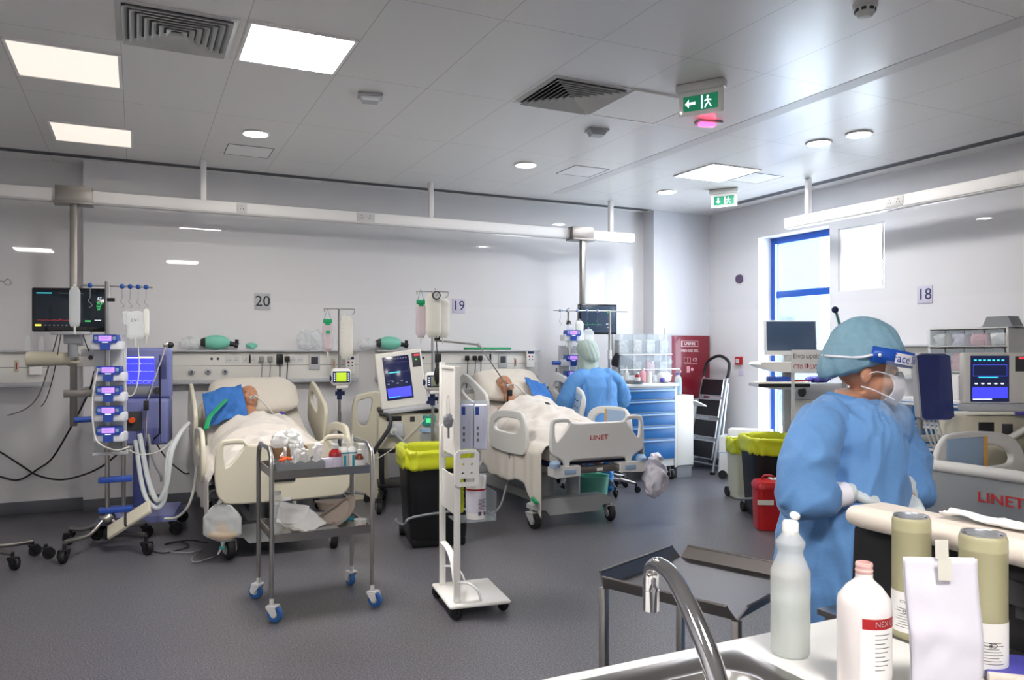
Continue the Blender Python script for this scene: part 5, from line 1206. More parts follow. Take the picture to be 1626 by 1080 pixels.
small_bottle('medicine_bottle', 'orange-brown bottle beside the red one on the drawer trolley', 'bottle', (tx(1021), ty, zt_), .034, .17, 'pink')
small_bottle('spray_bottle', 'white pump bottle behind the red medicine bottle on the drawer trolley', 'bottle', (tx(1004), ty + .12, zt_), .03, .16, 'white', nozzle=.03)
small_bottle('clear_bottle', 'tall clear bottle in the middle of the drawer trolley top', 'bottle', (tx(1037), ty + .02, zt_), .030, .26, 'clear')
tag(mk('white_cup', B().lathe([(0, 0), (.032, 0), (.036, .13), (0, .13)]), 'white', None, (tx(1029), ty - .02, zt_ + .001)), 'plain white cylinder cup on the drawer trolley', 'cup')
t = thing('tape_dispenser', 'white rounded dispenser with purple end on the drawer trolley', 'dispenser', (tx(1053), ty - .02, zt_ + .002)); mk('dispenser_body', B().box((0, 0, .06), (.17, .12, .12), .05, seg=4), 'white', t); mk('purple_end', B().box((-.06, -.045, .03), (.05, .05, .05), .015), 'violet', t)
tag(mk('steel_dish', B().lathe([(0, 0), (.10, 0), (.13, .03), (.125, .03), (.095, .006), (0, .006)], sx=1.1), 'steel', None, (tx(1001), ty - .06, zt_ + .001)), 'shallow steel dish on the left of the drawer trolley', 'dish')
t = thing('scanner_handset', 'black folded instrument propped above the drawer trolley bottles', 'instrument', (tx(1001), 7.60, zt_)); mk('instrument_body', B().box((0, 0, .24), (.26, .05, .16), .03, (.3, .35, 0)), 'black', t); mk('instrument_stand', B().tube([(-.03, -.01, 0.003), (-.03, 0, .18)], .014, 8), 'black', t); mk('instrument_cord', B().tube([(.10, 0, .22), (.18, .02, .20), (.24, .0, .12)], .005, 6, 4), 'cable', t)
t = small_bottle('saline_bottle', 'clear bottle of pale blue liquid with blue cap on the side cabinet', 'bottle', (dr.x + .10, 7.40, .972), .042, .27, 'liquid', cap='blue', lab='control_blue')

# bins on the right
def bag_rim(w, d, z0, z1, seed=0):
    """folded bag edge hanging over the bin mouth"""
    def fn(u, v):
        a = u * 2 * pi; q = lambda c, e: math.copysign(abs(c) ** e, c)
        fl = .018 * noise.noise(V((cos(a) * 2.5, sin(a) * 2.5, seed))) ; 
        if v < .45: k = v / .45; rr = 1.07 + .02 * k; z = z0 + (z1 - z0) * k
        elif v < .6: k = (v - .45) / .15; rr = 1.09 - .15 * k; z = z1 + .012 * sin(pi * k)
        else: k = (v - .6) / .4; rr = .94 - .06 * k; z = z1 - .16 * k
        n = .012 * noise.noise(V((cos(a) * 7, sin(a) * 7, v * 5 + seed)))
        return V((w/2 * rr * q(cos(a), .35) + n, d/2 * rr * q(sin(a), .35) + n, z + fl * (1 if v < .6 else 0) + n))
    return B().grid(90, 16, fn, True)
def bin_(label, loc, rz, w, d, h, m='bin', bag='yellow_bag', taper=.86, seed=0, handle=True, sag=0):
    t = thing('waste_bin', label, 'waste bin', loc, rz)
    b = B(); q = lambda c, e: math.copysign(abs(c) ** e, c); rings = []
    for k, z in ((taper*.93, .06), (taper*.97, .055), (taper, .075), (1, h - .03), (1.03, h - .03), (1.03, h), (.97, h), (taper*.95, .09)):
        rings.append([b.bm.verts.new(V((w/2*k*q(cos(2*pi*i/48), .28), d/2*k*q(sin(2*pi*i/48), .28), z))) for i in range(48)])
    b.skin(rings); mk('bin_body', b, m, t)
    mk('base_step', B().bb(-w*.40, w*.40, -d*.41, d*.41, .0, .07, .02), m, t)
    o = mk('bin_bag', bag_rim(w, d, h - .12 - sag, h + .015, seed), bag, t, ang=70, label='bright yellow bin bag folded over the rim'); o.modifiers.new('s', 'SOLIDIFY').thickness = .003
    for s in (-1, 1): mk('wheel', B().lathe([(0, -.02), (.05, -.02), (.05, .02), (0, .02)], (s * w * .42, d * .42, .05), 18, RY(pi/2).to_3x3()), 'rubber', t)
    if handle: mk('pedal_frame', B().tube([(-w*.50, d*.5, .12), (-w*.54, d*.3, .13), (-w*.53, -d*.50, .20), (-w*.40, -d*.58, .26), (w*.45, -d*.58, .30)], .010, 8, 4), 'mid_grey', t, label='grey bent metal frame bar')
    return t
bin_('tall black bin with yellow liner standing in the middle behind the white stand', (2.12, 5.80, 0), R(-10), .52, .56, .72, seed=2)
bin_('tall black bin with yellow liner near the window computer', (at(1228, d=7.05).x, at(1228, d=7.05).y, 0), R(-24), .50, .44, .70, seed=6)
bin_('narrow grey bin with yellow liner behind the right black bin', (at(1178, d=7.9).x, at(1178, d=7.9).y, 0), R(-20), .24, .28, .58, 'bin_grey', seed=9, handle=False)
t = thing('sharps_container', 'red plastic waste container with clear tape before the right black bin', 'waste container', (at(1226, d=6.55).x, at(1226, d=6.55).y, 0), R(-30))
b = B(); q = lambda c, e: math.copysign(abs(c) ** e, c)
b.skin([[b.bm.verts.new(V((.15*k*q(cos(2*pi*i/40), .35), .13*k*q(sin(2*pi*i/40), .35), z))) for i in range(40)] for k, z in ((.88, 0), (.92, .005), (1, .34), (1.03, .345), (1.03, .37), (.9, .40), (.5, .41))]); mk('container_body', b, 'red', t)
mk('tape_strip', B().bb(-.152, -.02, -.135, -.128, .22, .26), 'tape', t); mk('lid_flap', B().bb(-.02, .12, -.05, .06, .41, .42, .003), 'white', t); mk('grip', B().tube([(-.08, 0, .405), (-.07, 0, .44), (.0, 0, .44), (.01, 0, .405)], .01, 8, 3), 'red', t)

# computer workstation by the window
cp = at(1252, 560, Y=5.66)
t = thing('computer_trolley', 'computer trolley with white shelves in front of the tall window', 'computer trolley', (cp.x, 5.66, 0), R(-26))
mk('trolley_column', B().bb(-.04, .04, .0, .07, .12, 1.50, .01), 'light_grey', t); mk('trolley_base', B().bb(-.26, .26, -.22, .24, .09, .14, .03), 'light_grey', t)
for x, y in ((-.22, -.18), (.22, -.18), (-.22, .2), (.22, .2)): castor(t, x, y, .04, .025, 'mid_grey', 'rubber', .4, 'light_grey', .09)
mk('work_shelf', B().prism([(-.30, 1.335), (-.34, 1.36), (-.33, 1.385), (.34, 1.385), (.35, 1.36), (.24, 1.335), (.1, 1.29), (-.15, 1.29)], -.22, .16), 'offwhite', t); mk('keyboard_shelf', B().prism([(-.40, 1.155), (-.40, 1.18), (.08, 1.18), (.08, 1.155), (-.05, 1.13), (-.2, 1.13)], -.34, -.04), 'light_grey', t)
mk('shelf_edge', B().bb(-.40, .08, -.35, -.338, 1.155, 1.185, .003), 'black', t); mk('wooden_top', B().bb(-.38, .09, -.32, -.05, 1.185, 1.20, .003), 'beige', t)
p = t.matrix_basis
def on(t_, x, y, z): return V(t_.location) + RZ(t_.rotation_euler.z).to_3x3() @ V((x, y, z))
mt = thing('computer_monitor', 'white-framed desktop computer monitor before the tall window', 'monitor', on(t, .02, -.02, 1.62), R(-20))
display(mt, .52, .34, .05, RX(R(-4)), 'screen_grey', frame='white', bez=.012, bezb=.045, name='monitor_housing', rad=.006); mk('monitor_stand', B().bb(-.03, .03, .02, .05, -.23, -.12, .004), 'white', mt)
kb = thing('desk_clutter_cables', 'tangle of black headset cable on the computer shelf', 'cable', on(t, .10, -.10, 1.39)); mk('cable_tangle', B().tube([(-.12, 0, .005), (-.05, -.02, .03), (.02, .03, .01), (.06, -.03, .06), (.12, .02, .09), (.02, .04, .05), (-.06, .02, .02), (.08, -.03, .01)], .007, 8, 5), 'cable', kb)
kb.name = 'headset_cable'
tag(mk('blue_box', B().bb(-.10, .10, -.06, .06, 0, .045, .008), 'blue', None, on(t, -.16, -.18, 1.201), R(-26)), 'blue glove box on the lower computer shelf', 'box')
tag(mk('red_folder', B().bb(-.12, .12, -.07, .07, 0, .015, .003), 'red', None, on(t, .0, -.14, 1.201 + .0), R(-24)), 'red folder lying on the lower computer shelf', 'folder')
# paper notice in Greek, on a small stand
nt_ = at(1299, 575, d=7.0); t = thing('paper_notice', 'white paper notice with two lines of Greek writing behind the standing person', 'notice', nt_, -YAW)
mk('notice_sheet', B().bb(-.24, .22, -.002, .002, -.10, .11), 'paper', t)
mk('lettering', B().mesh(textm('Είναι ωραίο την νύχτα', .058, T(-.225, -.003, .05), .0003, 'LEFT', sx=.75)), 'ink', t); mk('lettering', B().mesh(textm('στο Φως', .065, T(-.225, -.003, -.04), .0003, 'LEFT', sx=.8)), 'linet_red', t)
mk('notice_post', B().bb(-.235, -.21, .003, .02, -nt_.z + .02, .10).bb(-.30, -.14, -.06, .1, -nt_.z, -nt_.z + .02), 'white', t); 
nb = at(1296, 700, d=6.0); t = thing('anaesthesia_cart', 'pale equipment cart with a round black speaker behind the standing person', 'cart', (at(1300, d=7.8).x, at(1300, d=7.8).y, 0), -YAW)
mk('cart_body', B().bb(-.24, .30, .03, .34, .12, 1.0, .015), 'offwhite', t); mk('cart_head', B().bb(-.24, .30, .0, .34, 1.0, 1.17, .02), 'light_grey', t); mk('round_speaker', B().lathe([(0, 0), (.05, 0), (.05, .012), (0, .012)], (-.17, .0, 1.08), 24, RX(pi/2).to_3x3(), sx=.8), 'dark_grey', t)
mk('blue_latches', B().box((-.20, -.006, 1.15), (.05, .012, .03), .003).box((-.13, -.006, 1.15), (.04, .012, .03), .003), 'blue', t)
for x, y in ((-.2, .1), (.26, .1), (-.2, .28), (.26, .28)): castor(t, x, y, .05, .03, 'mid_grey', 'rubber', .4, 'light_grey', .12)
crp = on(t, .05, .15, 1.172); tag(mk('violet_drape', fuse(B().ball((0, 0, .03), (.13, .09, .03)), .008, 1, folds(.012, (20, 20, 20), 3)), 'violet', None, crp, -YAW), 'crumpled violet wrap on top of the pale equipment cart', 'cloth')

# ================================================================== BAY 18 ON THE RIGHT
# blue drawer trolley behind bed 18
d0 = at(1500, Y=3.25); t = thing('drawer_trolley', 'blue-drawer trolley with white edges behind the bed at the right', 'drawer trolley', (6.10, 4.05, 0), -pi/2)
mk('cabinet', B().bb(-.52, .52, -.3, .30, .14, 1.10, .01), 'white', t)
for i in range(5): d = mk('drawer', B().bb(-.49, .49, -.32, -.30, .20 + i*.18, .355 + i*.18, .005), 'drawer_blue', t); mk('drawer_handle', B().bb(-.48, .48, -.335, -.318, .325 + i*.18, .345 + i*.18, .004), 'white', d)
for x, y in ((-.46, -.24), (.46, -.24), (-.46, .24), (.46, .24)): castor(t, x, y, .055, .03, 'steel_dull', 'rubber', .3, 'light_grey', .14)
# clear supply drawers above
def P3(px, py, X): return at(px, py, X=X)
rk = P3(1548, 600, 6.25); a_, c_ = P3(1488, 520, 6.25), P3(1612, 520, 6.25); L = abs(a_.y - c_.y) / 2; ym = (a_.y + c_.y) / 2
t = thing('clear_drawer_rack', 'stacked clear plastic supply bins above the bed at the right', 'storage rack', (6.25, ym, 1.10), -pi/2)
zb = [(P3(1500, 522, 6.25).z, P3(1500, 549, 6.25).z), (P3(1500, 550, 6.25).z, P3(1500, 588, 6.25).z)]
for s in (-1, 1): mk('rack_side', B().bb(s*L - .01, s*L + .01, -.10, .14, 0, zb[0][0] - 1.10, .003), 'white', t)
mk('rack_back', B().bb(-L, L, .14, .15, 0, zb[0][0] - 1.10), 'white', t); mk('rack_top', B().bb(-L - .01, L + .01, -.1, .15, zb[0][0] - 1.11, zb[0][0] - 1.10), 'white', t)
for r_, (z1, z0) in enumerate(zb):
    mk('rack_shelf', B().bb(-L, L, -.11, .14, z0 - 1.112, z0 - 1.10, .002), 'white', t)
    for k in range(4):
        wB = 2*L/4; x = -L + wB*(k + .5); bn = mk('clear_bin', B().bb(x - wB*.47, x + wB*.47, -.13, -.126, z0 - 1.10, z1 - 1.12), 'clear_box', t); hh = z1 - z0 - .03
        mk('bin_contents', fuse(B().box((x, 0, z0 - 1.10 + hh*.42), (wB*.74, .16, hh*.8), .01), .012, 1, folds(.014, (22, 22, 22), k + r_*7)), ['milky', 'label_lilac', 'pink', 'paper'][(k + r_) % 4], bn)
zt3 = zb[0][0]
t = thing('moulded_tray', 'grey moulded tray upside down on top of the clear supply bins', 'tray', P3(1592, 510, 6.25) * 1.0); t.location.z = zt3 + .001; t.rotation_euler = (0, 0, -pi/2)
mk('tray_shell', B().prism([(-.17, 0), (-.12, .008), (-.085, .085), (.085, .085), (.12, .008), (.17, 0)], -.07, .07), 'mid_grey', t)
# small supplies and paper stack under the rack
tag(mk('label_roll_box', B().box((0, 0, .10), (.10, .14, .20), .004), 'paper', None, (5.98, at(1515, X=5.98).y, 1.101)), 'white carton on the blue drawer trolley at the right', 'carton')
# portrait tablet monitor
tm = at(1482, 615, d=4.7); t = thing('portrait_monitor', 'dark portrait monitor with curved edges behind the bed at the right', 'monitor', tm, -YAW + R(8))
w2, h2 = .215, .40
mk('monitor_housing', B().prism([(-w2/2 - .012, h2/2 - .01), (-w2/2 + .03, h2/2 + .008), (w2/2 - .03, h2/2 + .006), (w2/2, h2/2 - .01), (w2/2 + .03, -h2/2 + .02), (w2/2 - .0, -h2/2), (-w2/2 + .05, -h2/2), (-w2/2 + .022, -h2/2 + .02)], 0, .05), 'light_grey', t)
mk('screen', B().prism([(-w2/2 , h2/2 - .01), (-w2/2 + .035, h2/2), (w2/2 - .03, h2/2), (w2/2, h2/2 - .012), (w2/2 + .028, -h2/2 + .022), (w2/2 - .0, -h2/2 + .004), (-w2/2 + .055, -h2/2 + .004), (-w2/2 + .034, -h2/2 + .02)], -.006, .0), 'screen_navy', t)
mk('support_pole', B().tube([(0, .05, -.10), (0, .12, -.15), (0, .14, -.5), (0, .14, -tm.z + .12)], .018, 10), 'mid_grey', t); mk('shelf_rail', B().tube([(-.22, .10, -.33), (.30, .10, -.31)], .022, 10), 'light_grey', t)
for k in range(4): mk('monitor_cable', B().tube([(-.04 + k*.03, .03, -.20), (-.02 + k*.03, .02, -.30), (.05 + k*.02, .04, -.42), (.06 + k*.02, .05, -.55)], .006, 8, 4), 'cable_white', t)
mk('pole_base', B().tube([(0, .14, -tm.z + .11), (-.2, .3, -tm.z + .05)], .02, 8).tube([(0, .14, -tm.z + .11), (.22, .25, -tm.z + .05)], .02, 8).tube([(0, .14, -tm.z + .11), (0, -.1, -tm.z + .05)], .02, 8), 'mid_grey', t)
for x, y in ((-.2, .3), (.22, .25), (0, -.1)): 
    cc = mk('castor', B().lathe([(0, -.012), (.03, -.012), (.03, .012), (0, .012)], (x, y, -tm.z + .031), 16, RX(pi/2).to_3x3()), 'rubber', t)
# ventilator of bay 18
vm = at(1588, 604, d=4.6); t = thing('ventilator', 'cream ventilator with glowing blue screen at the right edge', 'ventilator', (vm.x, vm.y, 0), -YAW)
z = vm.z; k = 4.6 / F
def q_(px, py): return ((px - 1588) * k, EYE - (py - HZ) * k)
x0, z1 = q_(1532, 560); x1, z0 = q_(1660, 641)
mk('monitor_housing', B().bb(x0, x1, 0, .06, z0, z1, .01), 'offwhite', t)
sx0, sz1 = q_(1541, 565); sx1, sz0 = q_(1602, 638); s = mk('screen', B().bb(sx0, sx1, -.003, .001, sz0, sz1), 'screen_navy', t)
for m, b in screen_lines(sx1 - sx0, sz1 - sz0, [('bar', .04, .96, .08, .24, 'screen_blue'), ('box', .06, .94, .56, .24, 'ui_blue'), ('bar', .2, .7, .52, .02, 'ui_cyan'), ('bar', .05, .55, .045, .02, 'ui_white')] + [('bar', .08 + j*.12, .15 + j*.12, .89, .03, 'ui_cyan') for j in range(7)] + [('bar', .10 + j*.17, .18 + j*.17, .38, .03, 'ui_white') for j in range(5)], -.0035).items(): b.xf(T((sx0 + sx1)/2, 0, (sz0 + sz1)/2)); mk('screen_marks', b, m, s)
px0, pz1 = q_(1612, 566); px1, pz0 = q_(1650, 590); k2 = mk('alarm_panel', B().bb(px0, px1, -.003, .001, pz0, pz1), 'dark_grey', t); mk('alarm_digits', B().bb(px0 + .02, px1 - .03, -.005, -.003, pz1 - .015, pz1 - .005), 'ui_red', k2)
mk('lower_ledge', B().bb(x0, x1, -.06, .08, z0 - .045, z0, .01), 'light_grey', t)
mk('body', B().bb(x0 + .02, x1, .0, .35, .62, z0 - .07, .02), 'cream_dark', t); mk('display_slot', B().bb(x0 + .08, x0 + .17, -.008, .002, z0 - .17, z0 - .11, .003), 'black', t); mk('display_slot', B().bb(x0 + .22, x0 + .28, -.008, .002, z0 - .18, z0 - .12, .003), 'dark_grey', t)
mk('hose', B().tube([(x0 + .25, -.03, z0 - .2), (x0 + .35, -.08, z0 - .12), (x0 + .48, -.06, z0 - .10), (x0 + .6, .0, z0 - .12)], .02, 10, 5), 'cable_white', t); mk('hose', B().tube([(x0 + .28, -.03, z0 - .05), (x0 + .40, -.06, z0 - .05), (x0 + .55, -.02, z0 - .07)], .018, 10, 5), 'violet', t)
mk('trolley_stand', B().bb(x0 + .10, x0 + .16, .1, .16, .10, .62).bb(x1 - .10, x1 - .04, .1, .16, .10, .62).bb(x0, x1, .0, .35, .07, .11, .01), 'black', t)
for a in (x0 + .05, x1 - .05):
    for c in (.04, .30): castor(t, a, c, .035, .03, 'black', 'rubber', .5, 'dark_grey', .08)
# raised arm behind the cap
a0_ = at(1340, 545, d=5.0); a1_ = at(1326, 492, d=5.0)
t = thing('tube_support_arm', 'thin grey-green tube holder arm rising behind the standing person', 'support arm', (a0_.x, a0_.y, 0)); dv = a1_ - a0_
mk('rod', B().tube([(0, 0, a0_.z), (dv.x, dv.y, a1_.z)], .006, 8), 'teal', t); mk('rod', B().tube([(.02, 0, a0_.z), (dv.x + .01, dv.y, a1_.z)], .004, 8), 'steel', t); mk('knob', B().ball((dv.x, dv.y, a1_.z), (.024, .02, .022)), 'navy', t); mk('pole', B().cyl((0, 0, .02), (0, 0, a0_.z), .013), 'steel', t)
mk('pole_foot', B().lathe([(0, 0), (.2, 0), (.2, .02), (0, .03)]), 'mid_grey', t)
# ================================================================== MIDDLE FLOOR: STEEL CART AND WHITE STAND
CT = V((.955, 4.67, 0))
t = thing('instrument_cart', 'two-shelf stainless steel trolley in front of the left bed', 'trolley', CT, R(1)); hx, hy = .285, .225
for s in (-1, 1):
    mk('tube_frame', B().tube([(s*hx, -hy, .13), (s*hx, -hy, .84), (s*hx, -hy + .02, .91), (s*hx, -hy + .08, .945), (s*hx, hy - .08, .945), (s*hx, hy - .02, .91), (s*hx, hy, .84), (s*hx, hy, .13)], .0135, 12, 0), 'steel', t)
for z in (.785, .435):
    b = B().bb(-hx + .01, hx - .01, -hy, hy, z, z + .006)
    b.bb(-hx + .01, hx - .01, -hy - .004, -hy + .002, z - .002, z + .045).bb(-hx + .01, hx - .01, hy - .002, hy + .004, z - .002, z + .045)
    b.bb(-hx + .006, -hx + .012, -hy, hy, z - .002, z + .045).bb(hx - .012, hx - .006, -hy, hy, z - .002, z + .045); mk('shelf', b, 'steel', t)
for x, y, a in ((-hx, -hy, -.7), (hx, -hy, -.9), (-hx, hy, 2.4), (hx, hy, 1.8)): castor(t, x, y, .045, .030, 'white', 'wheel_blue', a, 'light_grey', .135)
def oc(x, y, z): return CT + RZ(R(1)).to_3x3() @ V((x, y, z))
z1, z2 = .792, .442
t = thing('grey_tray_insert', 'grey moulded tray on the top shelf of the steel trolley', 'tray', oc(-.125, -.10, z1), R(1))
out = [(-.14, 0), (-.14, .075), (-.12, .085), (-.09, .07), (-.06, .085), (-.03, .07), (0, .085), (.03, .07), (.06, .085), (.09, .07), (.12, .085), (.14, .075), (.14, 0)]
mk('tray_wall', B().prism(out, -.10, -.095), 'mid_grey', t); mk('tray_wall', B().prism(out, .095, .10), 'mid_grey', t); mk('tray_floor', B().bb(-.14, .14, -.095, .095, 0, .006).bb(-.14, -.135, -.1, .1, 0, .07).bb(.135, .14, -.1, .1, 0, .07), 'mid_grey', t)
t = thing('cardboard_box', 'small open brown cardboard box at the back of the trolley top', 'box', oc(-.13, .125, z1), R(4))
b = B().bb(-.10, .10, -.06, .06, 0, .005)
for a in ((-.10, .10, -.06, -.056), (-.10, .10, .056, .06), (-.10, -.096, -.06, .06), (.096, .10, -.06, .06)): b.bb(*a, 0, .13)
mk('box_shell', b, 'cardboard', t)
def wrap(label, loc, size, m, rot, seed):
    me = fuse(B().box((0, 0, 0), size, min(size) * .3), min(size) * .45 if min(size) > .012 else .006, 1, folds(.006, (30, 30, 30), seed)); return tag(mk('blister_pack', me, m, None, loc, rot), label, 'packet')
pk = [(-.185, -.12, .13, .35), (-.075, -.15, .12, -.4), (-.035, -.10, .15, .1), (-.12, -.10, .16, .0), (-.22, -.14, .14, 0), (-.16, -.13, .15, .2), (-.13, -.15, .13, -.2), (-.09, -.12, .155, .3), (-.05, -.14, .15, -.15), (-.02, -.13, .14, .25), (-.20, -.10, .12, .5)]
nm = ['packet tilted right near the left end of the grey tray', 'packet leaning left at the middle front of the grey tray', 'upright packet at the back right of the grey tray', 'upright tall packet at the back middle of the grey tray', 'leftmost clear syringe packet standing in the grey tray', 'second clear syringe packet from the left in the grey tray', 'short white packet in front in the grey tray', 'tallest clear packet leaning in the grey tray', 'white packet near the right end of the grey tray', 'rightmost clear syringe packet in the grey tray', 'tilted packet deep in the left of the grey tray']
for i, ((x, y, h, a), l) in enumerate(zip(pk, nm)): 
    t = thing('syringe_packet', l, 'packet', oc(x + .03, y + .04, z1 + .007), (0, a, R(i * 23)))
    mk('packet_film', fuse(B().box((0, 0, h * .55), (.048, .012, h), .004), .006, 0, folds(.004, (30, 30, 30), i)), ['packet_film', 'packet_film', 'paper', 'packet_film', 'milky', 'packet_film', 'milky', 'packet_film', 'paper', 'packet_film', 'packet_film'][i], t)
    mk('syringe', B().cyl((0, 0, .02), (0, 0, h * .75), .008).cyl((0, 0, h * .75), (0, 0, h * .95), .004), 'milky' if i % 2 else 'white', t)
for i, (x, l) in enumerate(((-.17, 'crumpled clear wrapper bulging from the cardboard box, left one'), (-.10, 'crumpled clear wrapper bulging from the cardboard box, right one'))):
    tag(mk('clear_wrapper', fuse(B().ball((0, 0, 0), (.05, .04, .075), 16), .008, 1, folds(.02, (20, 20, 20), i * 5)), 'packet_film', None, oc(x, .125, z1 + .15)), l, 'wrapper')
tag(mk('orange_tourniquet', B().tube([(-.03, 0, 0), (-.01, -.02, .006), (.01, .01, .012), (.03, -.01, .006), (.01, .02, .01), (-.02, .01, .014)], .008, 8, 5), 'orange', None, oc(-.20, -.155, z1 + .085)), 'orange rubber tie on the edge of the grey tray', 'rubber tie')
small_bottle('medicine_bottle', 'dark red medicine bottle with lilac label on the steel trolley', 'bottle', oc(.085, -.15, z1), .036, .155, 'red_liquid', lab='label_lilac', caph=.026)
for i, x in enumerate((.145, .195)):
    b_ = small_bottle('dropper_bottle', ('left' if i == 0 else 'right') + ' one of two white nozzle bottles with teal lettering on the steel trolley', 'bottle', oc(x, -.12, z1), .026, .165, 'white', nozzle=.045, band='teal_ink', caph=.02)
    mk('label_stripe', B().bb(-.007, .007, -.0275, -.0262, .02, .09), 'teal_ink', b_)
small_bottle('medicine_bottle', 'small amber bottle beside the stacked white cups on the steel trolley', 'bottle', oc(.225, -.17, z1), .027, .115, 'amber', lab='white', caph=.022)
t = thing('cup_stack', 'stack of white plastic cups at the right end of the steel trolley', 'cups', oc(.262, -.11, z1)); 
for k in range(4): mk('cup', B().lathe([(0, .0), (.022, 0), (.029, .07), (.031, .072), (0, .072)], (0, 0, k * .026)), 'white', t)
tag(mk('label_carton', B().bb(-.03, .03, -.02, .02, 0, .085, .003), 'label_lilac', None, oc(.035, -.16, z1)), 'small lilac-grey carton left of the dark red bottle', 'carton')
tag(mk('steel_bowl', B().lathe([(0, 0), (.05, 0), (.075, .06), (.072, .06), (.048, .004), (0, .004)]), 'steel', None, oc(.195, .13, z1)), 'steel bowl at the back of the trolley top', 'bowl')
# lower shelf
for i, (x, y, s, l) in enumerate(((-.20, .08, 1.15, 'taller clear flask at the back of the lower trolley shelf'), (-.235, -.08, 1.0, 'clear plastic bottle at the front left of the lower trolley shelf'), (-.09, .14, .7, 'small clear bottle behind the papers on the lower trolley shelf'))):
    small_bottle('clear_bottle', l, 'bottle', oc(x, y, z2), .038 * s, .20 * s, 'clear', cap='milky', neck=.4)
def sheet_item(name, label, loc, w, d, rot, m, seed, cat='packet', amp=.012):
    b = B().grid(14, 14, lambda u, v: V(((u - .5) * w, (v - .5) * d, amp * noise.noise(V((u * 3 + seed, v * 3, seed)))))); o = mk(name, b, m, None, loc, rot, 70); o.modifiers.new('s', 'SOLIDIFY').thickness = .003; return tag(o, label, cat)
sheet_item('paper_packet', 'opened white dressing packet lying on the lower trolley shelf', oc(-.08, -.08, z2 + .055), .20, .17, (R(24), R(-16), R(20)), 'paper', 1)
sheet_item('paper_packet', 'crumpled white paper packet leaning against the bottles on the lower trolley shelf', oc(-.13, -.02, z2 + .10), .17, .15, (R(40), R(12), R(-10)), 'paper', 5)
sheet_item('paper_packet', 'white packet folded over the lower shelf front edge', oc(-.15, -.16, z2 + .045), .13, .10, (R(10), R(22), R(30)), 'pillow', 8)
sheet_item('clear_packet', 'flat clear packet in the middle of the lower trolley shelf', oc(.01, .02, z2 + .03), .22, .15, (R(4), R(-3), R(-8)), 'clear_film', 11)
sheet_item('clear_packet', 'clear printed packet at the front of the lower trolley shelf', oc(.02, -.13, z2 + .022), .18, .09, (R(3), R(2), R(4)), 'clear_film', 14)
def kidney(label, loc, rot, m='tan_pulp'):
    def f(z, k): return [(.13 * k * cos(a), (.055 * k * sin(a) + .03 * cos(a) ** 2), z) for a in [2 * pi * i / 32 for i in range(32)]]
    b = B(); b.skin([[b.bm.verts.new(q) for q in f(z, k)] for z, k in ((0, .75), (.045, 1), (.05, 1.05), (.048, 1.0), (.006, .72))]); return tag(mk('kidney_dish', b, m, None, loc, rot), label, 'dish')
kidney('tan pulp kidney dish at the back right of the lower trolley shelf', oc(.16, .12, z2 + .075), (R(6), R(4), R(14)))
kidney('tan pulp kidney dish tipped on its side on the lower trolley shelf', oc(.13, -.03, z2 + .072), (R(70), R(-32), R(0)))
kidney('tan pulp kidney dish lying low behind the tipped one', oc(.02, .07, z2 + .012), (R(8), 0, R(-30)))
tag(mk('support_block', B().bb(-.06, .06, -.04, .04, 0, .07, .006), 'tan_pulp', None, oc(.17, .13, z2)), 'tan carton under the back kidney dish', 'carton')
tag(mk('teal_tubing', B().tube([(-.04, 0, 0), (0, -.02, .02), (.04, .01, .01), (.0, .02, .025), (-.03, .0, .02), (.03, -.01, .03)], .006, 8, 5), 'teal_ink', None, oc(.20, -.02, z2 + .02)), 'coil of teal tubing on the lower trolley shelf', 'tubing')
t = thing('white_tub', 'small white tub with red label at the right of the lower trolley shelf', 'tub', oc(.235, -.15, z2)); mk('tub_body', B().lathe([(0, 0), (.032, 0), (.038, .06), (0, .06)]), 'milky', t); mk('red_label', B().bb(-.025, .025, -.037, -.030, .012, .032, .003), 'red', t)

# white dispenser stand with glove boxes and wipes
P1, P2 = V((1.62, 4.06, 0)), V((1.665, 4.41, 0))
ax = (P2 - P1); L = ax.length; rz = math.atan2(ax.y, ax.x) - pi/2
t = thing('dispenser_stand', 'tall white wheeled stand holding glove boxes and a wipe tub', 'dispenser stand', P1, rz)
ztop = at(727, 582, d=4.34).z
mk('front_post', B().bb(-.018, .018, -.012, .012, .085, ztop, .003), 'white_gloss', t); mk('rear_post', B().bb(-.018, .018, L - .012, L + .012, .085, ztop + .02, .003), 'white_gloss', t)
b = B().prism([(-.05, .06), (-.05, .085), (.30, .085), (.33, .07), (.30, .06)], -.02, L + .05); 
mk('base_plate', B().box((.125, L/2 + .0, .0725), (.36, L + .10, .025), .012, seg=3), 'white_gloss', t)
for y in (-.0, L): mk('base_gusset', B().tube([(.0, y, .20), (.07, y, .185), (.12, y, .14), (.14, y, .085)], .022, 8, 4, flat=.3), 'white_gloss', t)
for y in (0,): mk('base_gusset', B().tube([(.0, .02, .20), (.0, .09, .30), (0, .2, .34), (0, L - .03, .35)], .020, 8, 4, flat=.3), 'white_gloss', t)
for x, y, a in ((-.02, -.01, -.7), (.27, .03, .3), (-.02, L + .01, 2), (.27, L, 1)): castor(t, x, y, .032, .03, 'black', 'rubber', a, 'black', .062)
zb0, zb1 = at(727, 800, d=4.34).z, at(727, 758, d=4.34).z
mk('panel_upper', B().bb(-.004, .004, .012, L - .012, at(715, 720, d=4.5).z, ztop - .02), 'white_gloss', t)
mk('panel_lower', B().bb(-.004, .004, .012, L - .012, at(715, 812, d=4.5).z, at(715, 752, d=4.5).z), 'white_gloss', t)
mk('top_cap', B().bb(-.01, .01, -.01, L + .01, ztop - .02, ztop + .0, .004), 'white_gloss', t)
zs = at(727, 832, d=4.34).z
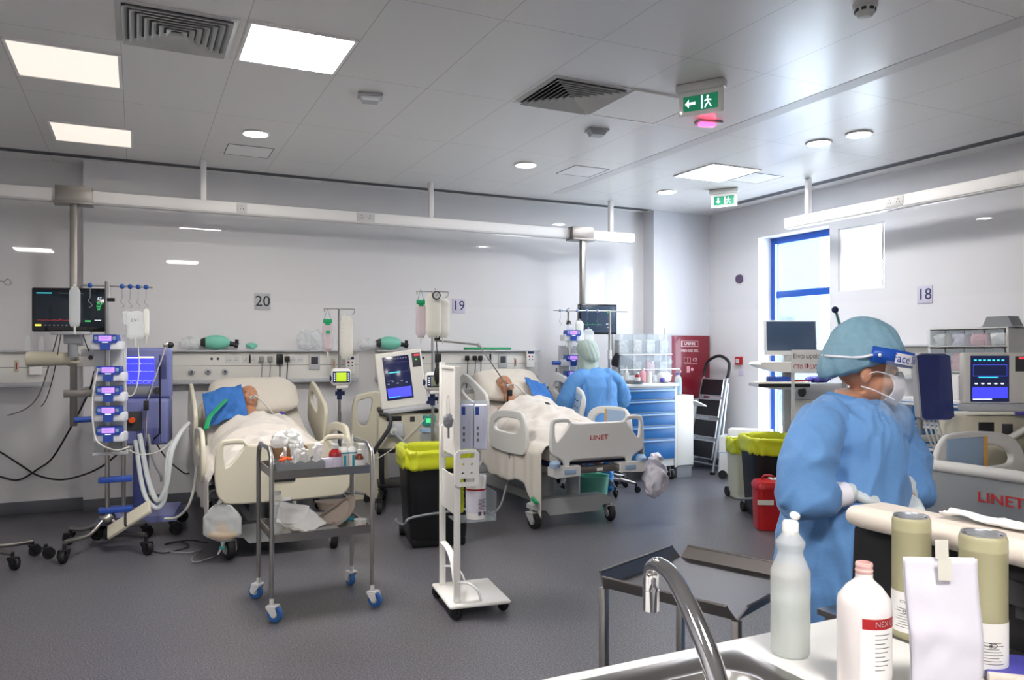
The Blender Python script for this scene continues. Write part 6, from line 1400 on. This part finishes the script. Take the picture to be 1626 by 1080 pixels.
sh = mk('wipe_shelf', B().bb(.0, .235, .01, .20, zs - .006, zs), 'clear_box', t, label='clear acrylic shelf'); mk('shelf_side', B().bb(.229, .235, .01, .20, zs, zs + .16), 'clear_box', sh)
# white bracket plates with holes
def bracket(y, z, nm):
    M = T(.05, y, z)
    hole = lambda x, zz, r: [(x + r * cos(a), zz + r * sin(a)) for a in [2*pi*i/12 for i in range(12)][::-1]]
    me = plate([[(-.07, -.09), (-.055, -.105), (.055, -.105), (.07, -.09), (.07, .08), (.05, .10), (-.05, .10), (-.07, .08)], [(-.04, .055), (-.04, .08), (.04, .08), (.04, .055)], [(-.04, -.08), (-.04, -.06), (.04, -.06), (.04, -.08)], hole(-.025, .02, .006), hole(.025, .02, .006), hole(-.025, -.03, .006), hole(.025, -.03, .006)], .018, .004, M, 0)
    return mk('bracket_plate', me, 'white_gloss', t)
bracket(-.03, at(735, 745, d=4.3).z, 0); bracket(L - .03, at(705, 700, d=4.6).z + .0, 1)
o_ = lambda x, y, z: P1 + RZ(rz).to_3x3() @ V((x, y, z))
t = thing('wipe_tub', 'white wipe canister with red band and a pulled-up wipe on the dispenser stand', 'wipe tub', o_(.135, .09, zs + .001))
r = .058; hh = .25
mk('tub_body', B().lathe([(0, 0), (r*.94, 0), (r, .012), (r, hh*.80), (r*.97, hh*.82), (0, hh*.82)]), 'white_gloss', t); mk('tub_lid', B().lathe([(0, hh*.82), (r*1.03, hh*.82), (r*1.03, hh*.97), (r*.95, hh), (0, hh)]), 'white_gloss', t)
mk('tub_label', B().lathe([(r*1.004, .035), (r*1.008, .035), (r*1.008, hh*.66), (r*1.004, hh*.66)]), 'paper_shade', t); mk('red_band', B().lathe([(r*1.01, hh*.66), (r*1.014, hh*.66), (r*1.014, hh*.70), (r*1.01, hh*.70)]), 'red', t)
b = B()
for k in range(9): b.box((.01 + .002*(k % 3), -r*1.012, .06 + k*.007), (.05 - .01*(k % 2), .001, .0022), rot=(0, 0, .15))
b.box((.0, -r*1.012, .035), (.02, .001, .022)).box((.03, -r*.98, .035), (.015, .001, .022), rot=(0, 0, .5)); mk('label_print', b, 'plum', t)
me = B().grid(5, 9, lambda u, v: V(((u - .5) * (.032 - .01*v) + .05 * v * v, .008 * sin(u * 9) , hh + v * .085))); o = mk('wipe', me, 'paper', t, ang=80); o.modifiers.new('s', 'SOLIDIFY').thickness = .002
t = thing('bag_pouch', 'yellow plastic bag stuffed in the lower pocket of the white stand', 'plastic bag', o_(.06, L - .10, zs + .12)); mk('bag_body', fuse(B().box((0, 0, 0), (.06, .12, .22), .02), .008, 1, folds(.008, (20, 20, 20), 3)), 'yellow_bag', t)
# glove boxes held on the far side of the stand
gz0, gz1 = at(740, 711, d=4.55).z, at(740, 643, d=4.55).z
for i, (px, l) in enumerate(((741, 'left one of two pale blue-lilac glove boxes held on the white stand'), (763, 'right one of two pale blue-lilac glove boxes held on the white stand'))):
    p = at(px, 700, d=4.50); t = thing('glove_box', l, 'glove box', (p.x, p.y, gz0), -YAW)
    hb = gz1 - gz0; mk('carton', B().bb(-.036, .036, -.0, .12, 0, hb, .002), 'box_blue', t)
    mk('blue_label', B().bb(-.030, -.008, -.0012, 0, hb - .055, hb - .008), 'blue', t); mk('print_column', B().bb(.012, .022, -.0012, 0, hb*.18, hb*.70), 'label_lilac', t)
    b = B()
    for k in range(3): b.box((-.016, -.0008, hb*.2 + k*.035), (.012, .001, .018))
    mk('print_marks', b, 'pulp_grey', t)
p = at(750, 642, d=4.56); 
tag(mk('box_holder', B().bb(-.09, .075, -.02, .13, gz0 - .006, gz0 - .001).bb(-.09, .075, .122, .128, gz0, gz1 + .02).bb(-.10, -.085, .0, .12, gz0, gz1), 'clear_box', None, (at(752, 700, d=4.50).x, at(752, 700, d=4.50).y, 0), -YAW), 'clear rack holding the glove boxes on the white stand', 'rack')
p = at(712, 668, d=4.36); t = thing('face_mask', 'grey mask hanging inside the white dispenser stand', 'mask', p, -YAW); mk('mask_shell', fuse(B().ball((0, 0, 0), (.030, .02, .04)), .006, 1, folds(.006, (40, 40, 40))), 'mid_grey', t); mk('mask_loop', B().tube([(-.008, 0, .03), (-.01, 0, .10), (.0, .0, .14), (.008, 0, .03)], .002, 6, 4), 'cable_white', t); mk('mask_tail', B().tube([(0, 0, -.03), (.0, 0, -.10)], .006, 8), 'mid_grey', t)

# drainage bags hung on the beds
def drain(label, loc, w, h, top, bottom, rz=0):
    t = thing('drainage_bag', label, 'drainage bag', loc, rz)
    def fn(u, v):
        a = u * 2 * pi; z = -v * h; k = (.35 + .65 * min(1, v / .35) ** .7) if v < .8 else 1 - .75 * ((v - .8) / .2) ** 1.5
        return V((w/2 * k * math.copysign(abs(cos(a)) ** .8, cos(a)), .045 * k * sin(a) * (.4 + .6*v) + .006 * noise.noise(V((cos(a)*3, sin(a)*3, v*6))), z))
    b = B().grid(36, 22, fn, True); b.flush(); bmesh.ops.holes_fill(b.bm, edges=[e for e in b.bm.edges if e.is_boundary]); mk('bag', b, top, t, ang=80)
    if bottom: mk('urine', B().lathe([(0, -h + .01), (w*.16, -h + .01), (w*.40, -h*.86), (w*.36, -h*.78), (w*.14, -h*.74), (w*.11, -h*.50), (0, -h*.50)][::1], (0, 0, 0), 20, sy=.3), bottom, t, label='amber fluid at the bottom')
    mk('knot', B().tube([(-.03, 0, 0), (0, 0, .04), (0, 0, .09)], [.012, .02, .012], 10, 3), 'cable_white', t); mk('outlet', B().tube([(0, 0, -h + .01), (0, 0, -h - .03), (-.03, 0, -h - .09)], [.012, .009, .006], 10), 'tube_clear', t); mk('tap', B().bb(-.02, .02, -.01, .01, -h - .055, -h - .035, .003), 'teal', t, label='teal outlet tap')
drain('clear drainage bag with amber fluid hanging from the foot of the left bed', V((at(353, 800, d=5.45).x, at(353, 800, d=5.45).y, .42)), .27, .26, 'clear_film', 'fluid_yellow', -YAW)
mk('hanging_cord', B().tube([(0, 0, .09), (-.005, .0, .15)], .006, 6), 'cable_white', bpy.data.objects['drainage_bag'])
tag(mk('hanging_bag', fuse(B().ball((0, 0, -.15), (.12, .07, .16)).tube([(0, 0, -.02), (0, 0, .06)], [.06, .05]), .012, 1, folds(.025, (12, 12, 9), 4)), 'paper_shade', None, (4.12, 5.62, .52)), 'crumpled white plastic bag hanging from the right corner of the middle bed', 'plastic bag')

# blue disposable sheets by the patients
def drape(label, loc, w, d, rot, seed, m='drape_blue', amp=.035):
    b = B().grid(26, 22, lambda u, v: V(((u - .5) * w, (v - .5) * d, amp * noise.noise(V((u * 3 + seed, v * 3, seed))) + .01 * noise.noise(V((u*9, v*9, seed)))))); o = mk('disposable_sheet', b, m, None, loc, rot, 70); o.modifiers.new('s', 'SOLIDIFY').thickness = .004; return tag(o, label, 'disposable sheet')
drape('blue disposable sheet beside the shoulder of the left patient', (BED1[0] - .27, BED1[1] + 1.50, 1.02), .34, .40, (R(42), R(-14), R(-8)), 2)
drape('blue disposable sheet beside the shoulder of the middle patient', (BED2[0] + .26, BED2[1] + 1.54, 1.07), .28, .36, (R(38), R(14), R(8)), 7)
t = thing('green_strap', 'green strap lying along the left arm of the left patient', 'strap', (BED1[0] - .42, BED1[1] + 1.22, .90)); mk('strap_band', B().tube([(-.04, -.16, -.05), (.0, .0, .03), (.08, .14, .10), (.16, .28, .16)], .02, 8, 4, flat=.5), 'green', t)
tag(mk('catheter_clip', B().bb(-.012, .012, -.02, .02, 0, .012, .003).bb(.014, .022, -.02, .02, 0, .010, .002), 'violet', None, (BED1[0] + .16, BED1[1] + 1.15, 1.01 - .06), (.4, 0, .3)), 'small violet clip on the sheet of the left patient', 'clip')
tag(mk('catheter_clip', B().bb(-.012, .012, -.02, .02, 0, .012, .003).bb(.016, .026, -.02, .02, 0, .010, .002), 'ink', None, (BED2[0] + .02, BED2[1] + .95, 1.01 - .03), (.4, 0, .3)), 'small dark clip on the sheet of the middle patient', 'clip')

# cables and hoses
def cable(label, pts, r=.006, m='cable', name='power_cable', n=6): return tag(mk(name, B().tube(pts, r, 8, n), m), label, 'cable')
WYc = 8.1
cable('black cable looping low on the left wall to the pump stand', [at(150, 590, Y=7.3), at(142, 620, Y=7.4), at(120, 665, Y=7.9), at(85, 725, Y=8.25), at(60, 745, Y=8.28), at(30, 762, Y=8.28), at(0, 757, Y=8.28), at(-40, 745, Y=8.28)], .008)
cable('second black cable sagging across the left wall', [at(-40, 700, Y=8.28), at(0, 718, Y=8.28), at(35, 740, Y=8.27), at(60, 755, Y=8.2), at(95, 762, Y=8.1), at(130, 755, Y=7.9), at(160, 742, Y=7.4), at(186, 722, Y=7.1)], .008)
cable('thin grey cable hanging from the left monitor to a blue lead', [at(92, 530, Y=6.95), at(75, 590, Y=7.4), at(60, 630, Y=7.8), at(40, 650, Y=8.0), at(12, 660, Y=8.05)], .005, 'cable_grey')
cable('white tubing loop hanging from the left pump stack', [at(155, 585, Y=6.5), at(146, 640, Y=6.48), at(150, 690, Y=6.46), at(160, 706, Y=6.45), at(185, 715, Y=6.5), at(205, 710, Y=6.6)], .006, 'cable_white', 'infusion_tube')
cable('thin white tube from the drip bags to the upper pumps', [at(219, 545, Y=6.6), at(221, 580, Y=6.6), at(218, 610, Y=6.6), at(210, 628, Y=6.6), at(200, 620, Y=6.6), at(197, 560, Y=6.6)], .004, 'cable_white', 'infusion_tube')
cable('white tube from the pump stack over to the left bed', [at(205, 715, Y=6.6), at(225, 722, Y=6.7), at(255, 715, Y=6.9), at(285, 690, Y=7.0), at(298, 670, Y=7.1)], .005, 'cable_white', 'infusion_tube')
cable('wide clear breathing hose from the lilac ventilator up to the left bed', [at(222, 690, Y=7.0), at(235, 760, Y=6.8), at(250, 795, Y=6.7), at(265, 770, Y=6.7), at(272, 720, Y=6.75), at(285, 690, Y=6.9), at(300, 672, Y=7.0)], .020, 'tube_clear', 'breathing_hose')
cable('second clear breathing hose looping beside the left bed', [at(215, 700, Y=7.0), at(228, 780, Y=6.75), at(247, 806, Y=6.7), at(262, 790, Y=6.7), at(266, 730, Y=6.75), at(278, 700, Y=6.9), at(298, 680, Y=7.0)], .018, 'tube_clear', 'breathing_hose')
cable('white hose hanging in a curve from the left bed to the floor', [at(312, 740, Y=6.3), at(308, 775, Y=6.3), at(298, 805, Y=6.3), at(280, 822, Y=6.4), at(262, 824, Y=6.5)], .010, 'cable_white', 'hose')
cable('grey hose beside the lilac ventilator post', [at(235, 690, Y=6.95), at(243, 730, Y=6.9), at(255, 755, Y=6.9), at(256, 765, Y=6.9)], .010, 'cable_grey', 'hose')
cable('black cable running from the lilac ventilator to the left bed', [at(238, 686, Y=7.1), at(262, 725, Y=7.1), at(290, 750, Y=7.0), at(300, 752, Y=6.8)], .006)
zf = .008
cable('thin black cable curling on the floor left of the left bed', [at(240, 875, z=zf), at(262, 878, z=zf), at(300, 868, z=zf), at(285, 860, z=zf), at(262, 864, z=zf), at(300, 858, z=zf), at(330, 862, z=zf)], .005)
cable('thin green-grey cable looping on the floor near the drainage bag', [at(262, 876, z=zf), at(300, 878, z=zf), at(320, 872, z=zf), at(305, 886, z=zf), at(310, 893, z=zf), at(340, 884, z=zf)], .005, 'cable_grey')
cable('dark cable on the wall beside the pumps of the middle bay', [at(884, 585, Y=7.6), at(880, 610, Y=7.75), at(873, 640, Y=7.8), at(870, 700, Y=7.9)], .007)
cable('second dark cable fanning down left of the seated person', [at(886, 590, Y=7.6), at(875, 610, Y=7.75), at(862, 625, Y=7.9), at(845, 640, Y=7.95)], .005)
cable('black hose hanging under the middle bed', [at(812, 715, Y=6.6), at(806, 760, Y=6.5), at(796, 800, Y=6.4), at(782, 815, Y=6.4), at(776, 812, Y=6.5)], .010, 'cable_grey', 'hose')
cable('white cable between the ventilator trolley posts', [at(680, 660, Y=7.0), at(640, 700, Y=7.05), at(610, 722, Y=7.1), at(596, 730, Y=7.15)], .005, 'cable_white')
cable('thin wire hook loops at the left edge of the wall', [at(-14, 440, Y=8.0), at(4, 447, Y=8.0), at(12, 443, Y=8.0), at(18, 449, Y=8.0), at(12, 453, Y=8.0), at(2, 446, Y=8.0)], .004, 'steel', 'wire_hook')
# stray castors of a stand standing beyond the left edge
cst = at(20, 905, z=.0); t = thing('infusion_stand', 'base of another stand cut off by the left edge', 'drip stand', (cst.x - .30, cst.y + .12, 0))
mk('base_leg', B().tube([(0, 0, .16), (.18, -.04, .13), (.30, -.12, .11)], .018, 10, 3), 'steel_dull', t); mk('base_leg', B().tube([(0, 0, .16), (.22, .12, .12), (.38, .22, .11)], .016, 10, 3), 'steel_dull', t); mk('pole', B().cyl((-.05, 0, .12), (-.05, 0, 1.9), .016), 'steel', t); mk('blue_clamp', B().cyl((.0, .02, .17), (.16, .0, .20), .02), 'blue', t)
mk('pump_lever', B().tube([(-.05, 0, 1.02), (.14, -.02, 1.02)], .022, 10), 'blue', t)
castor(t, .30, -.12, .042, .03, 'black', 'rubber', -.8, 'black', .12); castor(t, .38, .22, .042, .03, 'black', 'rubber', .5, 'black', .12); castor(t, -.3, -.1, .042, .03, 'black', 'rubber', 2.5, 'black', .12); mk('base_leg', B().tube([(0, 0, .16), (-.3, -.1, .11)], .016, 10), 'steel_dull', t)
cs2 = at(78, 888, z=.0); t = thing('stand_castor', 'lone black castor on the floor between the left stands', 'castor', cs2); castor(t, -.02, 0, .042, .03, 'black', 'rubber', .3, 'black', .11)
# green cylinder-like box under the middle bed, and the catch basin
tag(mk('floor_bucket', B().lathe([(0, 0), (.13, 0), (.16, .30), (.165, .31), (.16, .31), (.15, .30), (.12, .02), (0, .02)]), 'mint', None, (3.92, 6.35, 0)), 'pale green bucket under the middle bed', 'bucket')

# ================================================================== FOREGROUND
t = thing('wash_counter', 'white worktop with a steel sink at the bottom of the view', 'counter', (0, 0, 0))
zc = .9; sx0, sx1, sy0, sy1 = .10, 1.085, .70, 1.21
b = B().bb(-.3, 1.42, .50, sy0 + .02, zc - .04, zc).bb(-.3, 1.42, sy1 - .02, 1.25, zc - .04, zc).bb(-.3, sx0 + .02, sy0 + .02, sy1 - .02, zc - .04, zc).bb(sx1 - .02, 1.42, sy0 + .02, sy1 - .02, zc - .04, zc)
mk('worktop', b, 'white', t); mk('cabinet', B().bb(-.28, 1.40, .52, .56, 0, zc - .04).bb(-.28, 1.40, 1.2, 1.235, 0, zc - .04).bb(-.28, -.25, .56, 1.2, 0, zc - .04).bb(1.37, 1.40, .56, 1.2, 0, zc - .04), 'offwhite', t)
# sink: flange and pressed basin
b = B(); n = 64
def rr(x0, x1, y0, y1, r, z, n=64):
    pts = []
    for k in range(n):
        a = 2 * pi * (k + .5) / n; cx, cy = (x1 - r if cos(a) > 0 else x0 + r), (y1 - r if sin(a) > 0 else y0 + r); pts.append((cx + r * cos(a), cy + r * sin(a), z))
    return pts
rg = [rr(sx0, sx1, sy0, sy1, .004, zc + .0005), rr(sx0, sx1, sy0, sy1, .004, zc + .005), rr(sx0 + .035, sx1 - .035, sy0 + .035, sy1 - .035, .08, zc + .006), rr(sx0 + .045, sx1 - .045, sy0 + .045, sy1 - .045, .075, zc - .001), rr(sx0 + .06, sx1 - .06, sy0 + .06, sy1 - .06, .07, zc - .001), rr(sx0 + .075, sx1 - .075, sy0 + .075, sy1 - .075, .065, zc - .02), rr(sx0 + .09, sx1 - .09, sy0 + .09, sy1 - .09, .06, zc - .15), rr(sx0 + .13, sx1 - .13, sy0 + .13, sy1 - .13, .04, zc - .165)]
b.skin([[b.bm.verts.new(q) for q in r_] for r_ in rg], cap=False); b.bm.faces.new([v for v in b.bm.verts][-64:]); mk('sink', b, 'steel', t, label='stainless steel sink basin')
t = thing('faucet', 'curved chrome swan-neck tap over the sink', 'tap', (.655, .735, zc))
mk('spout', B().tube([(0, 0, .0), (0, .002, .10), (.004, .035, .185), (.012, .09, .245), (.022, .145, .280), (.028, .185, .288), (.031, .208, .278), (.032, .213, .258), (.032, .213, .235)], [.0145, .0145, .0142, .0135, .0125, .012, .012, .012, .012], 20, 8), 'chrome', t)
mk('aerator', B().cyl((.032, .213, .245), (.032, .213, .215), .0125), 'chrome', t); mk('base_ring', B().lathe([(0, .006), (.028, .006), (.026, .02), (.015, .03), (0, .03)]), 'chrome', t)
def big_bottle(label, loc, prof, m, rz=0): return None
p = at(1255, 1038, z=zc); t = thing('squeeze_bottle', 'translucent white squeeze bottle with flip cap on the worktop', 'bottle', (p.x, p.y, zc + .001), 0)
prof = [(0, 0), (.034, 0), (.0375, .006), (.038, .155), (.0375, .165), (.030, .183), (.0245, .196), (.0245, .204), (.0285, .216), (.028, .222), (.017, .236), (.0155, .242), (0, .242)]
mk('bottle_shell', B().lathe(prof, seg=40), 'milky_clear', t); mk('liquid', B().lathe([(0, .003), (.033, .003), (.0355, .008), (.036, .112), (0, .112)], seg=32), 'liquid', t, label='pale liquid filling the lower half')
mk('cap', B().lathe([(0, .236), (.0155, .236), (.0158, .258), (.013, .262), (.006, .263), (0, .263)]), 'white_gloss', t, label='white screw cap'); mk('flip_lid', B().lathe([(0, 0), (.009, .0), (.0105, .004), (.009, .008), (0, .008)], (.008, -.002, .268), 16, RX(.5).to_3x3()), 'white_gloss', t)
p = at(1372, 1050, d=1.38); t = thing('disinfectant_bottle', 'open white bottle with red-banded label and pink neck on the worktop', 'bottle', (p.x, p.y, zc + .001), -YAW - R(24))
mk('bottle_shell', B().lathe([(0, 0), (.042, 0), (.045, .006), (.045, .150), (.043, .162), (.030, .180), (.0165, .192), (.0145, .196), (.0145, .203), (0, .203)], seg=40), 'bottle_white', t)
nk = B().lathe([(.0135, .198), (.0142, .200), (.0142, .206), (.0150, .207), (.0150, .210), (.0142, .211), (.0142, .216), (.0150, .217), (.0142, .222), (.0125, .223), (.0120, .200)], seg=28); mk('neck', nk, 'neck_pink', t, label='pink threaded neck')
lb_ = lambda a0, a1, z0, z1, m, nm, rr_=.0455: mk(nm, B().grid(14, 2, lambda u, v: V((rr_ * sin(R(a0 + (a1 - a0) * u)), -rr_ * cos(R(a0 + (a1 - a0) * u)), z0 + (z1 - z0) * v))), m, t, ang=80)
lb_(-8, 110, .03, .135, 'paper', 'label'); lb_(-4, 110, .118, .136, 'red', 'red_band', .0457)
me = textm('NEX CL', .0135, None, .0002, 'LEFT')
for v in me.vertices: a = R(22) + v.co.x / .046; v.co = V((.0460 * sin(a), -.0460 * cos(a), .127 + v.co.z))
mk('lettering', B().mesh(me), 'white', t)
for k in range(9): lb_(22, 62 - 8 * (k % 3), .108 - k*.0075, .1095 - k*.0075, 'pulp_grey', 'label_print', .0457)
# shelf rail, cylinders
tag(mk('steel_ledge', B().bb(1.425, 1.585, .55, 1.32, .885, .9, .002).bb(1.43, 1.45, .56, .58, 0, .885).bb(1.43, 1.45, 1.28, 1.30, 0, .885).bb(1.56, 1.58, 1.28, 1.30, 0, .885).bb(1.56, 1.58, .56, .58, 0, .885), 'steel', None), 'narrow steel side table between the worktop and the black machine', 'side table')
def canister(label, px, d, r, h, z0=.901):
    p = at(px, 900, d=d); t = thing('absorber_canister', label, 'canister', (p.x, p.y, z0), -YAW - math.atan((px - CX) / F))
    mk('canister_body', B().lathe([(0, 0), (r*.92, 0), (r*.97, .008), (r, .016), (r, h*.88), (r*1.01, h*.885), (r*1.01, h*.90), (r, h*.905), (r, h*.97), (r*.96, h*.99), (r*.92, h), (0, h)], seg=40), 'olive', t)
    mk('foil_top', B().lathe([(0, h + .0002), (r*.92, h + .0002), (r*.92, h + .0035), (r*.86, h + .0035), (r*.84, h + .0015), (0, h + .0015)], seg=36), 'alu', t)
    for s in (-1, 1): mk('vent_hole', B().ball((s*r*.72, -r*.45, h + .003), (.003, .003, .002), 8), 'ink', t)
    mk('paper_label', B().grid(30, 2, lambda u, v: V(((r + .0006) * sin(R(-100 + 200*u)), -(r + .0006) * cos(R(-100 + 200*u)), .016 + v * h*.33))), 'paper', t, ang=80)
    def curved(txt, a0, z, size): 
        me = textm(txt, size, RY(pi), .0002, 'CENTER')
        for v in me.vertices: a = R(a0) + v.co.x / r; v.co = V(((r + .001) * sin(a), -(r + .001) * cos(a), z + v.co.z))
        return me
    mk('lettering', B().mesh(curved('CE  IVD', 5, h*.24, .012)), 'ink', t); mk('lettering', B().mesh(curved('RADI', -20, h*.32, .008)), 'ink', t)
    b = B()
    for k in range(8):
        w_ = 50 - 6 * (k % 3); b.grid(12, 2, lambda u, v: V(((r + .001) * sin(R(-w_ + 2*w_*u)), -(r + .001) * cos(R(-w_ + 2*w_*u)), .026 + k * .0055 + v * .0012)))
    mk('label_print', b, 'pulp_grey', t)
canister('olive-beige cylinder canister left of the white paper, before the black machine', 1447, 1.63, .0375, .25)
canister('olive-beige cylinder canister right of the white paper, before the black machine', 1561, 1.455, .0405, .255)
# white pouch taped up
p = at(1503, 900, d=1.315); t = thing('paper_pouch', 'white creased paper pouch with a strip of tape standing at the right of the worktop', 'paper', (p.x, p.y, zc + .001), (R(-3), 0, -YAW - R(3)))
H = .243; w0 = .060
def pf(side): return lambda u, v: V(((u - .5) * 2 * (w0 - .004 * (v < .5) * (1 - v * 2)) + .002 * sin(v * 6), side * (.004 + .010 * sin(pi * u) * (1 - v) ** .7) + .004 * noise.noise(V((u * 4, v * 7, 3))) + (.012 * abs(v - .47) * 2 - .003), v * H))
b = B().grid(16, 26, pf(-1)); b.grid(16, 26, pf(1)); b.flush(); bmesh.ops.remove_doubles(b.bm, verts=b.bm.verts, dist=.0005); mk('pouch', b, 'paper_shade', t, ang=70).modifiers.new('s', 'SOLIDIFY').thickness = .001
mk('tape_strip', B().bb(-.012, .010, -.0085, -.0078, H - .035, H + .002).bb(-.012, .010, .0, .0006, H, H + .032), 'tape', t)
# black machine with the beige top
t = thing('black_machine', 'black equipment console with a rounded beige top before the standing person', 'machine', (0, 0, 0))
mk('console_body', B().prism([(1.62, .05), (1.61, .80), (1.625, 1.05), (1.64, 1.075), (1.70, 1.075), (1.70, .05)], .45, 1.385), 'black', t)
b = B(); b.tube([(1.60, .42, 1.092), (1.60, 1.335, 1.092), (1.605, 1.365, 1.091), (1.62, 1.385, 1.088)], [.028, .028, .027, .015], 16, 0).box((1.655, .90, 1.095), (.125, .96, .044), .021, seg=4); mk('beige_top', fuse(b, .008, 3), 'beige', t)
gr = B()
for k in range(9): mk('vent_slot', B().bb(1.612, 1.6165, .70 + k*.05, .73 + k*.05, .955, .985), 'dark_grey', t)
mk('cable_cover', B().bb(1.610, 1.618, .50, .62, .3, .7, .003), 'dark_grey', t); mk('base_plinth', B().bb(1.60, 1.72, .44, 1.33, 0, .05), 'dark_grey', t)
mk('front_recess', B().bb(1.606, 1.618, .78, 1.02, .98, 1.03, .004), 'dark_grey', t)
sheet_item('loose_paper', 'creased white sheet lying on the beige machine top', V((1.68, 1.07, 1.128)), .06, .20, (R(2), R(4), R(8)), 'paper', 3, 'paper', .016)
sheet_item('loose_paper', 'second white sheet on the beige top nearer the right edge', V((1.68, .88, 1.128)), .05, .16, (R(2), R(-4), R(-8)), 'paper', 9, 'paper', .014)
t = thing('blue_package', 'blue and tan printed package at the bottom right corner', 'package', (at(1600, 1060, z=zc).x, at(1600, 1060, z=zc).y - .05, zc + .001), R(-42)); mk('package_body', B().bb(-.09, .09, -.06, .06, 0, .018, .004), 'violet_blue', t); mk('tan_edge', B().bb(-.091, .091, -.063, -.045, 0, .019, .003), 'beige', t); mk('symbol', B().tube([(.03 + .007*cos(a), -.054 + .007*sin(a), .0195) for a in [2*pi*i/16 for i in range(16)]], .001, 4, closed=True), 'ink', t)
# steel tray table
c0_, c1_, c2_ = V((1.21, 1.90, 0)), V((1.325, 1.487, 0)), V((1.63, 2.07, 0))
ex = (c2_ - c0_); ey = (c1_ - c0_); cc = c0_ + ex/2 + ey/2; lx, ly = ex.length / 2, ey.length / 2; rzt = math.atan2(ex.y, ex.x)
t = thing('tray_table', 'small square steel tray table with raised rims in front of the worktop', 'table', (cc.x, cc.y, 0), rzt); zt_ = .825
mk('table_top', B().bb(-lx + .012, lx - .012, -ly + .012, ly - .012, zt_ - .003, zt_), 'tray_steel', t)
def rim(a, b_, out):
    a, b_, out = V(a), V(b_), V(out); e = (b_ - a).normalized() * .022; lo = [a, b_]; hi = [a + out * .022 + V((0, 0, .034)) + e * .6, b_ + out * .022 + V((0, 0, .034)) - e * .6]
    bb_ = B(); n_ = V((0, 0, .0)) + out * .004; ff = [lo[0], lo[1], hi[1], hi[0]]; gg = [q + n_ + V((0, 0, -.002)) for q in ff]
    v = [bb_.bm.verts.new(q) for q in ff]; u = [bb_.bm.verts.new(q) for q in gg]; bb_.bm.faces.new(v); bb_.bm.faces.new(u[::-1])
    for i in range(4): bb_.bm.faces.new((v[i], u[i], u[(i+1) % 4], v[(i+1) % 4]))
    bb_.tube([hi[0] + out*.002, hi[1] + out*.002], .004, 8); return bb_
A_ = lx - .012; C2 = ly - .012
for a, b_, o in (((-A_, -C2, zt_), (A_, -C2, zt_), (0, -1, 0)), ((A_, -C2, zt_), (A_, C2, zt_), (1, 0, 0)), ((A_, C2, zt_), (-A_, C2, zt_), (0, 1, 0)), ((-A_, C2, zt_), (-A_, -C2, zt_), (-1, 0, 0))): mk('raised_rim', rim(a, b_, o), 'rim_steel', t)
for sx in (-1, 1):
    for sy in (-1, 1): mk('leg', B().bb(sx*A_ - .011, sx*A_ + .011, sy*C2 - .011, sy*C2 + .011, 0, zt_ - .003, .002), 'steel', t)
for z in (.20,): mk('stretcher', B().bb(-A_, A_, -C2 - .008, -C2 + .008, z, z + .016).bb(-A_, A_, C2 - .008, C2 + .008, z, z + .016), 'steel', t)

# ================================================================== GROUPS OF REPEATED THINGS
GROUPS = {'hospital_bed': 'hospital beds', 'bed_sheet': 'white bed sheets', 'pillow': 'white pillows', 'infusion_pump': 'infusion pumps clamped to the drip stands',
 'drip_bag': 'drip and feed bags on the stands', 'infusion_stand': 'infusion pump stands', 'drip_stand': 'plain drip stands', 'feeding_pump': 'feeding pumps', 'ventilator': 'ventilators',
 'patient_monitor': 'patient monitors', 'hanging_column': 'columns hanging from the duct', 'bedhead_unit': 'bedhead wall units', 'power_plug': 'plugs in the bedhead units', 'power_adapter': 'power adapters in the bedhead units',
 'wall_handset': 'handsets on the bedhead units', 'resuscitator_bag': 'resuscitator bags on the shelves', 'glass_bottle': 'small bottles on the far left shelf', 'bed_number_sign': 'bed number signs',
 'ceiling_light_panel': 'square ceiling light panels', 'downlight': 'round downlights', 'square_air_grille': 'square air grilles', 'slot_diffuser': 'ceiling slot diffusers', 'access_hatch': 'ceiling access hatches',
 'ceiling_detector': 'ceiling detectors', 'exit_sign': 'exit signs', 'service_beam': 'power ducts', 'waste_bin': 'waste bins with yellow liners', 'medicine_bottle': 'medicine bottles', 'dropper_bottle': 'white nozzle bottles on the trolley',
 'clear_bottle': 'clear bottles', 'syringe_packet': 'packets in the grey tray', 'clear_wrapper': 'wrappers in the cardboard box', 'paper_packet': 'paper packets on the lower trolley shelf', 'clear_packet': 'clear packets on the lower trolley shelf',
 'kidney_dish': 'tan pulp dishes on the trolley', 'glove_box': 'glove boxes on the white stand', 'absorber_canister': 'olive canisters', 'disposable_sheet': 'blue disposable sheets', 'drawer_trolley': 'blue drawer trolleys', 'power_cable': 'cables and hoses',
 'infusion_tube': 'infusion tubes', 'breathing_hose': 'breathing hoses', 'hose': 'hoses', 'loose_paper': 'papers on the beige top', 'catheter_clip': 'clips on the sheets', 'tube_support_arm': 'tube holder arms'}
for o in S.objects:
    k = o.name.split('.')[0]
    if o.parent is None and 'label' in o.keys() and k in GROUPS and 'group' not in o.keys(): o['group'] = GROUPS[k]
